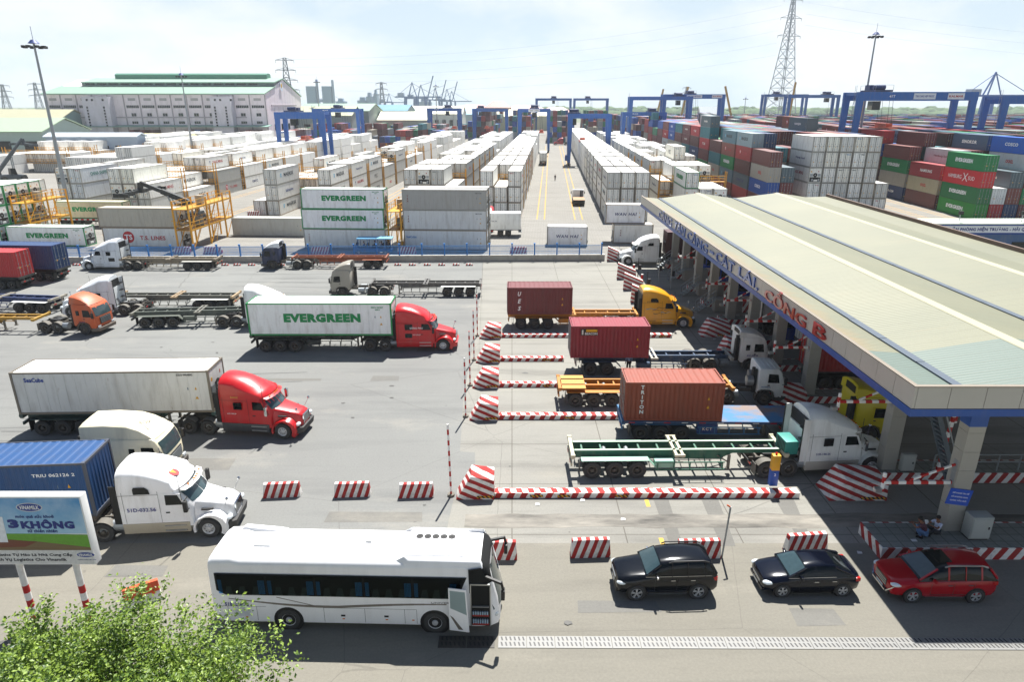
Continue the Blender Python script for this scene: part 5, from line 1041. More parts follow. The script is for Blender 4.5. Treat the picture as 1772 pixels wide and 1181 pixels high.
def trailer(label, color, axles=3, L=12.2, flat=False, guard=True, mud=None, grp='container semi-trailers', beamtop=None, panel=None):
    t = thing('semi_trailer', label, 'trailer', (0, 0, 0), 0, grp); bt = 1.46 if not flat else 1.34; ax = [1.2 + 1.28 * i for i in range(axles)]
    for y in (-.5, .5):
        b = MB(); s = .5 if y > 0 else -.5
        b.hexa([(.1, y - .02, 1.0), (8.6, y - .02, .86), (8.6, y + .02, .86), (.1, y + .02, 1.0), (.1, y - .02, bt - .02), (8.6, y - .02, bt - .02), (8.6, y + .02, bt - .02), (.1, y + .02, bt - .02)])
        b.hexa([(8.6, y - .02, .86), (9.3, y - .02, 1.2), (9.3, y + .02, 1.2), (8.6, y + .02, .86), (8.6, y - .02, bt - .02), (9.3, y - .02, bt - .02), (9.3, y + .02, bt - .02), (8.6, y + .02, bt - .02)])
        b.box(9.3, L - .1, y - .02, y + .02, 1.2, bt - .02); b.box(.1, L - .1, y - .09, y + .09, bt - .02, bt + .005); b.box(.1, 8.6, y - .09, y + .09, .97, 1.0) if 0 else None
        b.build('main_beam', METAL, t, color)
    c = MB()
    for i in range(11): x = .7 + i * 1.1; c.box(x - .05, x + .05, -.47, .47, bt - .25, bt - .1)
    c.build('cross_members', METAL, t, color)
    for x in ((.0, L - .16) if not flat else (.0,)):
        c = MB(); c.box(x, x + .2, -1.22, 1.22, bt - .2, bt + .01); c.box(x - .02, x + .22, -1.25, -1.1, bt - .12, bt + .05); c.box(x - .02, x + .22, 1.1, 1.25, bt - .12, bt + .05)
        if x < 1: c.box(x - .01, x + .08, -1.1, 1.1, .75, .95); c.bar((x + .05, -.5, .8), (x + .1, -.5, 1.3), .1); c.bar((x + .05, .5, .8), (x + .1, .5, 1.3), .1)
        c.build('bolster', METAL, t, beamtop or color)
    if not flat:
        c = MB(); [c.box(x, x + .16, -1.2, 1.2, bt - .16, bt + .015) for x in (5.85, 6.2)]; c.box(5.82, 6.4, -1.24, -1.12, bt - .12, bt + .02); c.box(5.82, 6.4, 1.12, 1.24, bt - .12, bt + .02); c.build('bolster', METAL, t, beamtop or color)
    else:
        dm, tt, bb = nodes('deck_' + color.strip('#')); d = noise(tt, .8, 7, .7, (.5, 1, 1)); tt.links.new(mix(tt, ramp(tt, d, .44, .6, (0, 0, 0, 1), (.8, .8, .8, 1)), hexc(color), hexc('#8a6c50')), bb.inputs['Base Color']); bb.inputs['Roughness'].default_value = .7
        c = MB(); c.box(0, L, -1.22, 1.22, bt + .006, bt + .06); c.build('deck', dm, t); c = MB(); c.box(0, L, -1.26, -1.225, bt - .1, bt + .05); c.box(0, L, 1.225, 1.26, bt - .1, bt + .05); c.build('side_rail', METAL, t, '#21406b')
        c = MB(); [c.box(.4 + i * 1.1, .8 + i * 1.1, -1.266, -1.261, bt - .06, bt, i % 2) for i in range(10)]; c.build('reflector_tape', [REDL, WHITE], t)
        if panel: c = MB(); c.box(4.7, 6.0, -1.15, -1.05, .55, 1.15); q = c.build('side_box', METAL, t, '#1f3f7a'); letter(q, panel, (5.35, -1.152, .85), .2, None, '#d9c7b0', bold=.03, space=1.3)
    for s in (-1, 1):
        m = MB(); y0, y1 = sorted((s * .72, s * 1.24)); x0, x1 = ax[0] - .62, ax[-1] + .62
        m.box(x0, x1, y0, y1, 1.12 if not flat else 1.14, 1.15 if not flat else 1.16); m.hexa([(x1, y0, 1.12), (x1 + .4, y0, .7), (x1 + .4, y1, .7), (x1, y1, 1.12), (x1, y0, 1.15), (x1 + .43, y0, .72), (x1 + .43, y1, .72), (x1, y1, 1.15)]); m.build('mudguard', METAL, t, mud or color)
        fl = MB(); fl.box(x0 - .1, x0 - .07, y0, y1, .35, 1.1); fl.build('mud_flap', BLACK, t)
        for a in ax: wheel(t, a, s * .95, .52, .55, 'dual')
        l = MB(); l.box(9.0, 9.14, min(s * .62, s * .76), max(s * .62, s * .76), .35, 1.2); l.box(8.95, 9.2, min(s * .55, s * .83), max(s * .55, s * .83), .3, .36); l.bar((9.07, s * .69, .7), (8.4, s * .6, 1.1), .06); l.build('landing_leg', METAL, t, '#6a655c')
        if guard:
            g = MB(); y = s * 1.17; [g.box(4.75, 8.7, y - .02, y + .02, z, z + .06) for z in (.5, .95)]; [g.bar((4.9 + i * .92, y, .5), (4.9 + i * .92, s * .55, 1.15), .05) for i in range(5)]; [g.bar((4.9 + i * .92, y, .5), (4.9 + i * .92, y, .98), .05) for i in range(5)]; g.build('side_guard', METAL, t, color)
    b = MB(); b.box(4.75, 5.9, -1.12, -.7, .62, 1.05); b.build('toolbox', METAL, t, mud or color)
    b = MB(); b.cyl((2.0, -.2, 1.15), (2.0, .25, 1.15), .14, n=12); b.cyl((3.3, -.2, 1.15), (3.3, .25, 1.15), .14, n=12); b.build('air_tank', GALV, t)
    a = MB(); [a.cyl((x, -.9, .52), (x, .9, .52), .09, n=8) for x in ax]; [a.box(x - .5, x + .5, y - .04, y + .04, .62, .72) for x in ax for y in (-.55, .55)]; a.build('axle', DARK, t)
    tl = MB(); [tl.box(-.04, -.015, s * .6 - .16, s * .6 + .16, .8, .92) for s in (-1, 1)]; tl.build('tail_lamps', REDL, t)
    return t
def load(tr, kind, L, cx, color, label, style='', H=2.88, flip=False, extra=(), frame=None, z=None, lift=1.482, door_color=None):
    loc, rz = on(tr, cx, 0, lift); side = 'R' if not flip else 'L'
    return container(kind, L, H, loc, rz + (math.pi if flip else 0), color, label, group='containers riding on semi-trailers', texts=list(side_text(style, L, H, side)) + list(extra), frame=frame, door_color=door_color)

RED = '#c4141c'
# green-lettered reefer with red tractor, mid yard
tr = put(trailer('dark chassis semi-trailer under the white green-lettered reefer', '#39403e'), (460.2, 610, 1.2), (511.7, 610, 3.76), -1.2)
load(tr, 'reefer', 12.19, 6.1, '#d9dcd9', 'clean white green-framed reefer with big green lettering on the mid-yard truck', 'ever', frame='#148a45', extra=evx)
tk = put(sleeper('red sleeper tractor pulling the white green-lettered reefer, mid-yard', RED, style='pro2', decals=(('SONG PHU', -2.22, 2.1, .16, '#e6d8d6'), ('51C-376.27', -2.2, 1.5, .1, '#e6d8d6'))), (653.7, 609, -5.6), (767.4, 608.2, 0), -1.2)
# grey-white reefer with the second red tractor
tr = put(trailer('dark teal chassis semi-trailer under the dirty white reefer', '#2b4a48'), (78.4, 754.9, 1.2), (145, 754, 3.76), -1.2)
load(tr, 'reefer', 12.19, 6.1, '#cbcac4', 'dirty white reefer with a small blue-green sticker on the left truck', '', extra=[('SeaCube', '#2a4a9a', .3, 1.2, -4.7, 2.35, 'R', dict(bold=.03)), ('SZLU 9064892', '#444444', .13, 1.0, 4.6, 2.6, 'R', {})])
tk = put(sleeper('red sleeper tractor with dark grey skirts pulling the dirty white reefer', RED, style='pro', skirt='#45474a', decals=(('EAGLE', -2.9, 2.75, .12, '#d9a13a'), ('61C-163.39', -3.2, 1.62, .09, '#efe0de'))), (345.3, 753, -5.6), (491.5, 760.6, 0), -1.2)
# white tractor with the blue container, lower left
tk = put(sleeper('white rounded sleeper tractor with dirty skirts pulling the blue container', '#dedfdd', style='col', paint=DUSTY, skirt='#b5ac98', ax=(4.95, 6.25), decals=(('51D-032.56', -2.95, 1.72, .2, '#2a2f80'),)), (180, 939.8, -4.95), (366.6, 931.2, 0), -1.2)
o = MB(); o.disc((0, 0, 0), .26, 24, 'z'); em = o.build('roof_emblem', REDB, tk); em.location = (-1.55, -.35, 3.24); em.rotation_euler = (0, R(27), 0)
o = MB(); o.add([(-.15, -.14, .004), (-.15, .14, .004), (.15, 0, .004)], [(0, 1, 2)]); o.build('roof_emblem', YEL, em)
trb = trailer('rusty brown chassis semi-trailer under the blue container', '#4a4038'); loc, rz = on(tk, -17.35, 0, 0); trb.location = (loc[0], loc[1], .012); trb.rotation_euler = (0, 0, rz)
load(trb, 'dry', 12.19, 6.2, '#1d4a7c', 'blue corrugated dry container with rusty corners behind the billboard', '', extra=[('HANJIN', '#dfe3ea', 1.1, 6.5, -1.2, 1.1, 'R', dict(bold=.02)), ('TRIU 062126 2', '#d9dce2', .17, 1.9, 4.6, 2.3, 'R', {})], frame='#4a4f5a')
# cream tractor beyond it
tk = put(cabover('cream cabover tractor with long roof fairing and faint lettering behind the white tractor', '#d6cdb0', fair=1.0, xb=-2.9, tall=2.8, ax=(4.3, 5.6)), (120, 845, -4.3), (249, 842, 0), -1.2)
letter(tk, 'SCHNEIDER', (-.1, -.45, 3.56), .2, 1.3, '#6a6458', rz=R(0), rx=R(-55))
# top row
tr = put(trailer('pale rusty empty skeletal trailer parked by the fence at left', '#8a7f6c', mud='#b9b7b0'), (324.5, 468.6, 3.76), (358.5, 468.6, 1.2), 1.2)
tk = put(sleeper('white open-backed sleeper tractor facing left beside the fence', '#d3d7da', style='pro', openback=True, paint=DUSTY), (156.7, 468, 0), (228.8, 468.2, -5.6), 1.2)
tr = put(trailer('rust-orange empty skeletal trailer with two axles by the fence', '#8c4a2c', axles=2), (636.2, 465.5, 2.48), (652.7, 465.5, 1.2), 1.2)
tk = put(cabover('dark blue cabover tractor facing left beside the fence', '#1f2a4a', fair=.8, faircolor='#c9ccd0', tall=2.75), (472.9, 466.5, 0), (521.8, 466.3, -3.8), 1.2)
tr = put(trailer('grey empty skeletal trailer with pale mudguards in mid-yard', '#5f5d5a', mud='#b5b6b3'), (773.3, 514.3, 3.76), (813.4, 514.3, 1.2), 1.2)
tk = put(cabover('tall beige-grey cabover tractor facing left in mid-yard', '#9d988c', fair=.85, tall=3.0, ax=(3.25, 4.6), modern=True), (593, 515, 0), (654.3, 514.8, -3.92), 1.2)
# left cluster
tr = put(trailer('blue and grey skeletal trailer with white mudguards behind the orange truck', '#2f3f6a', mud='#c3c4c0', beamtop='#a39c8c'), (31, 542, 3.76), (74.4, 543.5, 1.2), 1.2)
tr = put(trailer('long grey-blue skeletal trailer behind the grey three-axle one', '#6a6a62', mud='#bdbdb6', beamtop='#b39a78'), (345, 538, 3.76), (383, 538, 1.2), 1.2)
tk = put(sleeper('white open-backed sleeper tractor facing left behind the orange cabover', '#ced2d4', style='pro', openback=True, paint=DUSTY), (137, 549, 0), (216.2, 547, -5.6), 1.2)
tr = put(trailer('mustard-yellow skeletal trailer behind the orange cabover', '#a8802a', beamtop='#b9923a'), (-52, 579, 6), (30, 579.5, 10.4), -1.2)
tk = put(cabover('weathered orange cabover tractor with tall roof fairing at left', '#c75a2a', fair=.85, ax=(2.75, 4.0), decals=(('57L-8128', -.1, 1.25, .11, '#2a2f70'),), lower='#6a5f55'), (91.2, 578.2, -3.4), (147.3, 580.3, 0), -1.2)
tr = put(trailer('grey-green empty skeletal trailer with three axles in the middle left', '#5c625a', beamtop='#77756a'), (252, 568.9, 1.2), (299.6, 567.6, 3.76), -1.2)
tk = put(sleeper('white sleeper tractor, only its dusty roof seen over the green-lettered reefer', '#d9dad6', style='pro', paint=DUSTY), (401, 567.6, -5.6), (498, 567, 0), -1.2)
# two containers at the left edge
tr = put(trailer('dark chassis trailer under the red container at the left edge', '#3c3f3d'), (2.5, 501.6, 2.48), (22.9, 502, 1.2), 1.2)
load(tr, 'dry', 12.19, 6.15, '#b3262a', 'bright red dry container on a trailer at the left edge', flip=False, door_color='#b8302f')
t2 = trailer('dark chassis trailer under the navy container at the left edge', '#3c3f3d'); (lx, ly, _), rz = on(tr, -1.5, -4.0, 0); t2.location = (lx, ly, .012); t2.rotation_euler = (0, 0, rz)
load(t2, 'dry', 12.19, 6.15, '#1a3d68', 'navy dry container on a trailer behind the red one at the left edge', frame='#2a3f70')
# yellow tractor with maroon 20ft
tr = put(trailer('amber-yellow chassis trailer under the maroon container with white vertical letters', '#b8791c'), (901.7, 570.8, 1.2), (948.2, 570.8, 3.76), -1.2)
load(tr, 'dry', 6.06, 2.95, '#6c2a2b', 'short maroon container with vertical white letters behind the yellow tractor', H=2.6, extra=[('U', '#e4dcd8', .42, .32, -1.9, 2.0, 'R', dict(bold=.03, shear=.25)), ('E', '#e4dcd8', .42, .32, -1.9, 1.3, 'R', dict(bold=.03, shear=.25)), ('S', '#e4dcd8', .42, .32, -1.9, .6, 'R', dict(bold=.03, shear=.25))])
tk = put(sleeper('bright yellow sleeper tractor with painted flames heading under the canopy', '#e0a010', style='col', decals=(('51C-069.82', -3.1, 2.62, .14, '#3a2a10'), ('CENTURY', -3.0, .75, .14, '#3a2a10'), ('FREIGHTLINER', -2.4, .55, .12, '#3a2a10'))), (1088, 568.9, -4.95), (1184.4, 568.7, 0), -1.2)
fl = MB(); r_ = random.Random(3)
for i, (x0, z0) in enumerate([(-3.6, 1.9), (-3.0, 1.75), (-2.6, 2.0), (-2.2, 1.6), (-1.9, 1.85), (-2.9, 1.5)]):
    p = (x0, z0)
    for k in range(5): q = (p[0] + .2, p[1] + .09 * math.sin(k * 1.8 + i)); fl.bar((p[0], -1.222, p[1]), (q[0], -1.222, q[1]), .008, .05 * (1 - k / 7), i % 3); p = q
fl.build('flame_decal', [simple('decal_blue', '#6fb0c8', .4), simple('decal_maroon', '#7a2a22', .4), simple('decal_dark', '#3a3428', .4)], tk)
# beacon container
tr = put(trailer('navy chassis trailer with two axles under the crimson container', '#27415f', axles=2, beamtop='#a8a59c'), (1022.3, 650.8, 1.2), (1050.4, 650.8, 2.48), -1.2)
bc = load(tr, 'dry', 6.06, 2.6, '#8a2030', 'short crimson container with a black-yellow badge, left of the two men', H=2.6)
bd = MB(); bd.box(-2.3, -1.0, -1.232, -1.225, 1.85, 2.38, 0); bd.box(-1.9, -1.04, -1.236, -1.233, 2.14, 2.34, 1); bd.box(-2.22, -2.1, -1.236, -1.233, 1.92, 2.3, 2); b_ = bd.build('badge', [BLACK, YEL, WHITE], bc); letter(b_, 'BEACON', (-1.5, -1.238, 2.0), .18, .95, '#eceae4', bold=.02)
tk = put(cabover('white cabover tractor farther from the camera at the canopy edge', '#d3d2cc', fair=.55, ax=(3.2, 4.5), decals=(('51C-353.28', .0, 1.42, .13, '#2a2f80'),)), (1219.4, 645, -3.2), (1307, 645, 0), -1.2)
# amber trailer with white day cab
tr = put(trailer('amber-orange chassis trailer with three axles behind the rust-brown container', '#b8761a', mud='#b8761a'), (995.9, 706, 1.2), (1058.4, 706, 3.76), -1.2)
pl = MB(); pl.box(.25, 1.9, -1.2, 1.2, 1.4, 1.465); pl.build('deck_plate', METAL, tr, '#c98e3c')
tk = put(cabover('white day-cab tractor with round tanks behind the cab at the canopy edge', '#c9ccc8', fair=None, long=False, ax=(2.55,), tall=2.7, decals=(('HUYNDAI', .0, 1.4, .1, '#2a6fa0'),), tank=True), (1252, 700, -2.55), (1325.8, 702.3, 0), -1.2)
q = MB(); q.cyl((-1.3, -.9, 1.75), (-.85, -.9, 1.75), .36, n=16); q.cyl((-1.0, -.1, 1.95), (-.6, -.1, 1.95), .3, n=16); q.build('gas_tank', ALU, tk)
# flatbed with rust-brown container
tr = put(trailer('sky-blue rusty flatbed trailer carrying the rust-brown container', '#37739f', flat=True, panel='KCT', guard=True), (1107.2, 763.9, 1.2), (1178.2, 764.5, 3.76), -1.2)
load(tr, 'dry', 6.06, 3.15, '#8e4029', 'short rust-brown container with vertical white letters on the blue flatbed', H=2.6, lift=1.402, extra=[('T\nR\nI\nT\nO\nN', '#ecdfd8', 1.9, .27, -2.0, 1.45, 'R', dict(bold=.03))])
(lx, ly, _), rz = on(tr, 15.4, 0, 0); tk = cabover('yellow high-roof cabover tractor in the canopy shade, dark windows', '#c9b818', fair=.75, tall=3.0, ax=(3.2, 4.5), modern=True, paint=PAINT); tk.location = (lx, ly, .012); tk.rotation_euler = (0, 0, rz)
# green skeletal trailer with white open-backed tractor
tr = put(trailer('empty green skeletal trailer with pale green deck edges, nearest the lane kerb', '#2f6652', mud='#8fb8a4', beamtop='#b8b39a'), (1024.6, 829.3, 1.2), (1101.5, 828.7, 3.76), -1.2)
for yy in (-.5, .5): b = MB(); b.box(.25, 12.0, yy - .085, yy + .085, 1.467, 1.475); b.build('beam_flange', METAL, tr, '#a9bfa8')
tk = put(sleeper('white open-backed sleeper tractor with a teal cabinet behind it, nose under the canopy', '#cfd1ce', style='pro', openback=True, paint=DUSTY, skirt='#b9b5aa', ax=(4.87, 6.2), decals=(('51R-136.26', -3.0, 1.42, .13, '#2a3a80'),)), (1340, 828.2, -5.5), (1509.2, 821, 0), -1.2)
q = MB(); q.box(-5.15, -4.4, -1.0, .2, 1.35, 2.15); q.build('genset', METAL, tk, '#2f8a80', bev=.02); q = MB(); [q.box(-5.16, -5.152, -.9 + i * .16, -.82 + i * .16, 1.45, 2.05) for i in range(6)]; q.build('genset_louvre', BLACK, tk)
# far lane: white tractor facing left with maroon container
tk = put(sleeper('white rounded sleeper tractor leaving the canopy at its far end, facing left', '#d9dbd9', style='col', paint=DUSTY), (1087, 459, 0), (1160, 459, -5.6), 1.2)
tr = trailer('dark trailer under the dark maroon container beneath the canopy edge', '#3a3a38'); (lx, ly, _), rz = on(tk, -17.2, 0, 0); tr.location = (lx, ly, .012); tr.rotation_euler = (0, 0, rz)
load(tr, 'dry', 12.19, 6.2, '#4d2226', 'dark maroon container entering under the far end of the canopy', extra=[('C A I', '#d8d0cc', .3, 1.2, 0.0, 1.5, 'F', {})])
# trailers parked under the canopy roof
for (x, y, c, lab, txt) in ((31.5, 59.5, '#cfcdc6', 'white container standing in the shade beneath the canopy', ''), (31.0, 47.2, '#a02624', 'red container in the canopy shade with faint pale letters', 'THAI'), (33, 53, '#b9bab6', 'grey-white container deeper in the canopy shade', '')):
    tr = trailer('dark trailer under the %s' % lab[:40].rsplit(' ', 1)[0], '#34383a'); tr.location = (x - 9, y, .012); tr['label'] = 'dark semi-trailer in the canopy shade under the %s container' % lab.split(' container')[0]
    load(tr, 'dry' if c[1] != 'c' else 'reefer', 12.19, 6.15, c, lab, extra=[(txt, '#e0c4c0', .7, 2.4, -3.5, 1.6, 'R', {})] if txt else ())

# ------------------------------------------------------------------ coach
VBLK = simple('void_black', '#080a0a', .9)
def coach():
    t = thing('coach', 'long white coach with dark windows and open front door in the foreground', 'bus'); W = 1.25
    def ring(x, z0, z1, hw, r=.28, sl=0):
        p = [(-hw + .04, z0), (-hw, z0 + .12), (-hw, 1.6), (-hw + .015, 2.4), (-hw + .04, z1 - r)] + [(-hw + .04 + r * (1 - math.cos(R(a))), z1 - r + r * math.sin(R(a))) for a in (25, 50, 75, 90)] + [(-.4, z1 + .03)]
        q = p + [(-a, b) for a, b in p[::-1]]; return [(x + sl * max(0, z - 1.1), y, z) for y, z in q]
    b = MB(); b.loft([ring(-9.25, .55, 3.0, 1.12), ring(-9.2, .42, 3.22, 1.2), ring(-9.0, .36, 3.36, W), ring(-8.3, .34, 3.4, W), ring(-7.9, .34, 3.3, W), ring(-1.4, .34, 3.3, W), ring(-1.1, .34, 3.34, W), ring(1.0, .34, 3.36, W), ring(1.9, .34, 3.3, W, .28, -.02), ring(2.35, .36, 3.16, 1.2, .3, -.12), ring(2.6, .4, 3.0, 1.08, .3, -.2), ring(2.68, .55, 2.9, .95, .3, -.24)])
    b.build('body', PAINT, t, '#dfe1e2', sharp=40)
    # glazing: backing, seats and curtains, panes
    for s in (-1, 1):
        y = s * 1.252; sg = lambda a, c: (min(y + s * a, y + s * c), max(y + s * a, y + s * c))
        k = MB(); k.prism([(-8.95, 1.9), (-8.6, 1.68), (.95, 1.68), (1.35, 2.72), (-8.95, 2.72)], *sg(.0, .004), 'y'); wb = k.build('window_band', VBLK, t)
        edges = [-8.9, -6.85, -4.85, -2.85, -.85, 1.0]
        for i in range(5):
            xa, xb = edges[i] + .04, edges[i + 1] - .04; g = MB()
            lo = [(xa, 1.92 if i == 0 else 1.74), (xa + .25 if i == 0 else xa, 1.74), (xb, 1.74), (xb + (.2 if i == 4 else 0), 2.66), (xa, 2.66)]
            g.prism(lo, *sg(.04, .044), 'y'); g.build('pane', BUSG, t)
            st = MB(); n = 3
            for q in range(n): xx = xa + .25 + q * (xb - xa - .3) / n; st.prism([(xx, 1.7), (xx + .1, 2.1), (xx + .28, 2.12), (xx + .34, 1.7)], *sg(.008, .02), 'y')
            st.build('seat_backs', MATTE, t, '#4a5250')
            c = MB()
            for xx, wd in ((xa + .02, .16), (xb - .3, .28)): [c.box(xx + q * wd / 5, xx + (q + .7) * wd / 5, *sg(.022, .034), 1.76, 2.42) for q in range(5)]
            c.build('curtain', MATTE, t, '#3f9be0')
        # swoosh stripe
        sw = MB(); pts = [(-8.5 + i * .45, 1.5 - .32 * math.sin(min(1, i / 9) * math.pi / 2) + (.22 * math.sin(max(0, (i - 10) / 10) * math.pi / 2) if i > 10 else 0)) for i in range(21)]
        for i in range(20): w_ = .02 + .04 * math.sin(math.pi * i / 20); (xa, za), (xb, zb) = pts[i], pts[i + 1]; sw.add([(xa, y + s * .003, za - w_), (xb, y + s * .003, zb - w_), (xb, y + s * .003, zb + w_), (xa, y + s * .003, za + w_)], [(0, 1, 2, 3)])
        for i in range(8): xa, xb = -6.5 + i * .2, -6.3 + i * .2; za, zb = 1.6 - .05 * i, 1.55 - .05 * i; sw.add([(xa, y + s * .003, za - .015), (xb, y + s * .003, zb - .015), (xb, y + s * .003, zb + .02), (xa, y + s * .003, za + .02)], [(0, 1, 2, 3)])
        sw.build('stripe', MATTE, t, '#7d756b')
        ln = MB(); [ln.box(xx, xx + .012, *sg(.001, .004), .42, 1.12) for xx in (-8.6, -7.4, -4.6, -2.9, -1.25, -.75)]; ln.box(-4.6, -.75, *sg(.001, .004), 1.12, 1.13); ln.box(-9.0, -7.0, *sg(.001, .004), 1.12, 1.13); ln.build('panel_gaps', DARK, t)
        hd = MB(); [hd.box(xx, xx + .18, *sg(.001, .01), .72, .8) for xx in (-3.9, -2.1)]; hd.build('locker_handle', BLACK, t); am = MB(); [am.box(xx, xx + .1, *sg(.001, .012), .58, .62) for xx in (-7.9, -3.85, -2.05, -.95)]; am.build('side_lamp', AMBER, t)
        vt = MB(); [vt.box(-8.3, -7.65, *sg(.001, .012), .65 + q * .05, .675 + q * .05) for q in range(9)]; vt.build('vent_louvre', MATTE, t, '#b9bcbd')
        for xx in (0, -6.1):
            a = MB(); a.disc((xx, y + s * .004, .5), .62, 26); a.build('wheel_well', BLACK, t)
            wheel(t, xx, s * 1.12, .5, .3, 'alu')
        m = MB(); m.lathe([(.6, -.006), (.66, -.006), (.66, .006), (.6, .006), (.6, -.006)], 26, 0, (0, y + s * .006, .5)); 
    ln = MB()
    # roof equipment
    r_ = MB(); r_.hexa([(-1.3, -.95, 3.3), (1.35, -.95, 3.3), (1.35, .95, 3.3), (-1.3, .95, 3.3), (-1.1, -.85, 3.5), (1.2, -.85, 3.5), (1.2, .85, 3.5), (-1.1, .85, 3.5)]); ac = r_.build('air_conditioner', PAINT, t, '#e0e2e3', bev=.04)
    for i in range(5):
        f = MB(); f.cyl((-.75 + i * .34, .35, 3.5), (-.75 + i * .34, .35, 3.515), .155, n=20); fo = f.build('fan', BLACK, ac)
        f = MB(); [f.bar((-.75 + i * .34, .35, 3.52), (-.75 + i * .34 + .12 * math.cos(a), .35 + .12 * math.sin(a), 3.52), .02, .008) for a in (0, 1.05, 2.1, 3.15, 4.2, 5.25)]; f.build('fan_blades', DARK, fo)
    f = MB(); [f.box(1.0 + q * .04, 1.02 + q * .04, -.6, .1, 3.503, 3.512) for q in range(4)]; f.box(-1.0, .9, -.02, .02, 3.503, 3.52); f.build('grille_slots', GALV, ac)
    h = MB(); h.box(-7.6, -6.9, -.3, .45, 3.34, 3.4); h.build('roof_hatch', PAINT, t, '#d9dbdc', bev=.02); h = MB(); h.hexa([(-8.6, .75, 3.36), (-6.6, .75, 3.28), (-6.6, 1.15, 3.25), (-8.6, 1.15, 3.3), (-8.4, .8, 3.5), (-7.0, .8, 3.36), (-7.0, 1.1, 3.34), (-8.4, 1.1, 3.46)]); h.build('roof_spoiler', PAINT, t, '#dfe1e2', bev=.02)
    h = MB(); h.box(-3.0, -2.75, .1, .25, 3.32, 3.4); h.build('antenna', ALU, t)
    for s in (-1, 1): h = MB(); h.hexa([(-1.7, s * 1.0, 3.2), (2.0, s * 1.0, 3.2), (2.0, s * 1.2, 3.1), (-1.2, s * 1.2, 3.1), (-1.2, s * 1.0, 3.5), (1.9, s * 1.0, 3.46), (1.9, s * 1.14, 3.36), (-1.0, s * 1.14, 3.38)]); h.build('roof_rail', PAINT, t, '#dfe1e2', bev=.03)
    # front: dark mask, windscreen, lamps, mirrors
    f = MB(); rr = []
    for y in (-1.17, -1.0, -.6, 0, .6, 1.0, 1.17): q = abs(y) / 1.25; rr.append([(2.75 - .42 * q ** 4 - .24 * (z - 1.1), y, z) for z in (1.12, 1.6, 2.1, 2.6, 2.95)])
    f.loft(rr, 0, False, True, False); f.build('windscreen', CLEARG, t)
    m = MB(); m.loft([[(p[0] + .004, p[1] * 1.006, p[2] + .012) for p in rr_ if p[2] > 1.9] for rr_ in (ring(1.95, .34, 3.3, W, .28, -.02), ring(2.35, .36, 3.16, 1.2, .3, -.12), ring(2.6, .4, 3.0, 1.08, .3, -.2), ring(2.68, .55, 2.9, .95, .3, -.24))], 0, False, True, False); m.build('front_cap', VBLK, t)
    for s in (-1, 1):
        y = s * 1.253; m = MB(); m.prism([(1.45, 2.0), (1.9, 1.3), (2.3, 1.15), (2.28, 2.2), (1.95, 3.2), (1.42, 3.1)], min(y, y + s * .008) if s > 0 else y - .008, max(y, y + s * .008) if s > 0 else y, 'y'); m.build('front_mask', VBLK, t)
        m = MB(); m.bar((2.1, s * 1.2, 2.75), (2.75, s * 1.5, 2.7), .1); m.bar((2.75, s * 1.5, 2.75), (2.85, s * 1.52, 2.35), .09); mm = m.build('mirror_arm', BLACK, t); m = MB(); m.box(2.75, 2.9, min(s * 1.35, s * 1.62), max(s * 1.35, s * 1.62), 1.95, 2.4); m.build('mirror', BLACK, mm, bev=.03)
        m = MB(); sph(m, (2.52, s * .95, .85), 1, 0, 10, 6, .12, .2, .16); m.build('headlight', LAMPG, t)
    # open door on the near side (-y)
    d = MB(); d.box(1.52, 2.28, -1.268, -1.262, .42, 2.4); dw = d.build('doorway', VBLK, t)
    for i, (za, zb) in enumerate(((.5, .56), (.92, .98), (1.35, 1.4))): s_ = MB(); s_.box(1.56, 2.24, -1.33 + .0, -1.27, za, zb); s_.build('door_step', MATTE, dw, '#9a2a24' if i < 2 else '#7a7a78')
    bt = MB()
    for q in range(7): bt.cyl((1.6 + q * .095, -1.3, .57), (1.6 + q * .095, -1.3, .76), .035, n=8); bt.cyl((1.6 + q * .095, -1.3, .99), (1.6 + q * .095, -1.3, 1.14), .035, n=8)
    bt.build('bottle_row', simple('bottle_blue', '#9fb4c4', .2), dw)
    fr = MB(); fr.box(1.48, 1.52, -1.3, -1.255, .4, 2.45); fr.box(2.28, 2.32, -1.3, -1.255, .4, 2.45); fr.box(1.48, 2.32, -1.3, -1.255, 2.4, 2.45); fr.build('door_frame', ALU, t)
    d = MB(); d.hexa([(.62, -1.5, .36), (1.45, -1.62, .36), (1.45, -1.58, .36), (.62, -1.46, .36), (.62, -1.5, 2.4), (1.35, -1.6, 2.4), (1.35, -1.56, 2.4), (.62, -1.46, 2.4)]); dl = d.build('door_leaf', PAINT, t, '#dfe1e2', bev=.01)
    d = MB(); d.add([(.68, -1.512, 1.45), (1.36, -1.612, 1.2), (1.3, -1.603, 2.3), (.68, -1.512, 2.3)], [(0, 1, 2, 3)]); d.build('window', BUSG, dl)
    d = MB(); d.add([(.66, -1.511, 1.1), (.8, -1.53, 1.0), (1.2, -1.59, .45), (1.0, -1.56, .45)], [(0, 1, 2, 3)]); d.build('stripe', MATTE, dl, '#6a635a')
    letter(t, '51B-236.76', (-8.2, -1.256, 1.22), .17, 1.0, '#28307a', bold=.03); letter(t, 'UNIVERSE', (.35, -1.256, 1.48), .09, .95, '#9a9a98')
    t.scale = (.965, .965, .985); return t
m, t_, b_ = nodes('coach_glass'); tr_ = mk(t_, 'ShaderNodeBsdfTransparent'); tr_.inputs[0].default_value = (.55, .62, .62, 1); gl = mk(t_, 'ShaderNodeBsdfGlossy'); gl.inputs['Roughness'].default_value = .03; gl.inputs[0].default_value = (.9, 1, .95, 1); lw = mk(t_, 'ShaderNodeLayerWeight'); lw.inputs[0].default_value = .1
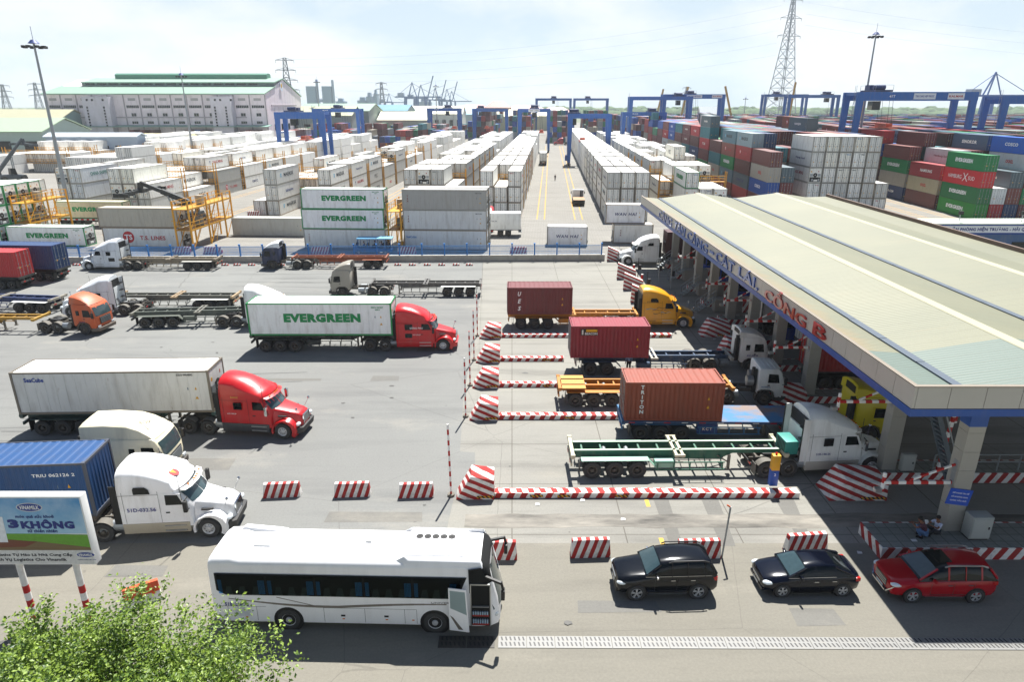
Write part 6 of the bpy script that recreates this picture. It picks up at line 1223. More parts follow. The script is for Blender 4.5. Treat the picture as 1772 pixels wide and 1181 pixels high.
ms = mk(t_, 'ShaderNodeMixShader'); t_.links.new(lw.outputs[0], ms.inputs[0]); t_.links.new(tr_.outputs[0], ms.inputs[1]); t_.links.new(gl.outputs[0], ms.inputs[2]); t_.links.new(ms.outputs[0], t_.nodes['Material Output'].inputs[0]); BUSG = m
put(coach(), (501.2, 1091.1, -6.1 * .965), (755, 1096.5, 0), -1.27 * .965)

# ------------------------------------------------------------------ cars
def car(name, label, color, spec, suv=True, rack=False, chrome=True):
    """x forward; spec: L, W, H, wheelbase, stations for the lower body, greenhouse line"""
    fa_, ra_, kf, kr = spec['fa'], spec['ra'], spec.get('kf', .88), spec.get('kr', .88); wx = lambda x: fa_ + (x - fa_) * kf if x > fa_ else (ra_ + (x - ra_) * kr if x < ra_ else x)
    spec = dict(spec); spec['body'] = [(wx(b[0]),) + tuple(b[1:]) for b in spec['body']]; spec['glass'] = [(wx(b[0]),) + tuple(b[1:]) for b in spec['glass']]; spec['lamp'] = (wx(spec['lamp'][0]), spec['lamp'][1]); spec['tail'] = (wx(spec['tail'][0]) , spec['tail'][1])
    if spec.get('rails'): spec['rails'] = (spec['rails'][0], wx(spec['rails'][1]))
    t = thing(name, label, 'car', (0, 0, 0), 0, 'cars driving on the near road'); hw = spec['W'] / 2; B = MB(); rings = []
    for (x, zb, zt, k, kt) in spec['body']:   # x, sill z, top z, width factor, top width factor
        w = hw * k; wt = hw * kt; zm = zb + (zt - zb) * .45
        p = [(-w * .9, zb), (-w * .985, zb + .1), (-w, zm), (-w * .985, zt - .16), (-wt, zt - .05), (-wt * .8, zt), (-wt * .4, zt + .018)]
        q = p + [(-a, b) for a, b in p[::-1]]; rings.append([(x, y, z) for y, z in q])
    B.loft(rings); B.build('body', CARP, t, color, sharp=42)
    gr = spec['glass']; G1 = MB(); rg = []
    for (x, zt, k) in gr:
        zb_ = spec['belt'](x); w = hw * .93 * (1 if k > .5 else .96); wr = hw * k; zt = max(zt, zb_ + .01)
        f = max(0, min(1, (zt - zb_) / .45)); wr = w + (wr - w) * f
        p = [(-w, zb_ - .04), (-(w + wr) / 2 - .015, (zb_ + zt) / 2), (-wr, zt - .05 * f), (-wr * .88, zt), (-wr * .45, zt + .025 * f)]
        q = p + [(-a, b) for a, b in p[::-1]]; rg.append([(x, y, z) for y, z in q])
    G1.loft(rg); G1.build('glasshouse', GLASS, t, sharp=50)
    # windscreen pane, lighter
    w0, w1 = rg[0], rg[1]; ws = MB(); 
    rows = []
    for f in (.1, .5, .93):
        row = []
        for i in range(2, 8): a = Vector(w0[i]); b = Vector(w1[i]); p = a + (b - a) * f; row.append((p.x + .01, p.y, p.z + .012))
        rows.append(row)
    ws.loft(rows, 0, False, True, False); ws.build('windscreen', CLEARG, t)
    # roof skin over the glasshouse
    R1 = MB(); ri = [k for k, g in enumerate(gr) if g[1] > spec['H'] - .14]; rows = []
    for k in ri: rows.append([(p[0], p[1] * 1.004, p[2] + .012) for p in rg[k][2:8]])
    R1.loft(rows, 0, False, True, False); ro = R1.build('roof', CARP, t, color, sharp=50)
    # pillars
    for s in (-1, 1):
        P1 = MB(); idx = 2 if s < 0 else 7
        def side(k, f): a = Vector(rg[k][idx]); b = Vector(rg[k][0 if s < 0 else 9]); return a + (b - a) * f
        P1.bar(Vector(rg[0][idx]) + Vector((0, s * .008, .0)), Vector(rg[1][idx]) + Vector((0, s * .008, .0)), .07, .05)
        for px_ in spec['pillars']:
            k = min(range(len(gr)), key=lambda q: abs(gr[q][0] - px_)); P1.bar(side(k, 0) + Vector((0, s * .012, 0)), side(k, 1) + Vector((0, s * .02, 0)), .07, .03)
        P1.bar(Vector(rg[-2][idx]) + Vector((0, s * .01, 0)), Vector(rg[-1][idx]) + Vector((0, s * .01, .02)), .14, .06)
        P1.build('pillar', CARP, t, color)
        tm = MB(); ks = range(1, len(rg) - 1); [tm.bar(Vector(rg[a][0 if s < 0 else 9]) + Vector((0, s * .025, .045)), Vector(rg[a + 1][0 if s < 0 else 9]) + Vector((0, s * .025, .045)), .012, .02) for a in range(len(rg) - 2)]
        if chrome: tm.build('window_trim', CHROME, t)
        for (xa, xb) in spec['doors']:
            y = s * (hw + .002); dm = MB(); z0, z1 = spec['sill'] + .12, spec['belt'](xa) - .12
            for X in (xa, xb): dm.box(X - .006, X + .006, min(s * (hw - .02), s * (hw + .003)), max(s * (hw - .02), s * (hw + .003)), z0, z1)
            dm.box(xb, xa, min(s * (hw - .02), s * (hw + .002)), max(s * (hw - .02), s * (hw + .002)), z0 - .008, z0 + .004); dr = dm.build('door_gap', BLACK, t)
            h_ = MB(); h_.box(xb + .08, xb + .28, min(s * (hw - .02), s * (hw + .03)), max(s * (hw - .02), s * (hw + .03)), z1 - .07, z1 - .035); h_.build('door_handle', CHROME, t)
        for X in (spec['fa'], spec['ra']):
            wr_ = spec['r']; a = MB(); a.lathe([(wr_ * .97, s * .004), (wr_ + .06, s * .004), (wr_ + .06, -s * .05), (wr_ * .97, -s * .05), (wr_ * .97, s * .004)], 26, 0, (X, s * hw, wr_)); a.disc((X, s * (hw - .02), wr_), wr_ * .98, 24); a.build('wheel_arch', BLACK, t); wheel(t, X, s * (hw - .07), wr_, .235, 'car')
        m = MB(); xm = spec['mirror']; m.hexa([(xm, s * (hw - .02), spec['mz']), (xm + .12, s * (hw - .02), spec['mz']), (xm + .1, s * (hw + .2), spec['mz'] + .02), (xm, s * (hw + .2), spec['mz'] + .02), (xm, s * (hw - .02), spec['mz'] + .13), (xm + .1, s * (hw - .02), spec['mz'] + .13), (xm + .08, s * (hw + .2), spec['mz'] + .15), (xm, s * (hw + .2), spec['mz'] + .15)]); m.build('mirror', CARP if color != '#0c0e12' else CHROME, t, color, bev=.02)
        fx, fz = spec['lamp']; l = MB(); sph(l, (fx - .2, s * hw * .8, fz), 1, 0, 12, 8, .26, .17, .1); lo_ = l.build('headlight', LAMPG, t)
        rx, rz_ = spec['tail']; l = MB(); l.box(rx + .04, rx + .24, min(s * (hw - .2), s * (hw - .035)), max(s * (hw - .2), s * (hw - .035)), rz_ - .1, rz_ + .08); l.build('tail_lamp', REDL, t, bev=.02)
        st = MB(); st.box(spec['ra'] + .5, spec['fa'] - .5, min(s * (hw - .1), s * (hw + (.05 if rack else 0.01))), max(s * (hw - .1), s * (hw + (.05 if rack else .01))), spec['sill'] - .04, spec['sill'] + .02); st.build('side_step', CHROME if suv else BLACK, t)
        if spec.get('rails'):
            rl = MB(); xa, xb = spec['rails']; z = spec['H'] + .0; pts = [(xa, z - .05), (xa - .2, z + .03), (xb + .25, z + .03), (xb, z - .05)]; [rl.bar((p[0], s * hw * .78, p[1]), (q[0], s * hw * .78, q[1]), .045) for p, q in zip(pts, pts[1:])]; rl.build('roof_rail', BLACK if color == '#0c0e12' else ALU, t)
    fx = spec['body'][0][0]; g = MB(); g.box(fx - .05, fx + .015, -hw * .48, hw * .48, spec['gz'][0], spec['gz'][1], 0); [g.box(fx + .012, fx + .03, -hw * .46, hw * .46, spec['gz'][0] + .03 + q * (spec['gz'][1] - spec['gz'][0]) / 3, spec['gz'][0] + .055 + q * (spec['gz'][1] - spec['gz'][0]) / 3, 1) for q in range(3)]; g.build('grille', [BLACK, CHROME], t)
    g = MB(); g.box(fx - .3, fx + .03, -hw * .8, hw * .8, spec['sill'] - .02, spec['sill'] + .12); g.build('bumper_lip', BLACK if suv else CARP, t, color, bev=.03)
    g = MB(); g.box(fx + .035, fx + .045, -.26, .26, spec['gz'][0] - .16, spec['gz'][0] - .05); g.build('number_plate', WHITE, t)
    return t, ro
suv = dict(W=1.84, H=1.82, sill=.36, r=.385, fa=1.35, ra=-1.4, body=[(2.32, .42, .92, .72, .66), (2.26, .38, 1.02, .86, .76), (2.05, .36, 1.08, .96, .82), (1.6, .34, 1.13, 1, .84), (.95, .34, 1.2, 1, .9), (.5, .34, 1.22, 1, .95), (-1.9, .34, 1.24, 1, .95), (-2.2, .36, 1.22, .97, .92), (-2.36, .45, 1.15, .9, .85)],
           belt=lambda x: 1.18, glass=[(.98, 1.2, .62), (.28, 1.72, .72), (-.2, 1.8, .74), (-.9, 1.82, .74), (-1.7, 1.79, .73), (-2.02, 1.7, .71), (-2.28, 1.22, .64)], pillars=(-.2, -.9, -1.7), doors=((.55, -.42), (-.42, -1.3)), mirror=.45, mz=1.18, lamp=(2.28, .86), tail=(-2.38, 1.02), rails=(-.05, -1.9), gz=(.72, .92))
c, ro = car('suv', 'black four-wheel drive with roof rails facing left, leftmost car on the near road', '#0c0e12', suv, rack=True); c.scale = (.965,) * 3; put(c, (1100.4, 1040.1, 1.35 * .965), (1206.9, 1037.4, -1.4 * .965), .92 * .965)
sed = dict(kr=.8, W=1.78, H=1.46, sill=.24, r=.33, fa=1.35, ra=-1.35, body=[(2.3, .36, .66, .68, .6), (2.24, .28, .78, .84, .72), (2.0, .24, .86, .96, .8), (1.5, .22, .94, 1, .84), (.95, .22, 1.0, 1, .88), (.5, .22, 1.02, 1, .94), (-1.3, .22, 1.05, 1, .94), (-1.9, .24, 1.06, .97, .86), (-2.2, .28, 1.04, .9, .78), (-2.32, .4, .95, .82, .7)],
           belt=lambda x: .98 - .02 * x if x > -1.2 else 1.02, glass=[(1.12, 1.0, .6), (.3, 1.38, .66), (-.1, 1.45, .67), (-.6, 1.46, .67), (-1.0, 1.42, .66), (-1.9, 1.06, .58)], pillars=(-.1, -1.0), doors=((.6, -.3), (-.3, -1.1)), mirror=.55, mz=.98, lamp=(2.26, .68), tail=(-2.34, .86), gz=(.42, .56))
c, ro = car('sedan', 'dark blue-black sedan facing left between the two larger cars', '#070b18', sed, suv=False); c.scale = (.965,) * 3; put(c, (1352.3, 1034.7, 1.35 * .965), (1455.5, 1033.3, -1.35 * .965), .89 * .965)
out = dict(W=1.8, H=1.7, sill=.3, r=.35, fa=1.33, ra=-1.33, body=[(2.36, .4, .78, .7, .6), (2.3, .32, .94, .86, .74), (2.05, .3, 1.0, .96, .82), (1.55, .28, 1.05, 1, .84), (.95, .28, 1.1, 1, .88), (.5, .28, 1.12, 1, .94), (-1.7, .28, 1.15, 1, .94), (-2.1, .3, 1.14, .96, .9), (-2.3, .4, 1.06, .88, .82)],
           belt=lambda x: 1.07 - .02 * x, glass=[(1.12, 1.1, .62), (.35, 1.56, .7), (-.1, 1.66, .72), (-.8, 1.7, .72), (-1.5, 1.67, .71), (-1.95, 1.6, .69), (-2.24, 1.18, .62)], pillars=(-.1, -.8, -1.5), doors=((.6, -.35), (-.35, -1.2)), mirror=.5, mz=1.08, lamp=(2.3, .8), tail=(-2.34, .98), rails=(.1, -1.75), gz=(.5, .82))
c, ro = car('suv', 'red crossover with sunroof in the canopy shadow, rightmost car', '#a30f1c', out); put(c, (1577.9, 1044.2, 1.33), (1682.6, 1044.8, -1.33), .9)
q = MB(); q.hexa([(.2, -.42, 1.63), (.2, .42, 1.63), (-.35, .42, 1.69), (-.35, -.42, 1.69), (.2, -.42, 1.68), (.2, .42, 1.68), (-.35, .42, 1.735), (-.35, -.42, 1.735)]); q.build('sunroof', GLASS, c)
q = MB(); [q.bar((2.28, s * .55, .35), (2.14, s * .82, .72), .06, .04) for s in (-1, 1)]; q.bar((2.3, -.5, .34), (2.3, .5, .34), .05); q.build('bumper_chrome', CHROME, c)

# ------------------------------------------------------------------ blue tram, box trailer, yard trucks, reach stacker
t = thing('tram_cart', 'open blue shuttle cart with sky-blue roof behind the fence', 'shuttle'); x0, y0 = G(616, 441)
q = MB(); q.hexa([(0, -.75, .35), (5.1, -.75, .35), (5.1, .75, .35), (0, .75, .35), (0, -.75, .95), (5.1, -.75, .75), (5.1, .75, .75), (0, .75, .95)]); q.hexa([(-.5, -.7, .4), (0, -.75, .4), (0, .75, .4), (-.5, .7, .4), (-.2, -.65, 1.2), (.2, -.7, 1.5), (.2, .7, 1.5), (-.2, .65, 1.2)]); q.build('body', METAL, t, '#1f62a8', bev=.03)
q = MB(); q.box(.2, 5.2, -.85, .85, 2.2, 2.3); q.build('roof', METAL, t, '#6fb8df', bev=.02); q = MB(); [q.bar((x, s * .74, .7), (x, s * .74, 2.2), .06) for x in (.4, 1.7, 2.9, 4.1, 5.0) for s in (-1, 1)]; q.build('roof_post', METAL, t, '#2a6ab0')
q = MB(); [q.box(x, x + .45, -.6, .6, .8, 1.0) for x in (1.1, 2.2, 3.3, 4.3)]; [q.box(x + .4, x + .5, -.6, .6, 1.0, 1.45) for x in (1.1, 2.2, 3.3, 4.3)]; q.build('seat', MATTE, t, '#27303a')
q = MB(); q.add([(-.02, -.62, 1.22), (-.02, .62, 1.22), (.3, .66, 2.15), (.3, -.66, 2.15)], [(0, 1, 2, 3)]); q.build('windscreen', CLEARG, t)
for x in (.4, 4.2):
    for s in (-1, 1): wheel(t, x, s * .68, .3, .2, 'car')
t.location = (x0, y0 + .85, .012)
TRAM = t
t = thing('box_trailer', 'white refrigerated box trailer parked right of the grey stack', 'trailer'); x0, y0 = G(852, 410)
q = MB(); q.box(-6, 4.0, 0, 2.45, 1.15, 3.75); q.build('box', CCLEAN, t, '#d6d7d3', bev=.03); q = MB(); q.box(-6, 4.1, -.01, 2.46, 1.05, 1.148); q.build('frame', DARK, t); letter(t, 'MAY DUC HN', (-.5, -.003, 2.5), .2, 1.3, '#444a66')
for x in (.7, 1.95):
    for y in (.25, 2.2): wheel(t, x, y, .5, .3, 'steel')
q = MB(); q.box(.0, 2.7, -.03, .02, 1.0, 1.1); q.box(3.6, 4.12, .1, 2.35, .7, .8); q.build('mudguard', GALV, t); t.location = (x0 + .6, y0, .012)
q = sleeper('red tractor partly hidden left of the white refrigerated trailer', '#b81d22', style='col'); q.location = (*YD(-10.5, 112.5), .012); q.rotation_euler = (0, 0, RZB + math.pi)
def yard_truck(a, b, label, dirn=1, cargo=None, color='#d8d8d4'):
    k = cabover(label, color, fair=None, long=False, ax=(3.4, 4.6), tall=2.7, grp='trucks on the yard lanes'); X, Y = YD(a, b); k.location = (X, Y, .012); k.rotation_euler = (0, 0, RZB if dirn > 0 else RZB + math.pi); return k
k = yard_truck(6.3, 150, 'white yard truck with brown flat deck in the central lane'); q = MB(); q.box(-6.6, -.8, -1.2, 1.2, 1.15, 1.32); q.build('flat_deck', METAL, k, '#a88560'); q = MB(); q.box(-6.64, -6.6, -1.2, 1.2, .6, 1.3); q.build('tail_board', BLACK, k)
k = yard_truck(-2.4, 262, 'truck hauling a white reefer up the left side of the central lane'); (lx, ly, _), rz = on(k, -17, 0, 0); tr = trailer('dark trailer under the reefer hauled up the central lane', '#3a3a38', grp='trucks on the yard lanes'); tr.location = (lx, ly, .012); tr.rotation_euler = (0, 0, rz); load(tr, 'reefer', 12.19, 6.1, '#cfcfca', 'white reefer hauled on a trailer up the left side of the central lane')
k = sleeper('red tractor crossing at the far end of the central lane', '#a81f2c', style='col'); k.location = (*YD(3, 378), .012); k.rotation_euler = (0, 0, R(180)); tr = trailer('trailer behind the red tractor at the far end of the central lane', '#3a3a38'); tr.location = (k.location.x + 17.3, k.location.y, .012); tr.rotation_euler = (0, 0, math.pi); load(tr, 'reefer', 12.19, 6.1, '#c9c4c0', 'streaked white container crossing the far end of the central lane')
k = sleeper('beige tractor with pink flatbed in the lane behind the canopy roof', '#b5aca0', style='pro', openback=True, grp='trucks on the yard lanes'); k.location = (*YD(38.6, 176), .012); k.rotation_euler = (0, 0, RZB); tr = trailer('faded pink flatbed trailer in the lane behind the canopy roof', '#b87878', flat=True); (lx, ly, _), rz = on(k, -17.3); tr.location = (lx, ly, .012); tr.rotation_euler = (0, 0, rz)
k = sleeper('white tractor at the far right foot of the green container stack', '#d8d8d4', style='col', grp='trucks on the yard lanes'); k.location = (*YD(97, 122), .012); k.rotation_euler = (0, 0, math.pi)
# truck with rusty green-lettered container behind the left stack
tr = trailer('dark trailer under the rusty green-lettered reefer behind the left stack', '#3a3634'); X, Y = YD(-85.5, 114.5); tr.location = (X, Y, .012); tr.rotation_euler = (0, 0, -PSI)
load(tr, 'reefer', 12.19, 6.1, '#cfc4a4', 'rusty cream green-lettered reefer on a trailer behind the left stack', 'ever', frame='#3f7a52')
q = MB(); [q.box(.3 + i * .5, .8 + i * .5, -1.28, -1.265, 1.2, 1.4, i % 2) for i in range(20)]; q.build('reflector_tape', [REDL, WHITE], tr)
def stacker(loc, rz, label, body, L1=9.5, tilt=20, ext=True):
    t = thing('reach_stacker', label, 'reach stacker', loc, rz, 'reach stackers'); q = MB(); q.hexa([(-3.4, -1.7, .7), (3.2, -1.7, .7), (3.2, 1.7, .7), (-3.4, 1.7, .7), (-3.2, -1.6, 2.0), (3.0, -1.6, 1.7), (3.0, 1.6, 1.7), (-3.2, 1.6, 2.0)]); q.build('chassis', METAL, t, body, bev=.05)
    q = MB(); q.hexa([(-.4, -.8, 1.9), (1.2, -.8, 1.8), (1.2, .8, 1.8), (-.4, .8, 1.9), (-.3, -.7, 3.6), (.9, -.7, 3.5), (.9, .7, 3.5), (-.3, .7, 3.6)]); q.build('cabin', GLASS, t)
    for x in (-2.6, 2.3):
        for s in (-1, 1): wheel(t, x, s * 1.6, .85, .6, 'steel')
    a = R(tilt); q = MB(); p0 = Vector((-2.8, 0, 3.1)); p1 = p0 + Vector((math.cos(a) * L1, 0, math.sin(a) * L1)); q.bar(p0, p0.lerp(p1, .62), .75, .85); q.bar(p0.lerp(p1, .5), p1, .55, .62); q.bar((-2.8, 0, 1.8), p0, .6); bo = q.build('boom', METAL, t, body)
    q = MB(); q.cyl((.8, -.5, 1.7), p0.lerp(p1, .5) - Vector((0, .5, .3)), .14); q.cyl((.8, .5, 1.7), p0.lerp(p1, .5) + Vector((0, .5, -.3)), .14); q.build('lift_cylinder', GALV, t)
    q = MB(); q.bar(p1, p1 + Vector((.2, 0, -1.1)), .7); q.box(p1.x - .6, p1.x + 1.0, -.9, .9, p1.z - 1.7, p1.z - 1.1); q.box(p1.x - .2, p1.x + .3, -6.0, 6.0, p1.z - 1.65, p1.z - 1.2); [q.box(p1.x - 1.1, p1.x + 1.2, s * 6.0 - .15, s * 6.0 + .15, p1.z - 1.9, p1.z - 1.3) for s in (-1, 1)]; q.build('spreader', METAL, t, body); return t
stacker((*YD(-66, 119), 0), -PSI + math.pi + R(0), 'black reach stacker with lowered boom behind the left dirty stack', '#1f2426', 10.5, 22)
stacker((*YD(-150, 185), 0), -PSI + R(60), 'dark reach stacker with raised pale boom among the far left reefers', '#4a5256', 11, 48)

# ------------------------------------------------------------------ gantry cranes
def rtg(a0, span, b, H, label, color='#1a5ba8', depth=7.0, txt='', trolley=.3, spread=None, grp='rubber-tyred gantry cranes', wbeam=1.5):
    X, Y = YD(a0, b); t = thing('gantry_crane', label, 'gantry crane', (X, Y, 0), -PSI, grp)
    for y in (0, depth):
        g = MB(); g.box(-.6, span + .6, y - .45, y + .45, H - wbeam, H); g.build('girder', METAL, t, color)
        for x in (0, span):
            s = .5 if x == 0 else -.5; l = MB(); l.hexa([(x - .48, y - .4, .9), (x + .48, y - .4, .9), (x + .48, y + .4, .9), (x - .48, y + .4, .9), (x - .8 + s * .5, y - .44, H - wbeam), (x + .8 + s * .5, y - .44, H - wbeam), (x + .8 + s * .5, y + .44, H - wbeam), (x - .8 + s * .5, y + .44, H - wbeam)]); l.build('leg', METAL, t, color)
    for x in (0, span):
        c = MB(); c.box(x - .4, x + .4, -1.5, depth + 1.5, .75, 1.5); c.box(x - .25, x + .25, .42, depth - .42, H * .62, H * .62 + .35); c.build('sill_beam', METAL, t, color)
        for y in (-.9, depth + .9):
            w = MB(); w.cyl((x - .35, y, .75), (x + .35, y, .75), .74, n=14); w.build('tyre', RUBBER, t)
    c = MB()
    for x in (0, span): c.box(x - .3, x + .3, .452, depth - .452, H - .8, H - .1)
    c.build('tie_beam', METAL, t, color)
    tx = span * trolley; c = MB(); c.box(tx - 2, tx + 2.2, -.3, depth + .3, H + .05, H + .5); c.cyl((tx - 1.4, depth * .3, H + 1.1), (tx + 1.4, depth * .3, H + 1.1), .55, n=12); c.box(tx - 1.6, tx - .2, depth * .5, depth * .85, H + .5, H + 1.7); c.box(tx + .4, tx + 1.8, depth * .45, depth * .8, H + .5, H + 1.4); tr = c.build('trolley', METAL, t, '#1b3568')
    c = MB(); [c.bar((tx + sx, sy, H + .5), (tx + sx, sy, H + 1.6), .07) for sx in (-2, 2.2) for sy in (-.3, depth + .3)]; [c.bar((tx - 2, sy, H + 1.6), (tx + 2.2, sy, H + 1.6), .06) for sy in (-.3, depth + .3)]; c.build('railing', GALV, tr)
    c = MB(); c.box(tx - 1.0, tx + 1.0, depth * .3, depth * .65, H - wbeam - 2.2, H - wbeam - .1); c.build('operator_cab', GLASS, tr)
    sz = H * .45 if spread is None else spread; c = MB(); c.box(tx + 2.2, tx + 4.4, -1.5, depth + 1.5, sz, sz + .35); c.box(tx + 2.5, tx + 4.1, 1, depth - 1, sz + .35, sz + 1.3); sp = c.build('spreader', METAL, t, '#b84a24')
    c = MB(); [c.bar((tx + 2.8 + q, y, sz + 1.2), (tx + 2.4 + q * .8, y, H - .2), .06) for q in (0, 1) for y in (1.2, depth - 1.2)]; c.build('hoist_rope', BLACK, sp)
    c = MB(); c.box(-.9 - .4, -.45, depth * .2, depth * .7, 1.6, 3.4); c.build('power_house', METAL, t, color)
    c = MB(); n = 12; [c.bar((-.75, .3 + (.8 if q % 2 else 0), 1.5 + (H - 3) * q / n), (-.75, .3 + (0 if q % 2 else .8), 1.5 + (H - 3) * (q + 1) / n), .07) for q in range(n)]; [c.bar((-.75, yy, 1.5), (-.75, yy, H + 1.5), .06) for yy in (.3, 1.1)]; c.build('ladder', GALV, t)
    if txt:
        letter(t, txt[0], (span * .28, -.46, H - wbeam * .5), .62, None, '#d8dce4')
        if len(txt) > 1:
            for s_, f, w, cc in txt[1:]:
                p = MB(); p.box(span * f - w / 2, span * f + w / 2, -.48, -.452, H - wbeam * .85, H - wbeam * .15); q = p.build('sign_panel', MATTE, t, '#d5d6d8'); letter(q, s_, (span * f, -.483, H - wbeam * .5), .5, w * .86, cc, bold=.03)
    return t
def rtg_px(u0, u1, vt, H, label, **k):      # left/right top corners as seen, true height H: distance follows
    o = (vt - CV) / FPX; h = CAM_H - H; span = k.pop('span', None)
    # b from the span
    Z = FPX * span / (u1 - u0); Yw = (Z - h * SN) / CS; Xw = (u0 - CU) / FPX * Z; a = Xw * cP - Yw * sP; b = Xw * sP + Yw * cP; Hh = HZ(vt, Yw); a += k.pop('da', 0); return rtg(a, span, b, Hh, label, **k)
MJ = 'MI-JACK'
def rtg_g(ul, ur, vb, vt, label, **k):       # from where its legs stand
    (xa, ya), (xb, yb) = G(ul, vb), G(ur, vb); a0 = xa * cP - ya * sP; b0 = (xa + xb) / 2 * sP + (ya + yb) / 2 * cP; a1 = xb * cP - yb * sP
    return rtg(a0, a1 - a0, b0, HZ(vt, ya), label, **k)
rtg_g(487, 567, 290, 194, 'near left blue gantry crane standing over the reefers before the warehouse', trolley=.3, txt=('',), spread=9, wbeam=2.1)
rtg_g(548, 625, 264, 188, 'second blue gantry crane right of the near left one', trolley=.5, txt=('MI-JACK',))
rtg_g(743, 796, 252, 187, 'blue gantry crane left of centre over the reefer rows', trolley=.6, txt=('MI-JACK',))
rtg_g(820, 877, 250, 188, 'blue gantry crane, centre-left, over the wide reefer block', trolley=.2)
rtg_g(898, 949, 264, 188, 'blue gantry crane with a white sign, left of the central lane', trolley=.5, txt=('', ('TAN CANG', .5, 5, '#444444')))
rtg_g(984, 1052, 287, 197, 'blue gantry crane straddling the lane right of centre', trolley=.1, spread=8)
rtg_g(1076, 1146, 268, 194, 'blue gantry crane with white lettering over the block beyond the canopy', trolley=.7, txt=('MI-JACK',), spread=10)
rtg_px(928, 988, 170, 25, 'tall far gantry crane above the dark coloured stack, left of its twin', span=25, color='#2766b0', trolley=.5)
rtg_px(994, 1052, 170, 25, 'tall far gantry crane right of its twin behind the central lane', span=25, color='#2766b0', trolley=.4)
rtg_px(1092, 1196, 167, 24, 'tall far gantry crane partly behind a nearer tall one', span=27, color='#2766b0', trolley=.8)
rtg_px(1150, 1252, 163, 25, 'tall gantry crane over the brown stacks with sign boards on its girder', span=27, color='#2766b0', trolley=.45, spread=13, wbeam=1.9, txt=('40T', ('TAN CANG HIEP PHUOC', .5, 7, '#3b4a9a'), ('KALMAR', .88, 4.6, '#b02a24')))
rtg_px(1324, 1395, 163, 24, 'far blue gantry crane left of its neighbour beneath the lattice pylon', span=26, color='#346cb0', trolley=.3)
rtg_px(1366, 1450, 164, 24, 'far blue gantry crane right of its neighbour beneath the lattice pylon', span=26, color='#346cb0', trolley=.8)
rtg_px(1488, 1682, 159, 23, 'largest blue gantry crane at right, numbered, with sign boards on its girder', span=27.5, color='#2465b2', trolley=.2, depth=8, wbeam=2.0, spread=14.5, txt=('41T', ('TAN CANG HIEP PHUOC', .56, 5.2, '#3b4a9a'), ('KALMAR', .83, 3.9, '#b02a24')))
rtg_px(1742, 1930, 166, 23, 'blue gantry crane cut off by the right edge', span=27.5, color='#2465b2', trolley=.9, depth=8, wbeam=1.9)
(X, Y) = YD(86, 162); load_ = container('dry', 6.06, 2.6, (X + 1.5, Y - 1, 14.4 - 2.65), RZB, '#5f2f2b', 'brown short container hanging from the largest gantry crane', group='containers hanging from cranes')
# quay cranes on the horizon
def quay(x, y, s, label, up=True, color='#5f7ea8', rz=0):
    t = thing('quay_crane', label, 'quay crane', (x, y, 0), rz, 'quay cranes on the horizon'); q = MB(); H = 30 * s
    for xx in (0, 18 * s):
        for yy in (0, 12 * s): q.bar((xx, yy, 0), (xx + (2 * s if xx == 0 else -1 * s), yy, H), 2.2 * s)
        q.bar((xx, 0, H * .45), (xx, 12 * s, H * .45), 1.0 * s)
    q.build('portal', MATTE, t, color); q = MB()
    for yy in (3 * s, 9 * s): q.bar((-12 * s, yy, H), (20 * s, yy, H), 1.4 * s)
    if up: q.bar((20 * s, 6 * s, H), (29 * s, 6 * s, H + 30 * s), 1.4 * s); q.bar((11 * s, 6 * s, H + 17 * s), (27 * s, 6 * s, H + 22 * s), .4 * s)
    else: q.bar((20 * s, 6 * s, H), (48 * s, 6 * s, H), 1.6 * s); q.bar((11 * s, 6 * s, H + 17 * s), (44 * s, 6 * s, H), .4 * s)
    q.bar((11 * s, 6 * s, H + 17 * s), (-11 * s, 6 * s, H), .4 * s); q.build('boom', MATTE, t, color)
    q = MB(); q.bar((6 * s, 3 * s, H), (11 * s, 6 * s, H + 18 * s), .9 * s); q.bar((17 * s, 3 * s, H), (11 * s, 6 * s, H + 18 * s), .9 * s); q.bar((6 * s, 9 * s, H), (11 * s, 6 * s, H + 18 * s), .9 * s); q.build('apex_frame', MATTE, t, color); q = MB(); q.box(-8 * s, 0, 2 * s, 10 * s, H + .8 * s, H + 5 * s); q.build('machine_house', MATTE, t, '#9aa9bd'); return t
def at(u, Y): return XA(u, Y, 5)
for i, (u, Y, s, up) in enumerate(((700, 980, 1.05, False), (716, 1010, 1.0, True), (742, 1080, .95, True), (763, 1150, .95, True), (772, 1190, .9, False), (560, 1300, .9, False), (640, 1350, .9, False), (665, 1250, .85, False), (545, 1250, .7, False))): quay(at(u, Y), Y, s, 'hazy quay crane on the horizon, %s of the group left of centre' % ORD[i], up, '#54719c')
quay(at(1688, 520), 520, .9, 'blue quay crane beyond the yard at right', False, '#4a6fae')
# slim yellow mobile crane booms
for i, (u0, v0, u1, v1, Y) in enumerate(((1130, 186, 1148, 154, 430), (1174, 186, 1191, 150, 430), (1278, 188, 1255, 149, 420), (1365, 184, 1377, 142, 440), (1483, 186, 1500, 165, 360))):
    z0 = HZ(v0, Y); z1 = HZ(v1, Y); t = thing('crane_boom', 'yellow telescopic crane boom on the horizon, %s from the left' % ORD[i], 'mobile crane', (XA(u0, Y, z0), Y, 0), 0, 'yellow mobile cranes behind the stacks'); q = MB(); q.bar((0, 0, 2), (XA(u1, Y, z1) - XA(u0, Y, z0), 0, z1), 1.0); q.build('boom', METAL, t, '#c79a4a'); q = MB(); q.box(-3, 3, -1.5, 1.5, .8, 2.6); q.build('carrier', METAL, t, '#c79a4a')

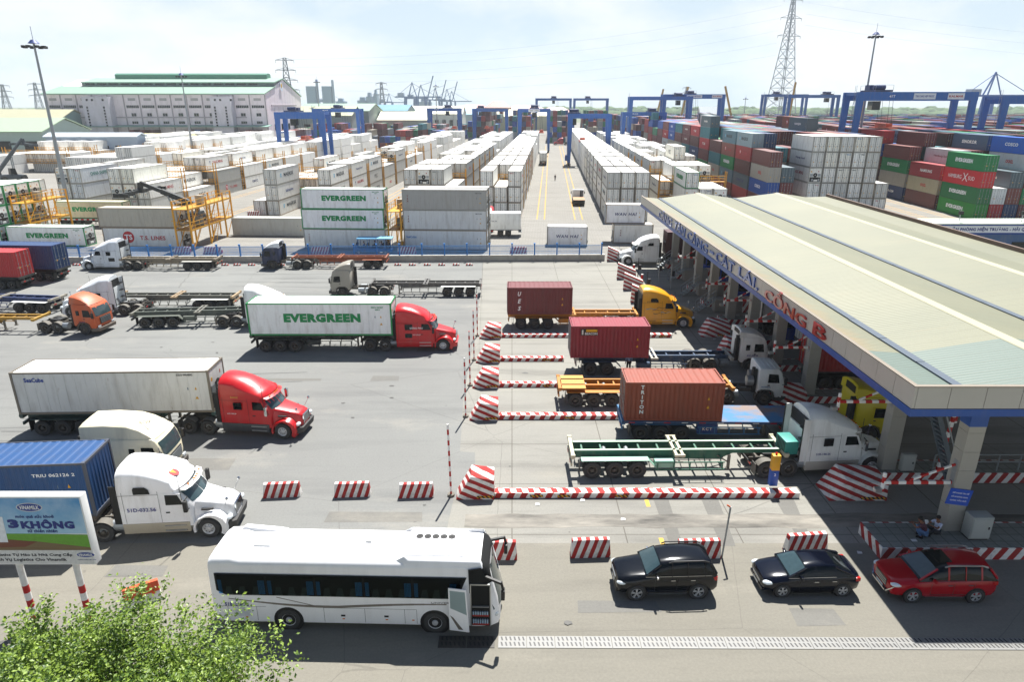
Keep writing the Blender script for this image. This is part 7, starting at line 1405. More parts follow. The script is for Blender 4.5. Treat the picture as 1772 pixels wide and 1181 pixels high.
# ------------------------------------------------------------------ lamp masts and pylons
def mast(u, v, vt, label, bY=None, dark='#8d9399', h=None, n=8):
    x, y = G(u, v) if bY is None else (XA(u, bY, 10), bY); h = HZ(vt, y); t = thing('lamp_mast', label, 'lamp mast', (x, y, 0), 0, 'high lamp masts over the yard'); q = MB(); q.cyl((0, 0, 0), (0, 0, h), .42, .16, n=12); q.build('pole', METAL, t, dark)
    q = MB(); q.cyl((0, 0, h - .1), (0, 0, h + .5), .9, .35, n=12); q.cyl((0, 0, h + .5), (0, 0, h + 2.6), .04, n=5); q.build('crown', METAL, t, '#25407f'); k = MB()
    for i in range(n): a = 2 * math.pi * i / n; k.bar((0, 0, h - .5), (math.cos(a) * 1.5, math.sin(a) * 1.5, h - .5), .08)
    k.build('lamp_ring', GALV, t)
    for i in range(n): a = 2 * math.pi * i / n; q = MB(); q.box(math.cos(a) * 1.6 - .28, math.cos(a) * 1.6 + .28, math.sin(a) * 1.6 - .25, math.sin(a) * 1.6 + .25, h - .85, h - .45); q.build('floodlight', DARK, t)
x_, y_ = G(124, 380)
mast(124, 380, 74, 'tall grey lamp mast standing among the reefers at left'); mast(1, 1, 59, 'tall grey lamp mast behind the canopy at right', bY=190); bpy.context.scene.objects['lamp_mast.001'].location.x = XA(1487, 190, 12)
mast(1, 1, 129, 'lamp mast in front of the pale warehouse wall', bY=245); bpy.data.objects['lamp_mast.002'].location.x = XA(331, 245, 8)
for i, (u, vt, Y) in enumerate(((554, 140, 420), (756, 148, 480), (1287, 170, 520))):
    mast(1, 1, vt, 'distant lamp mast above the yard, %s from the left' % ORD[i], bY=Y, n=6); bpy.data.objects['lamp_mast.%03d' % (3 + i)].location.x = XA(u, Y, 12)
def pylon(u, Y, vb, vt, wb, label, color='#7e858c', arms=3, seg=9, th=.35, sq=False, lean=0):
    x = XA(u, Y, 10); h = HZ(vt, Y); t = thing('lattice_pylon', label, 'pylon', (x, Y, 0), R(20), 'lattice power pylons'); q = MB(); c = [(-1, -1), (1, -1), (1, 1), (-1, 1)]
    def w(z): f = z / h; return wb * (1 - f) ** 1.15 * .5 + wb * .045 + (0 if not sq else wb * .05)
    zs = [h * (1 - (1 - i / seg) ** 1.25) for i in range(seg + 1)]
    for i in range(seg):
        z0, z1 = zs[i], zs[i + 1]; a, b = w(z0), w(z1)
        for k in range(4):
            c0, c1 = c[k], c[(k + 1) % 4]; q.bar((c0[0] * a, c0[1] * a, z0), (c0[0] * b, c0[1] * b, z1), th * 1.3); q.bar((c0[0] * a, c0[1] * a, z0), (c1[0] * b, c1[1] * b, z1), th * .7); q.bar((c1[0] * a, c1[1] * a, z0), (c0[0] * b, c0[1] * b, z1), th * .7); q.bar((c0[0] * b, c0[1] * b, z1), (c1[0] * b, c1[1] * b, z1), th * .7)
    q.build('tower', METAL, t, color); q = MB()
    for k in range(arms):
        z = h * (.97 - .13 * k); L = wb * (.34 + .06 * k) + 3
        for s in (-1, 1): q.bar((0, 0, z), (s * L, 0, z), th); q.bar((0, 0, z + h * .03), (s * L, 0, z), th * .7); q.bar((s * L, 0, z), (s * L, 0, z - 2), th * .6)
    q.build('crossarms', METAL, t, color); return t, x, h
_, px1, ph1 = pylon(1348, 640, 180, -8, 20, 'huge pale lattice pylon rising out of the top of the picture', '#99a0a6', 3, 15, .38)
_, px2, ph2 = pylon(503, 560, 180, 100, 11, 'lattice pylon behind the right end of the warehouse', '#6f767c', 4, 9, .4, True)
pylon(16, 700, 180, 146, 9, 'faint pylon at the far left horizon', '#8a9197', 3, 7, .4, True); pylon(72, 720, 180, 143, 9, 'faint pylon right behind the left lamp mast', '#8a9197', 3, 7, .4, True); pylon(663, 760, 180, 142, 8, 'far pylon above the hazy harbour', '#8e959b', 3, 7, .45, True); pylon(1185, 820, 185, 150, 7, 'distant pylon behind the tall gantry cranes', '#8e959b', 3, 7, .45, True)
t = thing('power_lines', 'thin sagging power lines crossing the sky between the pylons', 'power lines'); mbq = None
def wire(p, q, sag, par, th=.035, n=26):
    w = MB(); pts = [Vector(p).lerp(Vector(q), i / n) - Vector((0, 0, sag * 4 * (i / n) * (1 - i / n))) for i in range(n + 1)]
    for a, b in zip(pts, pts[1:]): w.bar(a, b, th)
    w.build('wire', GALV, par)
for k in range(5): wire((px2 + (-6 if k % 2 else 6), 560, ph2 * (.98 - .1 * k)), (px1 - 10, 640, ph1 * (.93 - .09 * k)), 10, t, .07)
for k in range(3): wire((px1 + 12, 640, ph1 * (.95 - .08 * k)), (px1 + 700, 700, ph1 * (.7 - .08 * k)), 16, t, .07)

# ------------------------------------------------------------------ the pale warehouse
def warehouse():
    Y0 = 355; xl, xr = XA(84, Y0, 15), XA(462, Y0, 15); zt = HZ(161, Y0); t = thing('warehouse', 'huge pale pinkish-white warehouse with a stepped green roof', 'building')
    D = 60; mid = Y0 + D / 2; wall = paint_mat('stained_plaster', .85, 0, .4, .05, '#8b8580', (1, 1, .25), .25)
    w = MB(); w.prism([(Y0, 0), (Y0 + D, 0), (Y0 + D, zt - 1), (mid, zt + 7.2), (Y0, zt - .6)], xl, xr, 'x'); w.build('wall', wall, t, '#d2c9cd')
    def roofp(y0, z0, y1, z1, xa, xb, th=.5, nm='roof'): r_ = MB(); r_.hexa([(xa, y0, z0 - th), (xb, y0, z0 - th), (xb, y1, z1 - th), (xa, y1, z1 - th), (xa, y0, z0), (xb, y0, z0), (xb, y1, z1), (xa, y1, z1)]); return r_.build(nm, METAL, t, '#8fae9a')
    roofp(Y0 - 1.2, zt - .2, Y0 + 17, zt + 3.8, xl - 1, xr + .4); roofp(Y0 + 15.5, zt + 5.6, mid, zt + 8.0, xl + 10, xr + .4); roofp(mid, zt + 8.0, Y0 + D + 1, zt - .5, xl + 10, xr + .4)
    w = MB(); w.box(xl + 10, xr - .2, Y0 + 16.5, Y0 + 20, zt + 3.3, zt + 5.4); w.build('clerestory', MATTE, t, '#6f7c7c'); w = MB(); [w.box(xl + 12 + i * 6, xl + 16.5 + i * 6, Y0 + 16.42, Y0 + 16.5, zt + 4.2, zt + 5.1) for i in range(int((xr - xl - 14) / 6))]; w.build('clerestory_glass', GLASS, t)
    w = MB(); w.prism([(mid - 3, zt + 7.3), (mid + 3, zt + 7.3), (mid + 3, zt + 9.6), (mid + 1.5, zt + 10.3), (mid - 1.5, zt + 10.3), (mid - 3, zt + 9.6)], xl + 22, xr - 7, 'x'); w.build('ridge_vent', METAL, t, '#4f8a72')
    n = 14; bw = (xr - xl) / n
    pm = MB(); [pm.box(xl + i * bw - .25, xl + i * bw + .25, Y0 - .3, Y0 - .002, 0, zt - .8) for i in range(n + 1)]; pm.build('pilaster', wall, t, '#a8a0a4')
    zw = HZ(184, Y0)
    for i in range(n):
        xa = xl + (i + .5) * bw
        if i in (3, 4) or i in (11,): continue
        for (z, ww, hh, gl) in ((HZ(172, Y0), 3.6, 1.2, 0), (HZ(184.5, Y0), bw * .8, 1.3, 1), (HZ(198.5, Y0), 2.4, 1.5, 1), (HZ(212, Y0), 3.0, 1.2, 1)):
            g = MB(); g.box(xa - ww / 2, xa + ww / 2, Y0 - .06, Y0 - .003, z - hh / 2, z + hh / 2); wd = g.build('window', GLASS if gl else MATTE, t, '#a6a3a3')
            if gl: g = MB(); k = int(ww / .8); [g.box(xa - ww / 2 + q * ww / k - .05, xa - ww / 2 + q * ww / k + .05, Y0 - .1, Y0 - .062, z - hh / 2, z + hh / 2) for q in range(k + 1)]; g.build('frame', WHITE, wd)
    for (ua, ub) in ((147, 192), (367, 402)):
        xa, xb = XA(ua, Y0 - 6, 12), XA(ub, Y0 - 6, 12); w = MB(); w.box(xa, xb, Y0 - 5, Y0 - .02, 0, HZ(167, Y0)); w.build('stair_tower', wall, t, '#b9b6bd'); g = MB(); zA = HZ(173, Y0)
        [g.box(xa + 2.0 + q * 2.6, xa + 3.0 + q * 2.6, Y0 - 5.06, Y0 - 5.003, zA - .5, zA + .5) for q in (0, 1, 3)]; [g.box(xa + 1.6, xa + 2.4, Y0 - 5.06, Y0 - 5.003, zA - 4 - q * 1.4, zA - 3.0 - q * 1.4) for q in range(7)]; [g.box(xb - 3.0, xb - 2.2, Y0 - 5.06, Y0 - 5.003, zA - 4 - q * 1.4, zA - 3.0 - q * 1.4) for q in range(7)]; g.build('window', GLASS, t)
    zc = HZ(218, Y0); w = MB(); w.hexa([(xl, Y0 - 7, zc - .3), (xr + 2, Y0 - 7, zc - .3), (xr + 2, Y0, zc + .2), (xl, Y0, zc + .2), (xl, Y0 - 7, zc - .1), (xr + 2, Y0 - 7, zc - .1), (xr + 2, Y0, zc + .5), (xl, Y0, zc + .5)]); w.build('canopy', METAL, t, '#7aa596')
    w = MB(); z = HZ(203, Y0); w.box(xl + 2, xr - 10, Y0 - .5, Y0 - .31, z - .3, z + .3); w.build('ledge', wall, t, '#b5acb0')
    for u in (278, 356, 432): xa = XA(u, Y0, 2); g = MB(); g.box(xa - 4, xa + 4, Y0 - .35, Y0 - .302, 0, 5.5); g.build('loading_door', BLACK, t)
    w = MB(); yy = mid - 4; z = HZ(165, mid); w.cyl((xr + .42, yy, zt + 3.5), (xr + .5, yy, zt + 3.5), 2.2, n=20); em = w.build('emblem', MATTE, t, '#c9d3e4'); w = MB(); w.cyl((xr + .51, yy, zt + 4.2), (xr + .56, yy, zt + 4.2), 1.2, n=8); w.build('emblem_crest', YEL, em)
    xx = xr + .05; w = MB(); w.box(xr + .02, xr + .3, Y0 + 8, Y0 + 50, zt - 6, zt - 5.4); w.build('side_ledge', wall, t, '#b5acb0'); w = MB(); [w.box(xr + .02, xr + .1, Y0 + 10 + q * 11, Y0 + 13 + q * 11, 8, 11) for q in range(4)]; w.build('side_window', GLASS, t)
warehouse()
def shed(u0, u1, Y, vt, label, wc, rc, D=30, eave=.75, name='shed', win=0, cat='building'):
    x0, x1 = XA(u0, Y, 5), XA(u1, Y, 5); h = HZ(vt, Y + D / 2); e = h * eave; t = thing(name, label, cat, (x0, Y, 0)); L = x1 - x0
    w = MB(); w.prism([(0, 0), (D, 0), (D, e), (D / 2, h - .4), (0, e)], 0, L, 'x'); w.build('wall', MATTE, t, wc)
    for ya, za, yb, zb in ((-.8, e - .1, D / 2, h), (D / 2, h, D + .8, e - .1)): r_ = MB(); r_.hexa([(-.6, ya, za), (L + .6, ya, za), (L + .6, yb, zb), (-.6, yb, zb), (-.6, ya, za + .35), (L + .6, ya, za + .35), (L + .6, yb, zb + .35), (-.6, yb, zb + .35)]); r_.build('roof', METAL, t, rc)
    for q in range(win): g = MB(); xx = L * (q + .5) / win; g.box(xx - L / win * .25, xx + L / win * .25, -.05, -.003, e * .35, e * .7); g.build('window', GLASS, t)
    return t
shed(-80, 92, 330, 190, 'long shed with pale cream roof left of the warehouse', '#8aa7a3', '#b7b597', 40, .6, win=4)
shed(-60, 78, 262, 205, 'low shed with mint green roof at the far left', '#a7b8b0', '#a9bda0', 30, .7, win=3)
shed(516, 640, 430, 180, 'green-roofed shed behind the right end of the warehouse', '#8d9c93', '#86a08c', 45, .8, win=4); shed(500, 610, 400, 185, 'grey-green shed behind the near left gantry crane', '#8e9c96', '#a8ab8c', 30, .75, win=5)
shed(610, 705, 520, 182, 'blue-green long hall behind the coloured stacks', '#8fa8a2', '#4f86b0', 45, .8); shed(700, 800, 560, 184, 'pale hall with cream roof in the middle distance', '#b9bdb6', '#c9c8b4', 45, .7, win=8)
shed(655, 740, 450, 194, 'pale flat-roofed hall before the blue-green hall', '#b4b8a8', '#cfcdb2', 30, .7); shed(760, 860, 620, 187, 'blue-roofed shed near the red-roofed mansion', '#9fb0b4', '#5b8fc0', 30, .7)
shed(848, 930, 560, 190, 'yellowish long shed behind the central gantry cranes', '#a3a484', '#bcb58f', 30, .7); shed(880, 980, 600, 190, 'cream-roofed hall behind the dark stack', '#b8b7a0', '#c8c5a6', 30, .7)
shed(1212, 1242, 560, 185, 'small pale hip-roofed office among the brown stacks', '#b8b2a4', '#c9d0d0', 14, .55, 'office_building', 5); shed(84, 240, 245, 231, 'long pale blue site cabin with small windows before the warehouse', '#a9b8c8', '#b9c4cc', 6, .9, 'site_cabin', 7)
shed(205, 330, 300, 232, 'low shed with straw-coloured roof before the warehouse', '#a3a18a', '#c9bd86', 16, .7)
# red-roofed mansion: three hipped blocks
Y = 640; t = thing('mansion', 'low hazy mansion with red hipped roofs on the horizon', 'building', (XA(862, Y, 8), Y, 0))
for x, w, h, e in ((0, 22, HZ(175, Y), 18.5), (-22, 36, HZ(181, Y), 17), (24, 40, HZ(182, Y), 16.5), (-46, 24, HZ(186, Y), 14), (52, 30, HZ(185, Y), 14)):
    q = MB(); q.box(x - w / 2, x + w / 2, -6 - w * .05, 6, 0, e); q.build('wall', MATTE, t, '#c9a898'); q = MB(); q.hexa([(x - w / 2 - 1, -8, e), (x + w / 2 + 1, -8, e), (x + w / 2 + 1, 8, e), (x - w / 2 - 1, 8, e), (x - w * .2, -.6, h), (x + w * .2, -.6, h), (x + w * .2, .6, h), (x - w * .2, .6, h)]); q.build('roof', METAL, t, '#8a3a30')
# power station towers and chimneys
for i, (u, w, vt, cv) in enumerate(((541, 15, 149, 137), (568, 15, 149, 138))):
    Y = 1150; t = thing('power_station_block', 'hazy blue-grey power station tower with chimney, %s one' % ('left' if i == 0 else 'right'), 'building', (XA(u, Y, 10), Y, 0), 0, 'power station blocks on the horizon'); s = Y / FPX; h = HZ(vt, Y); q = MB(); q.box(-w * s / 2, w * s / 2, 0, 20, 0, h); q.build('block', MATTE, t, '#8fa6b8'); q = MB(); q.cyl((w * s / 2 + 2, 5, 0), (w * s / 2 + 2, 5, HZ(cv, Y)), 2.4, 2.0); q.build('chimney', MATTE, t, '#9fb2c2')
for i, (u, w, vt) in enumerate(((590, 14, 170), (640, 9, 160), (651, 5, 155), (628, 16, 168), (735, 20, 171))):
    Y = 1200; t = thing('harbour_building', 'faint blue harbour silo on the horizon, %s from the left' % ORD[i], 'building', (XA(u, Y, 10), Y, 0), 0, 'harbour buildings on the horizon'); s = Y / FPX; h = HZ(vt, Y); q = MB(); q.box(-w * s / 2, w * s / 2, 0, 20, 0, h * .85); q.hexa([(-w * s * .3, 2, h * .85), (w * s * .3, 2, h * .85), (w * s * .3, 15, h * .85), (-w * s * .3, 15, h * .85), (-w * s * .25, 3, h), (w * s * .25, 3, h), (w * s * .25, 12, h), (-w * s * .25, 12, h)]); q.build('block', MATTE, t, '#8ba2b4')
# far wood
fol, ft, fb = nodes('far_foliage'); ft.links.new(ramp(ft, noise(ft, .06, 6, .7), .35, .7, hexc('#33502c'), hexc('#5b7440')), fb.inputs['Base Color']); fb.inputs['Roughness'].default_value = 1
for nm, Yf, hh, x0, x1, lab, sd in (('forest', 1500, 13, 0, 2600, 'belt of dark green trees along the right horizon', 4), ('forest', 2100, 12, -2600, 2600, 'faint strip of trees along the whole horizon', 5)):
    r_ = random.Random(sd); mb = MB(); x = x0
    while x < x1:
        for row in range(2 if Yf < 1800 else 1):
            w = r_.uniform(14, 26); h = hh * r_.uniform(.7, 1.15) * (1.25 if row else 1); yy = Yf + row * 120 + r_.uniform(-20, 20); n = 7
            rings = [[(x + w * k * math.cos(2 * math.pi * i / n + row), yy + w * k * math.sin(2 * math.pi * i / n + row), h * z * r_.uniform(.9, 1.1)) for i in range(n)] for k, z in ((1, 0), (1.05, .4), (.85, .75), (.45, 1.0))]; mb.loft(rings, 0, True)
        x += r_.uniform(10, 17)
    o = mb.build(nm, fol); tag(o, lab, 'wood', kind='stuff')
# river glimpse
struct('river', poly([(-900, 700), (-60, 700), (-60, 900), (-900, 1000)], .02), simple('river_water', '#6f7f7c', .15))

# ------------------------------------------------------------------ leafy trees
def leaf_mat(name, a, b_):
    m, t, b = nodes(name); oi = mk(t, 'ShaderNodeNewGeometry'); c = ramp(t, oi.outputs['Random Per Island'], 0, 1, hexc(a), hexc(b_)); t.links.new(c, b.inputs['Base Color']); b.inputs['Roughness'].default_value = .45
    tl = mk(t, 'ShaderNodeBsdfTranslucent'); t.links.new(c, tl.inputs[0]); ms = mk(t, 'ShaderNodeMixShader'); ms.inputs[0].default_value = .3; t.links.new(b.outputs[0], ms.inputs[1]); t.links.new(tl.outputs[0], ms.inputs[2]); t.links.new(ms.outputs[0], t.nodes['Material Output'].inputs[0]); return m
LEAF = leaf_mat('leaves', '#30511a', '#94ad42'); LEAFD = leaf_mat('dark_leaves', '#2f5220', '#56782c'); BARK = simple('bark', '#6d6255', .9)
def tree(x, y, h, crown, label, seed, nleaf, ls, mat=LEAF, name='tree', clumps=60, cats='tree', flat=1.0):
    r_ = random.Random(seed); t = thing(name, label, cats, (x, y, 0)); cx, cy, cz = crown[:3]; rx, ry, rz_ = crown[3:6]; tm = MB(); base = Vector((0, 0, 0)); fork = Vector((cx * .3, cy * .3, cz - rz_ * .9))
    tm.cyl(base, fork, h * .028, h * .02, 10); lm = MB(); cl = []
    for i in range(clumps):
        while True:
            p = Vector([r_.uniform(-1, 1) for _ in range(3)])
            if .25 < p.length < 1 and p.z > -.75: break
        p = p.normalized() * (p.length ** .6) * r_.uniform(.78, 1.17); q = Vector((cx + p.x * rx, cy + p.y * ry, cz + p.z * rz_ * (1 if p.z > 0 else .7))); cl.append(q)
        mid = fork.lerp(q, .55) + Vector((r_.uniform(-.2, .2), r_.uniform(-.2, .2), .15)); tm.cyl(fork, mid, .05 * h / 8, .03 * h / 8, 6, caps=False); tm.cyl(mid, q, .03 * h / 8, .012 * h / 8, 5, caps=False)
    tm.build('trunk', BARK, t); per = nleaf // clumps
    for q in cl:
        R_ = r_.uniform(.6, 1.2) * max(rx, rz_) * .25; shoots = [(Vector([r_.gauss(0, 1) for _ in range(3)]).normalized() + Vector((0, 0, .5))) for _ in range(7)]
        for k in range(per):
            s = shoots[k % 7]; f = r_.random() ** .8; c = q + s * R_ * f * 1.5 + Vector([r_.gauss(0, 1) for _ in range(3)]) * R_ * .22 * (1.1 - .5 * f)
            n = (Vector([r_.gauss(0, .6) for _ in range(3)]) + Vector((0, -.15, 1.0))).normalized(); a = n.cross(Vector([r_.gauss(0, 1) for _ in range(3)])).normalized(); b = n.cross(a); l = ls * r_.uniform(.7, 1.3); w = l * .55
            lm.add([c - a * l / 2, c + b * w / 2 - a * l * .05, c + a * l / 2 - n * l * .12, c - b * w / 2 - a * l * .05], [(0, 1, 2, 3)])
    lm.build('crown', mat, t); return t
tx, ty = -10.6, 13.0
tree(tx, ty, 7.8, (0, 0, 4.75, 3.6, 3.0, 1.75), 'bright green leafy tree filling the lower left corner', 11, 96000, .11, LEAF, clumps=135)
for i, (u, Y, h) in enumerate(((560, 262, 5), (548, 300, 6), (680, 420, 9), (690, 430, 8), (880, 590, 12), (905, 600, 11), (70, 640, 16), (40, 660, 14), (100, 690, 14), (860, 620, 11))): tree(XA(u, Y, 3), Y, h, (0, 0, h * .62, h * .42, h * .4, h * .38), 'small distant green tree in the middle ground, %s from nearest' % ORD[i], 30 + i, 700, h * .09, LEAFD, clumps=14)

# ------------------------------------------------------------------ billboard
STR_Q = stripe_mat('stripe_post', R(90), .72, '#b0241f', '#e3e1dc', dirt=.12)
bx0, by0 = G(147, 1084); ax0, ay0 = G(42, 1090); t = thing('billboard', 'billboard for milk with blue sky and green field on two red-white posts', 'billboard')
Yb = by0 + .2; xr = XA(153, Yb, 4.5) ; zb, zt = HZ(971, Yb), HZ(862, Yb); s = (zt - zb) / 109; W_ = 7.4
for x in (ax0 + .08, bx0): q = MB(); q.cyl((x, Yb + .15, 0), (x, Yb + .15, 1.75), .12, n=14); q.build('post', STR_Q, t); q = MB(); q.cyl((x, Yb + .15, 1.75), (x, Yb + .15, 3.4), .12, n=14); q.build('post', WHITE, t)
q = MB(); q.box(xr - W_, xr, Yb - .04, Yb + .34, zb - .16, zt + .08); q.build('frame', MATTE, t, '#d5d5d2', bev=.02)
yf = Yb - .045
def pc(m_, poly_, y=0): q = MB(); q.prism(poly_, yf - .004 - y, yf - y, 'y'); return q.build('printed_area', m_, t)
skm, st_, sb = nodes('print_sky'); tcn = mk(st_, 'ShaderNodeTexCoord'); sx = mk(st_, 'ShaderNodeSeparateXYZ'); st_.links.new(tcn.outputs['Object'], sx.inputs[0]); st_.links.new(mix(st_, ramp(st_, noise(st_, .8, 5), .4, .7, (0, 0, 0, 1), (.5, .5, .5, 1)), ramp(st_, math_(st_, 'MULTIPLY', math_(st_, 'SUBTRACT', sx.outputs[2], zb), 1 / (zt - zb)), .3, .95, hexc('#a9cfe0'), hexc('#4f93c6')), hexc('#d5e6ee')), sb.inputs['Base Color'])
X = lambda u: xr - (153 - u) * s * 1.0
Zp = lambda v: zb + (971 - v) * s
pc(skm, [(xr - W_ + .05, Zp(922)), (xr - .06, Zp(922)), (xr - .06, zt), (xr - W_ + .05, zt)])
pc(simple('print_green', '#6ba534', .6), [(xr - W_ + .05, Zp(951)), (xr - .06, Zp(951)), (xr - .06, Zp(924)), (X(60), Zp(922)), (xr - W_ + .05, Zp(923))], .002)
wd = paint_mat('print_wood', .7, 0, .4, 0, '#5a4030', (.3, 1, 6)); o = pc(wd, [(xr - W_ + .05, Zp(951)), (xr - .06, Zp(951)), (xr - .06, Zp(946)), (X(70), Zp(935)), (xr - W_ + .05, Zp(932))], .004); o.color = hexc('#7d6a4a'); 
o = pc(wd, [(xr - W_ + .05, Zp(951)), (X(55), Zp(945)), (X(74), Zp(936)), (X(30), Zp(932)), (xr - W_ + .05, Zp(932))], .006); o.color = hexc('#7a4a38')
pc(WHITE, [(xr - W_ + .05, zb - .12), (xr - .06, zb - .12), (xr - .06, Zp(951)), (xr - W_ + .05, Zp(951))], .003)
pc(simple('print_milk', '#e6ebee', .4), [(X(6), Zp(937)), (X(31), Zp(937)), (X(33), Zp(893)), (X(3), Zp(893))], .009); pc(simple('print_carton', '#3f7fbf', .4), [(X(-24), Zp(943)), (X(9), Zp(943)), (X(5), Zp(899)), (X(-22), Zp(896))], .012)
def oval(u, v, w, h, c, y): pts = [(X(u) + w * s * math.cos(R(a)), Zp(v) + h * s * math.sin(R(a))) for a in range(0, 360, 15)]; return pc(c, pts, y)
nb = simple('print_navy', '#1f3f8f', .4)
for (u, v, w, h, y) in ((76, 877, 19, 7.5, .008), (141, 959, 14, 5, .008), (17, 904, 9, 4, .013)): oval(u, v, w, h, WHITE, y); oval(u, v, w * .93, h * .86, nb, y + .003); letter(t, 'VINAMILK', (X(u), yf - y - .009, Zp(v)), h * .85 * s, w * 1.5 * s, '#eef1f5', bold=.02)
letter(t, 'món quà sức khoẻ', (X(80), yf - .01, Zp(893)), 7 * s, 56 * s, '#2c3f80', shear=.1); letter(t, '3', (X(46), yf - .01, Zp(905)), 15 * s, 16 * s, '#1d2f7c', bold=.07); letter(t, 'KHÔNG', (X(96), yf - .01, Zp(905.5)), 16 * s, 78 * s, '#1d2f7c', bold=.06); letter(t, 'từ thiên nhiên', (X(86), yf - .01, Zp(917)), 6 * s, 44 * s, '#2c3f80', shear=.1)
letter(t, 'Logistics Tự Hào Là Nhà Cung Cấp', (X(61), yf - .01, Zp(959)), 7 * s, 120 * s, '#22262e', bold=.02); letter(t, 'Dịch Vụ Logistics Cho Vinamilk', (X(56), yf - .01, Zp(968)), 7 * s, 110 * s, '#22262e', bold=.02); letter(t, 'THÀNH PHẦN VIỆT NAM', (X(141), yf - .01, Zp(967.5)), 1.6 * s, 28 * s, '#2c3f80')

# ------------------------------------------------------------------ people
SKIN = simple('skin', '#8a5a3f', .6); HAIR = simple('hair', '#17130f', .7)
def skinmesh(js, es, name, mat, sub=1):
    me = bpy.data.meshes.new(name); me.from_pydata([j[:3] for j in js], es, []); o = bpy.data.objects.new(name, me); COL.objects.link(o); md = o.modifiers.new('s', 'SKIN'); 
    for v, j in zip(me.skin_vertices[0].data, js): v.radius = (j[3], j[4] if len(j) > 4 else j[3]); v.use_root = False
    me.skin_vertices[0].data[0].use_root = True; sb_ = o.modifiers.new('u', 'SUBSURF'); sb_.levels = sub; sb_.render_levels = sub
    dg = bpy.context.evaluated_depsgraph_get(); m2 = bpy.data.meshes.new_from_object(o.evaluated_get(dg)); bpy.data.objects.remove(o); m2.materials.clear(); m2.materials.append(mat); m2.polygons.foreach_set('use_smooth', [True] * len(m2.polygons)); m2.name = name; return m2
POSE = {   # pelvis, chest, neck, head, L/R shoulder elbow hand, hip knee ankle toe  (x forward, y left)
    'stand': dict(pel=(0, 0, .95), ch=(.0, 0, 1.3), nk=(0, 0, 1.48), hd=(.03, 0, 1.62), arms=[((0, s * .19, 1.42), (-.02, s * .25, 1.15), (.08, s * .24, .88)) for s in (-1, 1)], legs=[((0, s * .1, .9), (.02, s * .11, .5), (-.02, s * .12, .08), (.14, s * .13, .03)) for s in (-1, 1)]),
    'walk': dict(pel=(0, 0, .93), ch=(.03, 0, 1.28), nk=(.04, 0, 1.46), hd=(.08, 0, 1.6), arms=[((.03, s * .19, 1.4), (-.02 - s * .12, s * .24, 1.15), (.1 - s * .25, s * .23, .95)) for s in (-1, 1)], legs=[((0, s * .1, .88), (.1 + s * .12, s * .1, .5), (-.05 + s * .28, s * .11, .08), (.1 + s * .28, s * .12, .03)) for s in (-1, 1)]),
    'squat': dict(pel=(-.1, 0, .3), ch=(.06, 0, .58), nk=(.14, 0, .76), hd=(.22, 0, .88), arms=[((.1, s * .19, .7), (.3, s * .22, .52), (.45, s * .1, .6)) for s in (-1, 1)], legs=[((-.08, s * .12, .28), (.3, s * .2, .46), (.04, s * .16, .07), (.22, s * .18, .03)) for s in (-1, 1)]),
    'sit': dict(pel=(-.12, 0, .14), ch=(-.16, 0, .5), nk=(-.12, 0, .68), hd=(-.06, 0, .82), arms=[((-.12, s * .19, .62), (.12, s * .24, .45), (.32, s * .12, .55)) for s in (-1, 1)], legs=[((-.08, s * .11, .14), (.3, s * .2, .38), (.45, s * .12, .07), (.6, s * .13, .04)) for s in (-1, 1)]),
    'seat': dict(pel=(0, 0, .5), ch=(-.02, 0, .85), nk=(0, 0, 1.03), hd=(.04, 0, 1.17), arms=[((0, s * .19, .97), (.08, s * .24, .72), (.3, s * .16, .66)) for s in (-1, 1)], legs=[((0, s * .1, .5), (.42, s * .12, .5), (.44, s * .12, .08), (.58, s * .13, .04)) for s in (-1, 1)])}
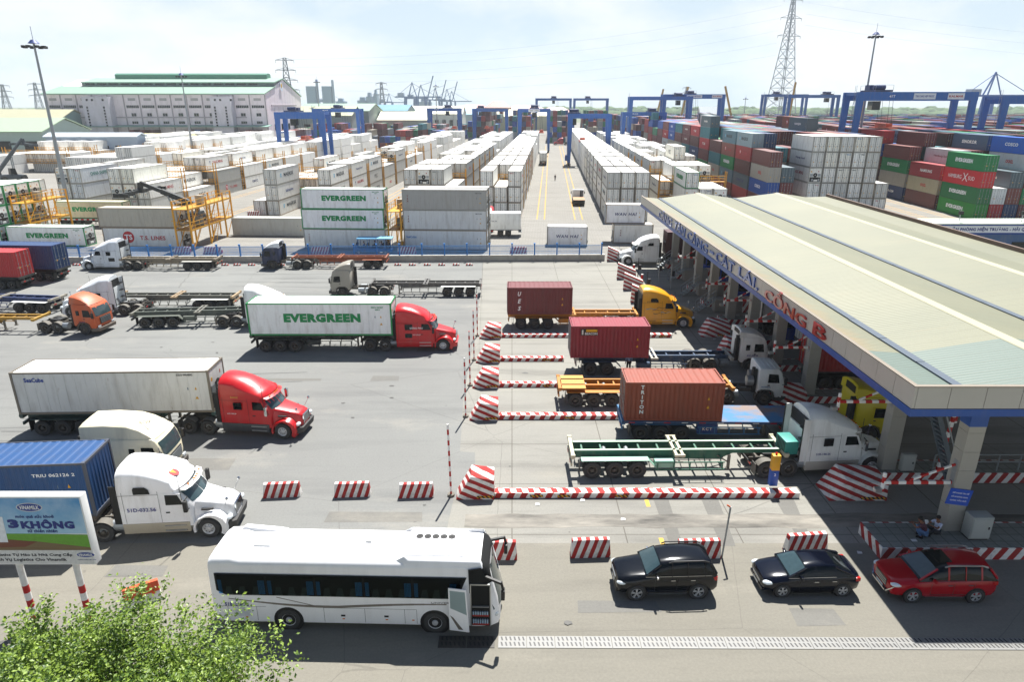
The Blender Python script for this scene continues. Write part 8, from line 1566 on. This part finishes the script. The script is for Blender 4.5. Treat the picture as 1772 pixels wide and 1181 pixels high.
def person(x, y, z, rz, pose, label, top, bottom, skin=SKIN, hat=None, bag=False, paper=False, longs=True, sc=1.0):
    P_ = POSE[pose]; t = thing('person', label, 'person', (x, y, z), rz); js = []; es = []
    def J(p, r, r2=None, par=None): js.append((*p, r, r2 or r)); i = len(js) - 1; (es.append((par, i)) if par is not None else None); return i
    pe = J(P_['pel'], .13, .1); ch = J(P_['ch'], .15, .11, pe); nk = J(P_['nk'], .055, .055, ch); hv = Vector(P_['hd']); h0 = J(tuple(hv - Vector((0, 0, .06))), .07, .075, nk); h1 = J(tuple(hv + Vector((0, 0, .05))), .085, .095, h0); h2 = J(tuple(hv + Vector((0, 0, .12))), .05, .06, h1)
    for A in P_['arms']:
        a = J(A[0], .055, .055, ch); b = J(A[1], .042, .042, a); c = J(A[2], .03, .03, b); d = Vector(A[2]) - Vector(A[1]); d.normalize(); pm = J(tuple(Vector(A[2]) + d * .08), .035, .02, c)
        for q in range(4): J(tuple(Vector(A[2]) + d * (.16 + .01 * (q in (1, 2))) + Vector((0, (q - 1.5) * .022, -.01 * q))), .008, .008, pm)
        J(tuple(Vector(A[2]) + d * .1 + Vector((.03, -.04 if A[0][1] > 0 else .04, .01))), .009, .009, c)
    for Lg in P_['legs']:
        a = J(Lg[0], .09, .09, pe); b = J(Lg[1], .06, .06, a); c = J(Lg[2], .04, .04, b); J(Lg[3], .04, .03, c)
    link('body', skinmesh(js, es, 'body', skin), t)
    js = []; es = []; pe = J(P_['pel'], .145, .12); ch = J(P_['ch'], .17, .125, pe); J(tuple(Vector(P_['nk']) - Vector((0, 0, .05))), .09, .08, ch)
    for A in P_['arms']: a = J(A[0], .07, .07, ch); e = Vector(A[0]).lerp(Vector(A[1]), 1.0 if longs else .7); b = J(tuple(e), .06, .06, a); (J(tuple(Vector(A[1]).lerp(Vector(A[2]), .8)), .045, .045, b) if longs else None)
    link('shirt', skinmesh(js, es, 'shirt', MATTE), t, top)
    js = []; es = []; pe = J(tuple(Vector(P_['pel']) - Vector((0, 0, .02))), .15, .125)
    for Lg in P_['legs']: a = J(Lg[0], .105, .105, pe); b = J(Lg[1], .078, .078, a); J(tuple(Vector(Lg[1]).lerp(Vector(Lg[2]), .9)), .06, .06, b)
    link('trousers', skinmesh(js, es, 'trousers', MATTE), t, bottom)
    for Lg in P_['legs']: q = MB(); a, b = Vector(Lg[2]), Vector(Lg[3]); q.box(a.x - .07, b.x + .05, a.y - .05, a.y + .06, max(0, b.z - .03), b.z + .05); q.build('shoe', BLACK, t, bev=.02)
    q = MB(); sph(q, tuple(hv + Vector((-.015, 0, .085))), .108, 0, 12, 8, 1.0, .88, .95); q.build('hair', HAIR, t) if not hat else q.build('helmet', MATTE, t, hat)
    q = MB(); sph(q, tuple(hv + Vector((.095, 0, .0))), .018, 0, 6, 4); q.build('nose', skin, t)
    if bag: q = MB(); c = Vector(P_['ch']); q.box(c.x - .3, c.x - .13, -.16, .16, c.z - .22, c.z + .18); q.build('backpack', BLACK, t, bev=.04)
    t.scale = (sc,) * 3; return t
x, y = G(1087, 646); person(x, y, .015, R(100), 'stand', 'man in a pale blue shirt standing behind the crimson container', '#7f9cc4', '#23262e')
x, y = G(1108, 646); person(x, y, .015, R(-150), 'stand', 'man in navy with a black bag standing right of the man in pale blue', '#2f3f66', '#1d2026', bag=True)
px0, py0 = 18.95, 26.95; person(px0 + .55, py0 + .2, .632, R(150), 'squat', 'man in a dark maroon checked shirt squatting on the near island', '#5a2f3c', '#5f7fa8', longs=False); person(px0 + 1.25, py0 + .45, .632, R(195), 'sit', 'man in a pale shirt sitting against the nearest column holding papers', '#b9bfd0', '#2a2c33', longs=False)
q = MB(); q.add([(-.14, -.1, 0), (.14, -.1, 0), (.14, .1, .03), (-.14, .1, .02)], [(0, 1, 2, 3)]); o = q.build('paper_sheet', WHITE); o.location = (px0 + .78, py0 + .45, 1.28); o.rotation_euler = (R(50), R(20), .4); tag(o, 'white paper sheet held by the man sitting by the column', 'paper')
q = MB(); q.add([(-.13, -.09, 0), (.13, -.09, 0), (.13, .09, .01), (-.13, .09, .0)], [(0, 1, 2, 3)]); o = q.build('paper_scrap', WHITE); o.location = (px0 + .0, py0 - .1, .64); tag(o, 'paper lying on the near island left of the squatting man', 'litter')
x, y = G(71, 335); person(x, y, 0, R(-60), 'walk', 'worker in blue overalls and orange helmet walking between reefers at left', '#3f5fa8', '#3a5a9f', hat='#d98a2a')
x, y = YD(1.6, 195); person(x, y, .01, R(-90), 'walk', 'person in dark clothes walking in the middle of the central lane', '#2b2d2f', '#23252a'); x, y = YD(6.8, 236); person(x, y, .01, R(-90), 'stand', 'person standing far up the central lane by a crane leg', '#2f3c55', '#23252a')
x, y = G(1410, 592); person(23.0, 41.2, .015, R(180), 'stand', 'person in a blue shirt standing in the canopy shade behind the white cabover', '#3f86b8', '#22262c'); person(22.8, 36.6, .015, R(90), 'stand', 'person in blue in the deep shade left of the yellow cab', '#2f6fc0', '#22262c')
tx, ty, _ = TRAM.location
for i, (dx, dy, c, w) in enumerate(((.9, -.3, '#3f6fa8', 'driver'), (2.35, .25, '#a9b4c4', 'second passenger'), (3.4, -.3, '#2f4a78', 'third passenger'), (4.4, .25, '#6a5a52', 'rear passenger'))): person(tx + dx + .25, ty + dy, .52, math.pi, 'seat', 'seated %s of the blue shuttle cart' % w, c, '#23262e')

# ------------------------------------------------------------------ thin air haze over the port
hz = MB(); hz.box(-2500, 2500, -40, 2600, -1.2, 175); hm = bpy.data.materials.new('haze'); hm.use_nodes = True; hn = hm.node_tree; hn.nodes.clear(); ho = hn.nodes.new('ShaderNodeOutputMaterial'); hv_ = hn.nodes.new('ShaderNodeVolumePrincipled'); hv_.inputs['Color'].default_value = (.86, .93, 1, 1); hv_.inputs['Density'].default_value = .00014; hv_.inputs['Anisotropy'].default_value = .2; hn.links.new(hv_.outputs[0], ho.inputs['Volume'])
HAZE = hz.build('haze', hm); HAZE['kind'] = 'stuff'; HAZE['label'] = 'thin pale heat haze over the port'
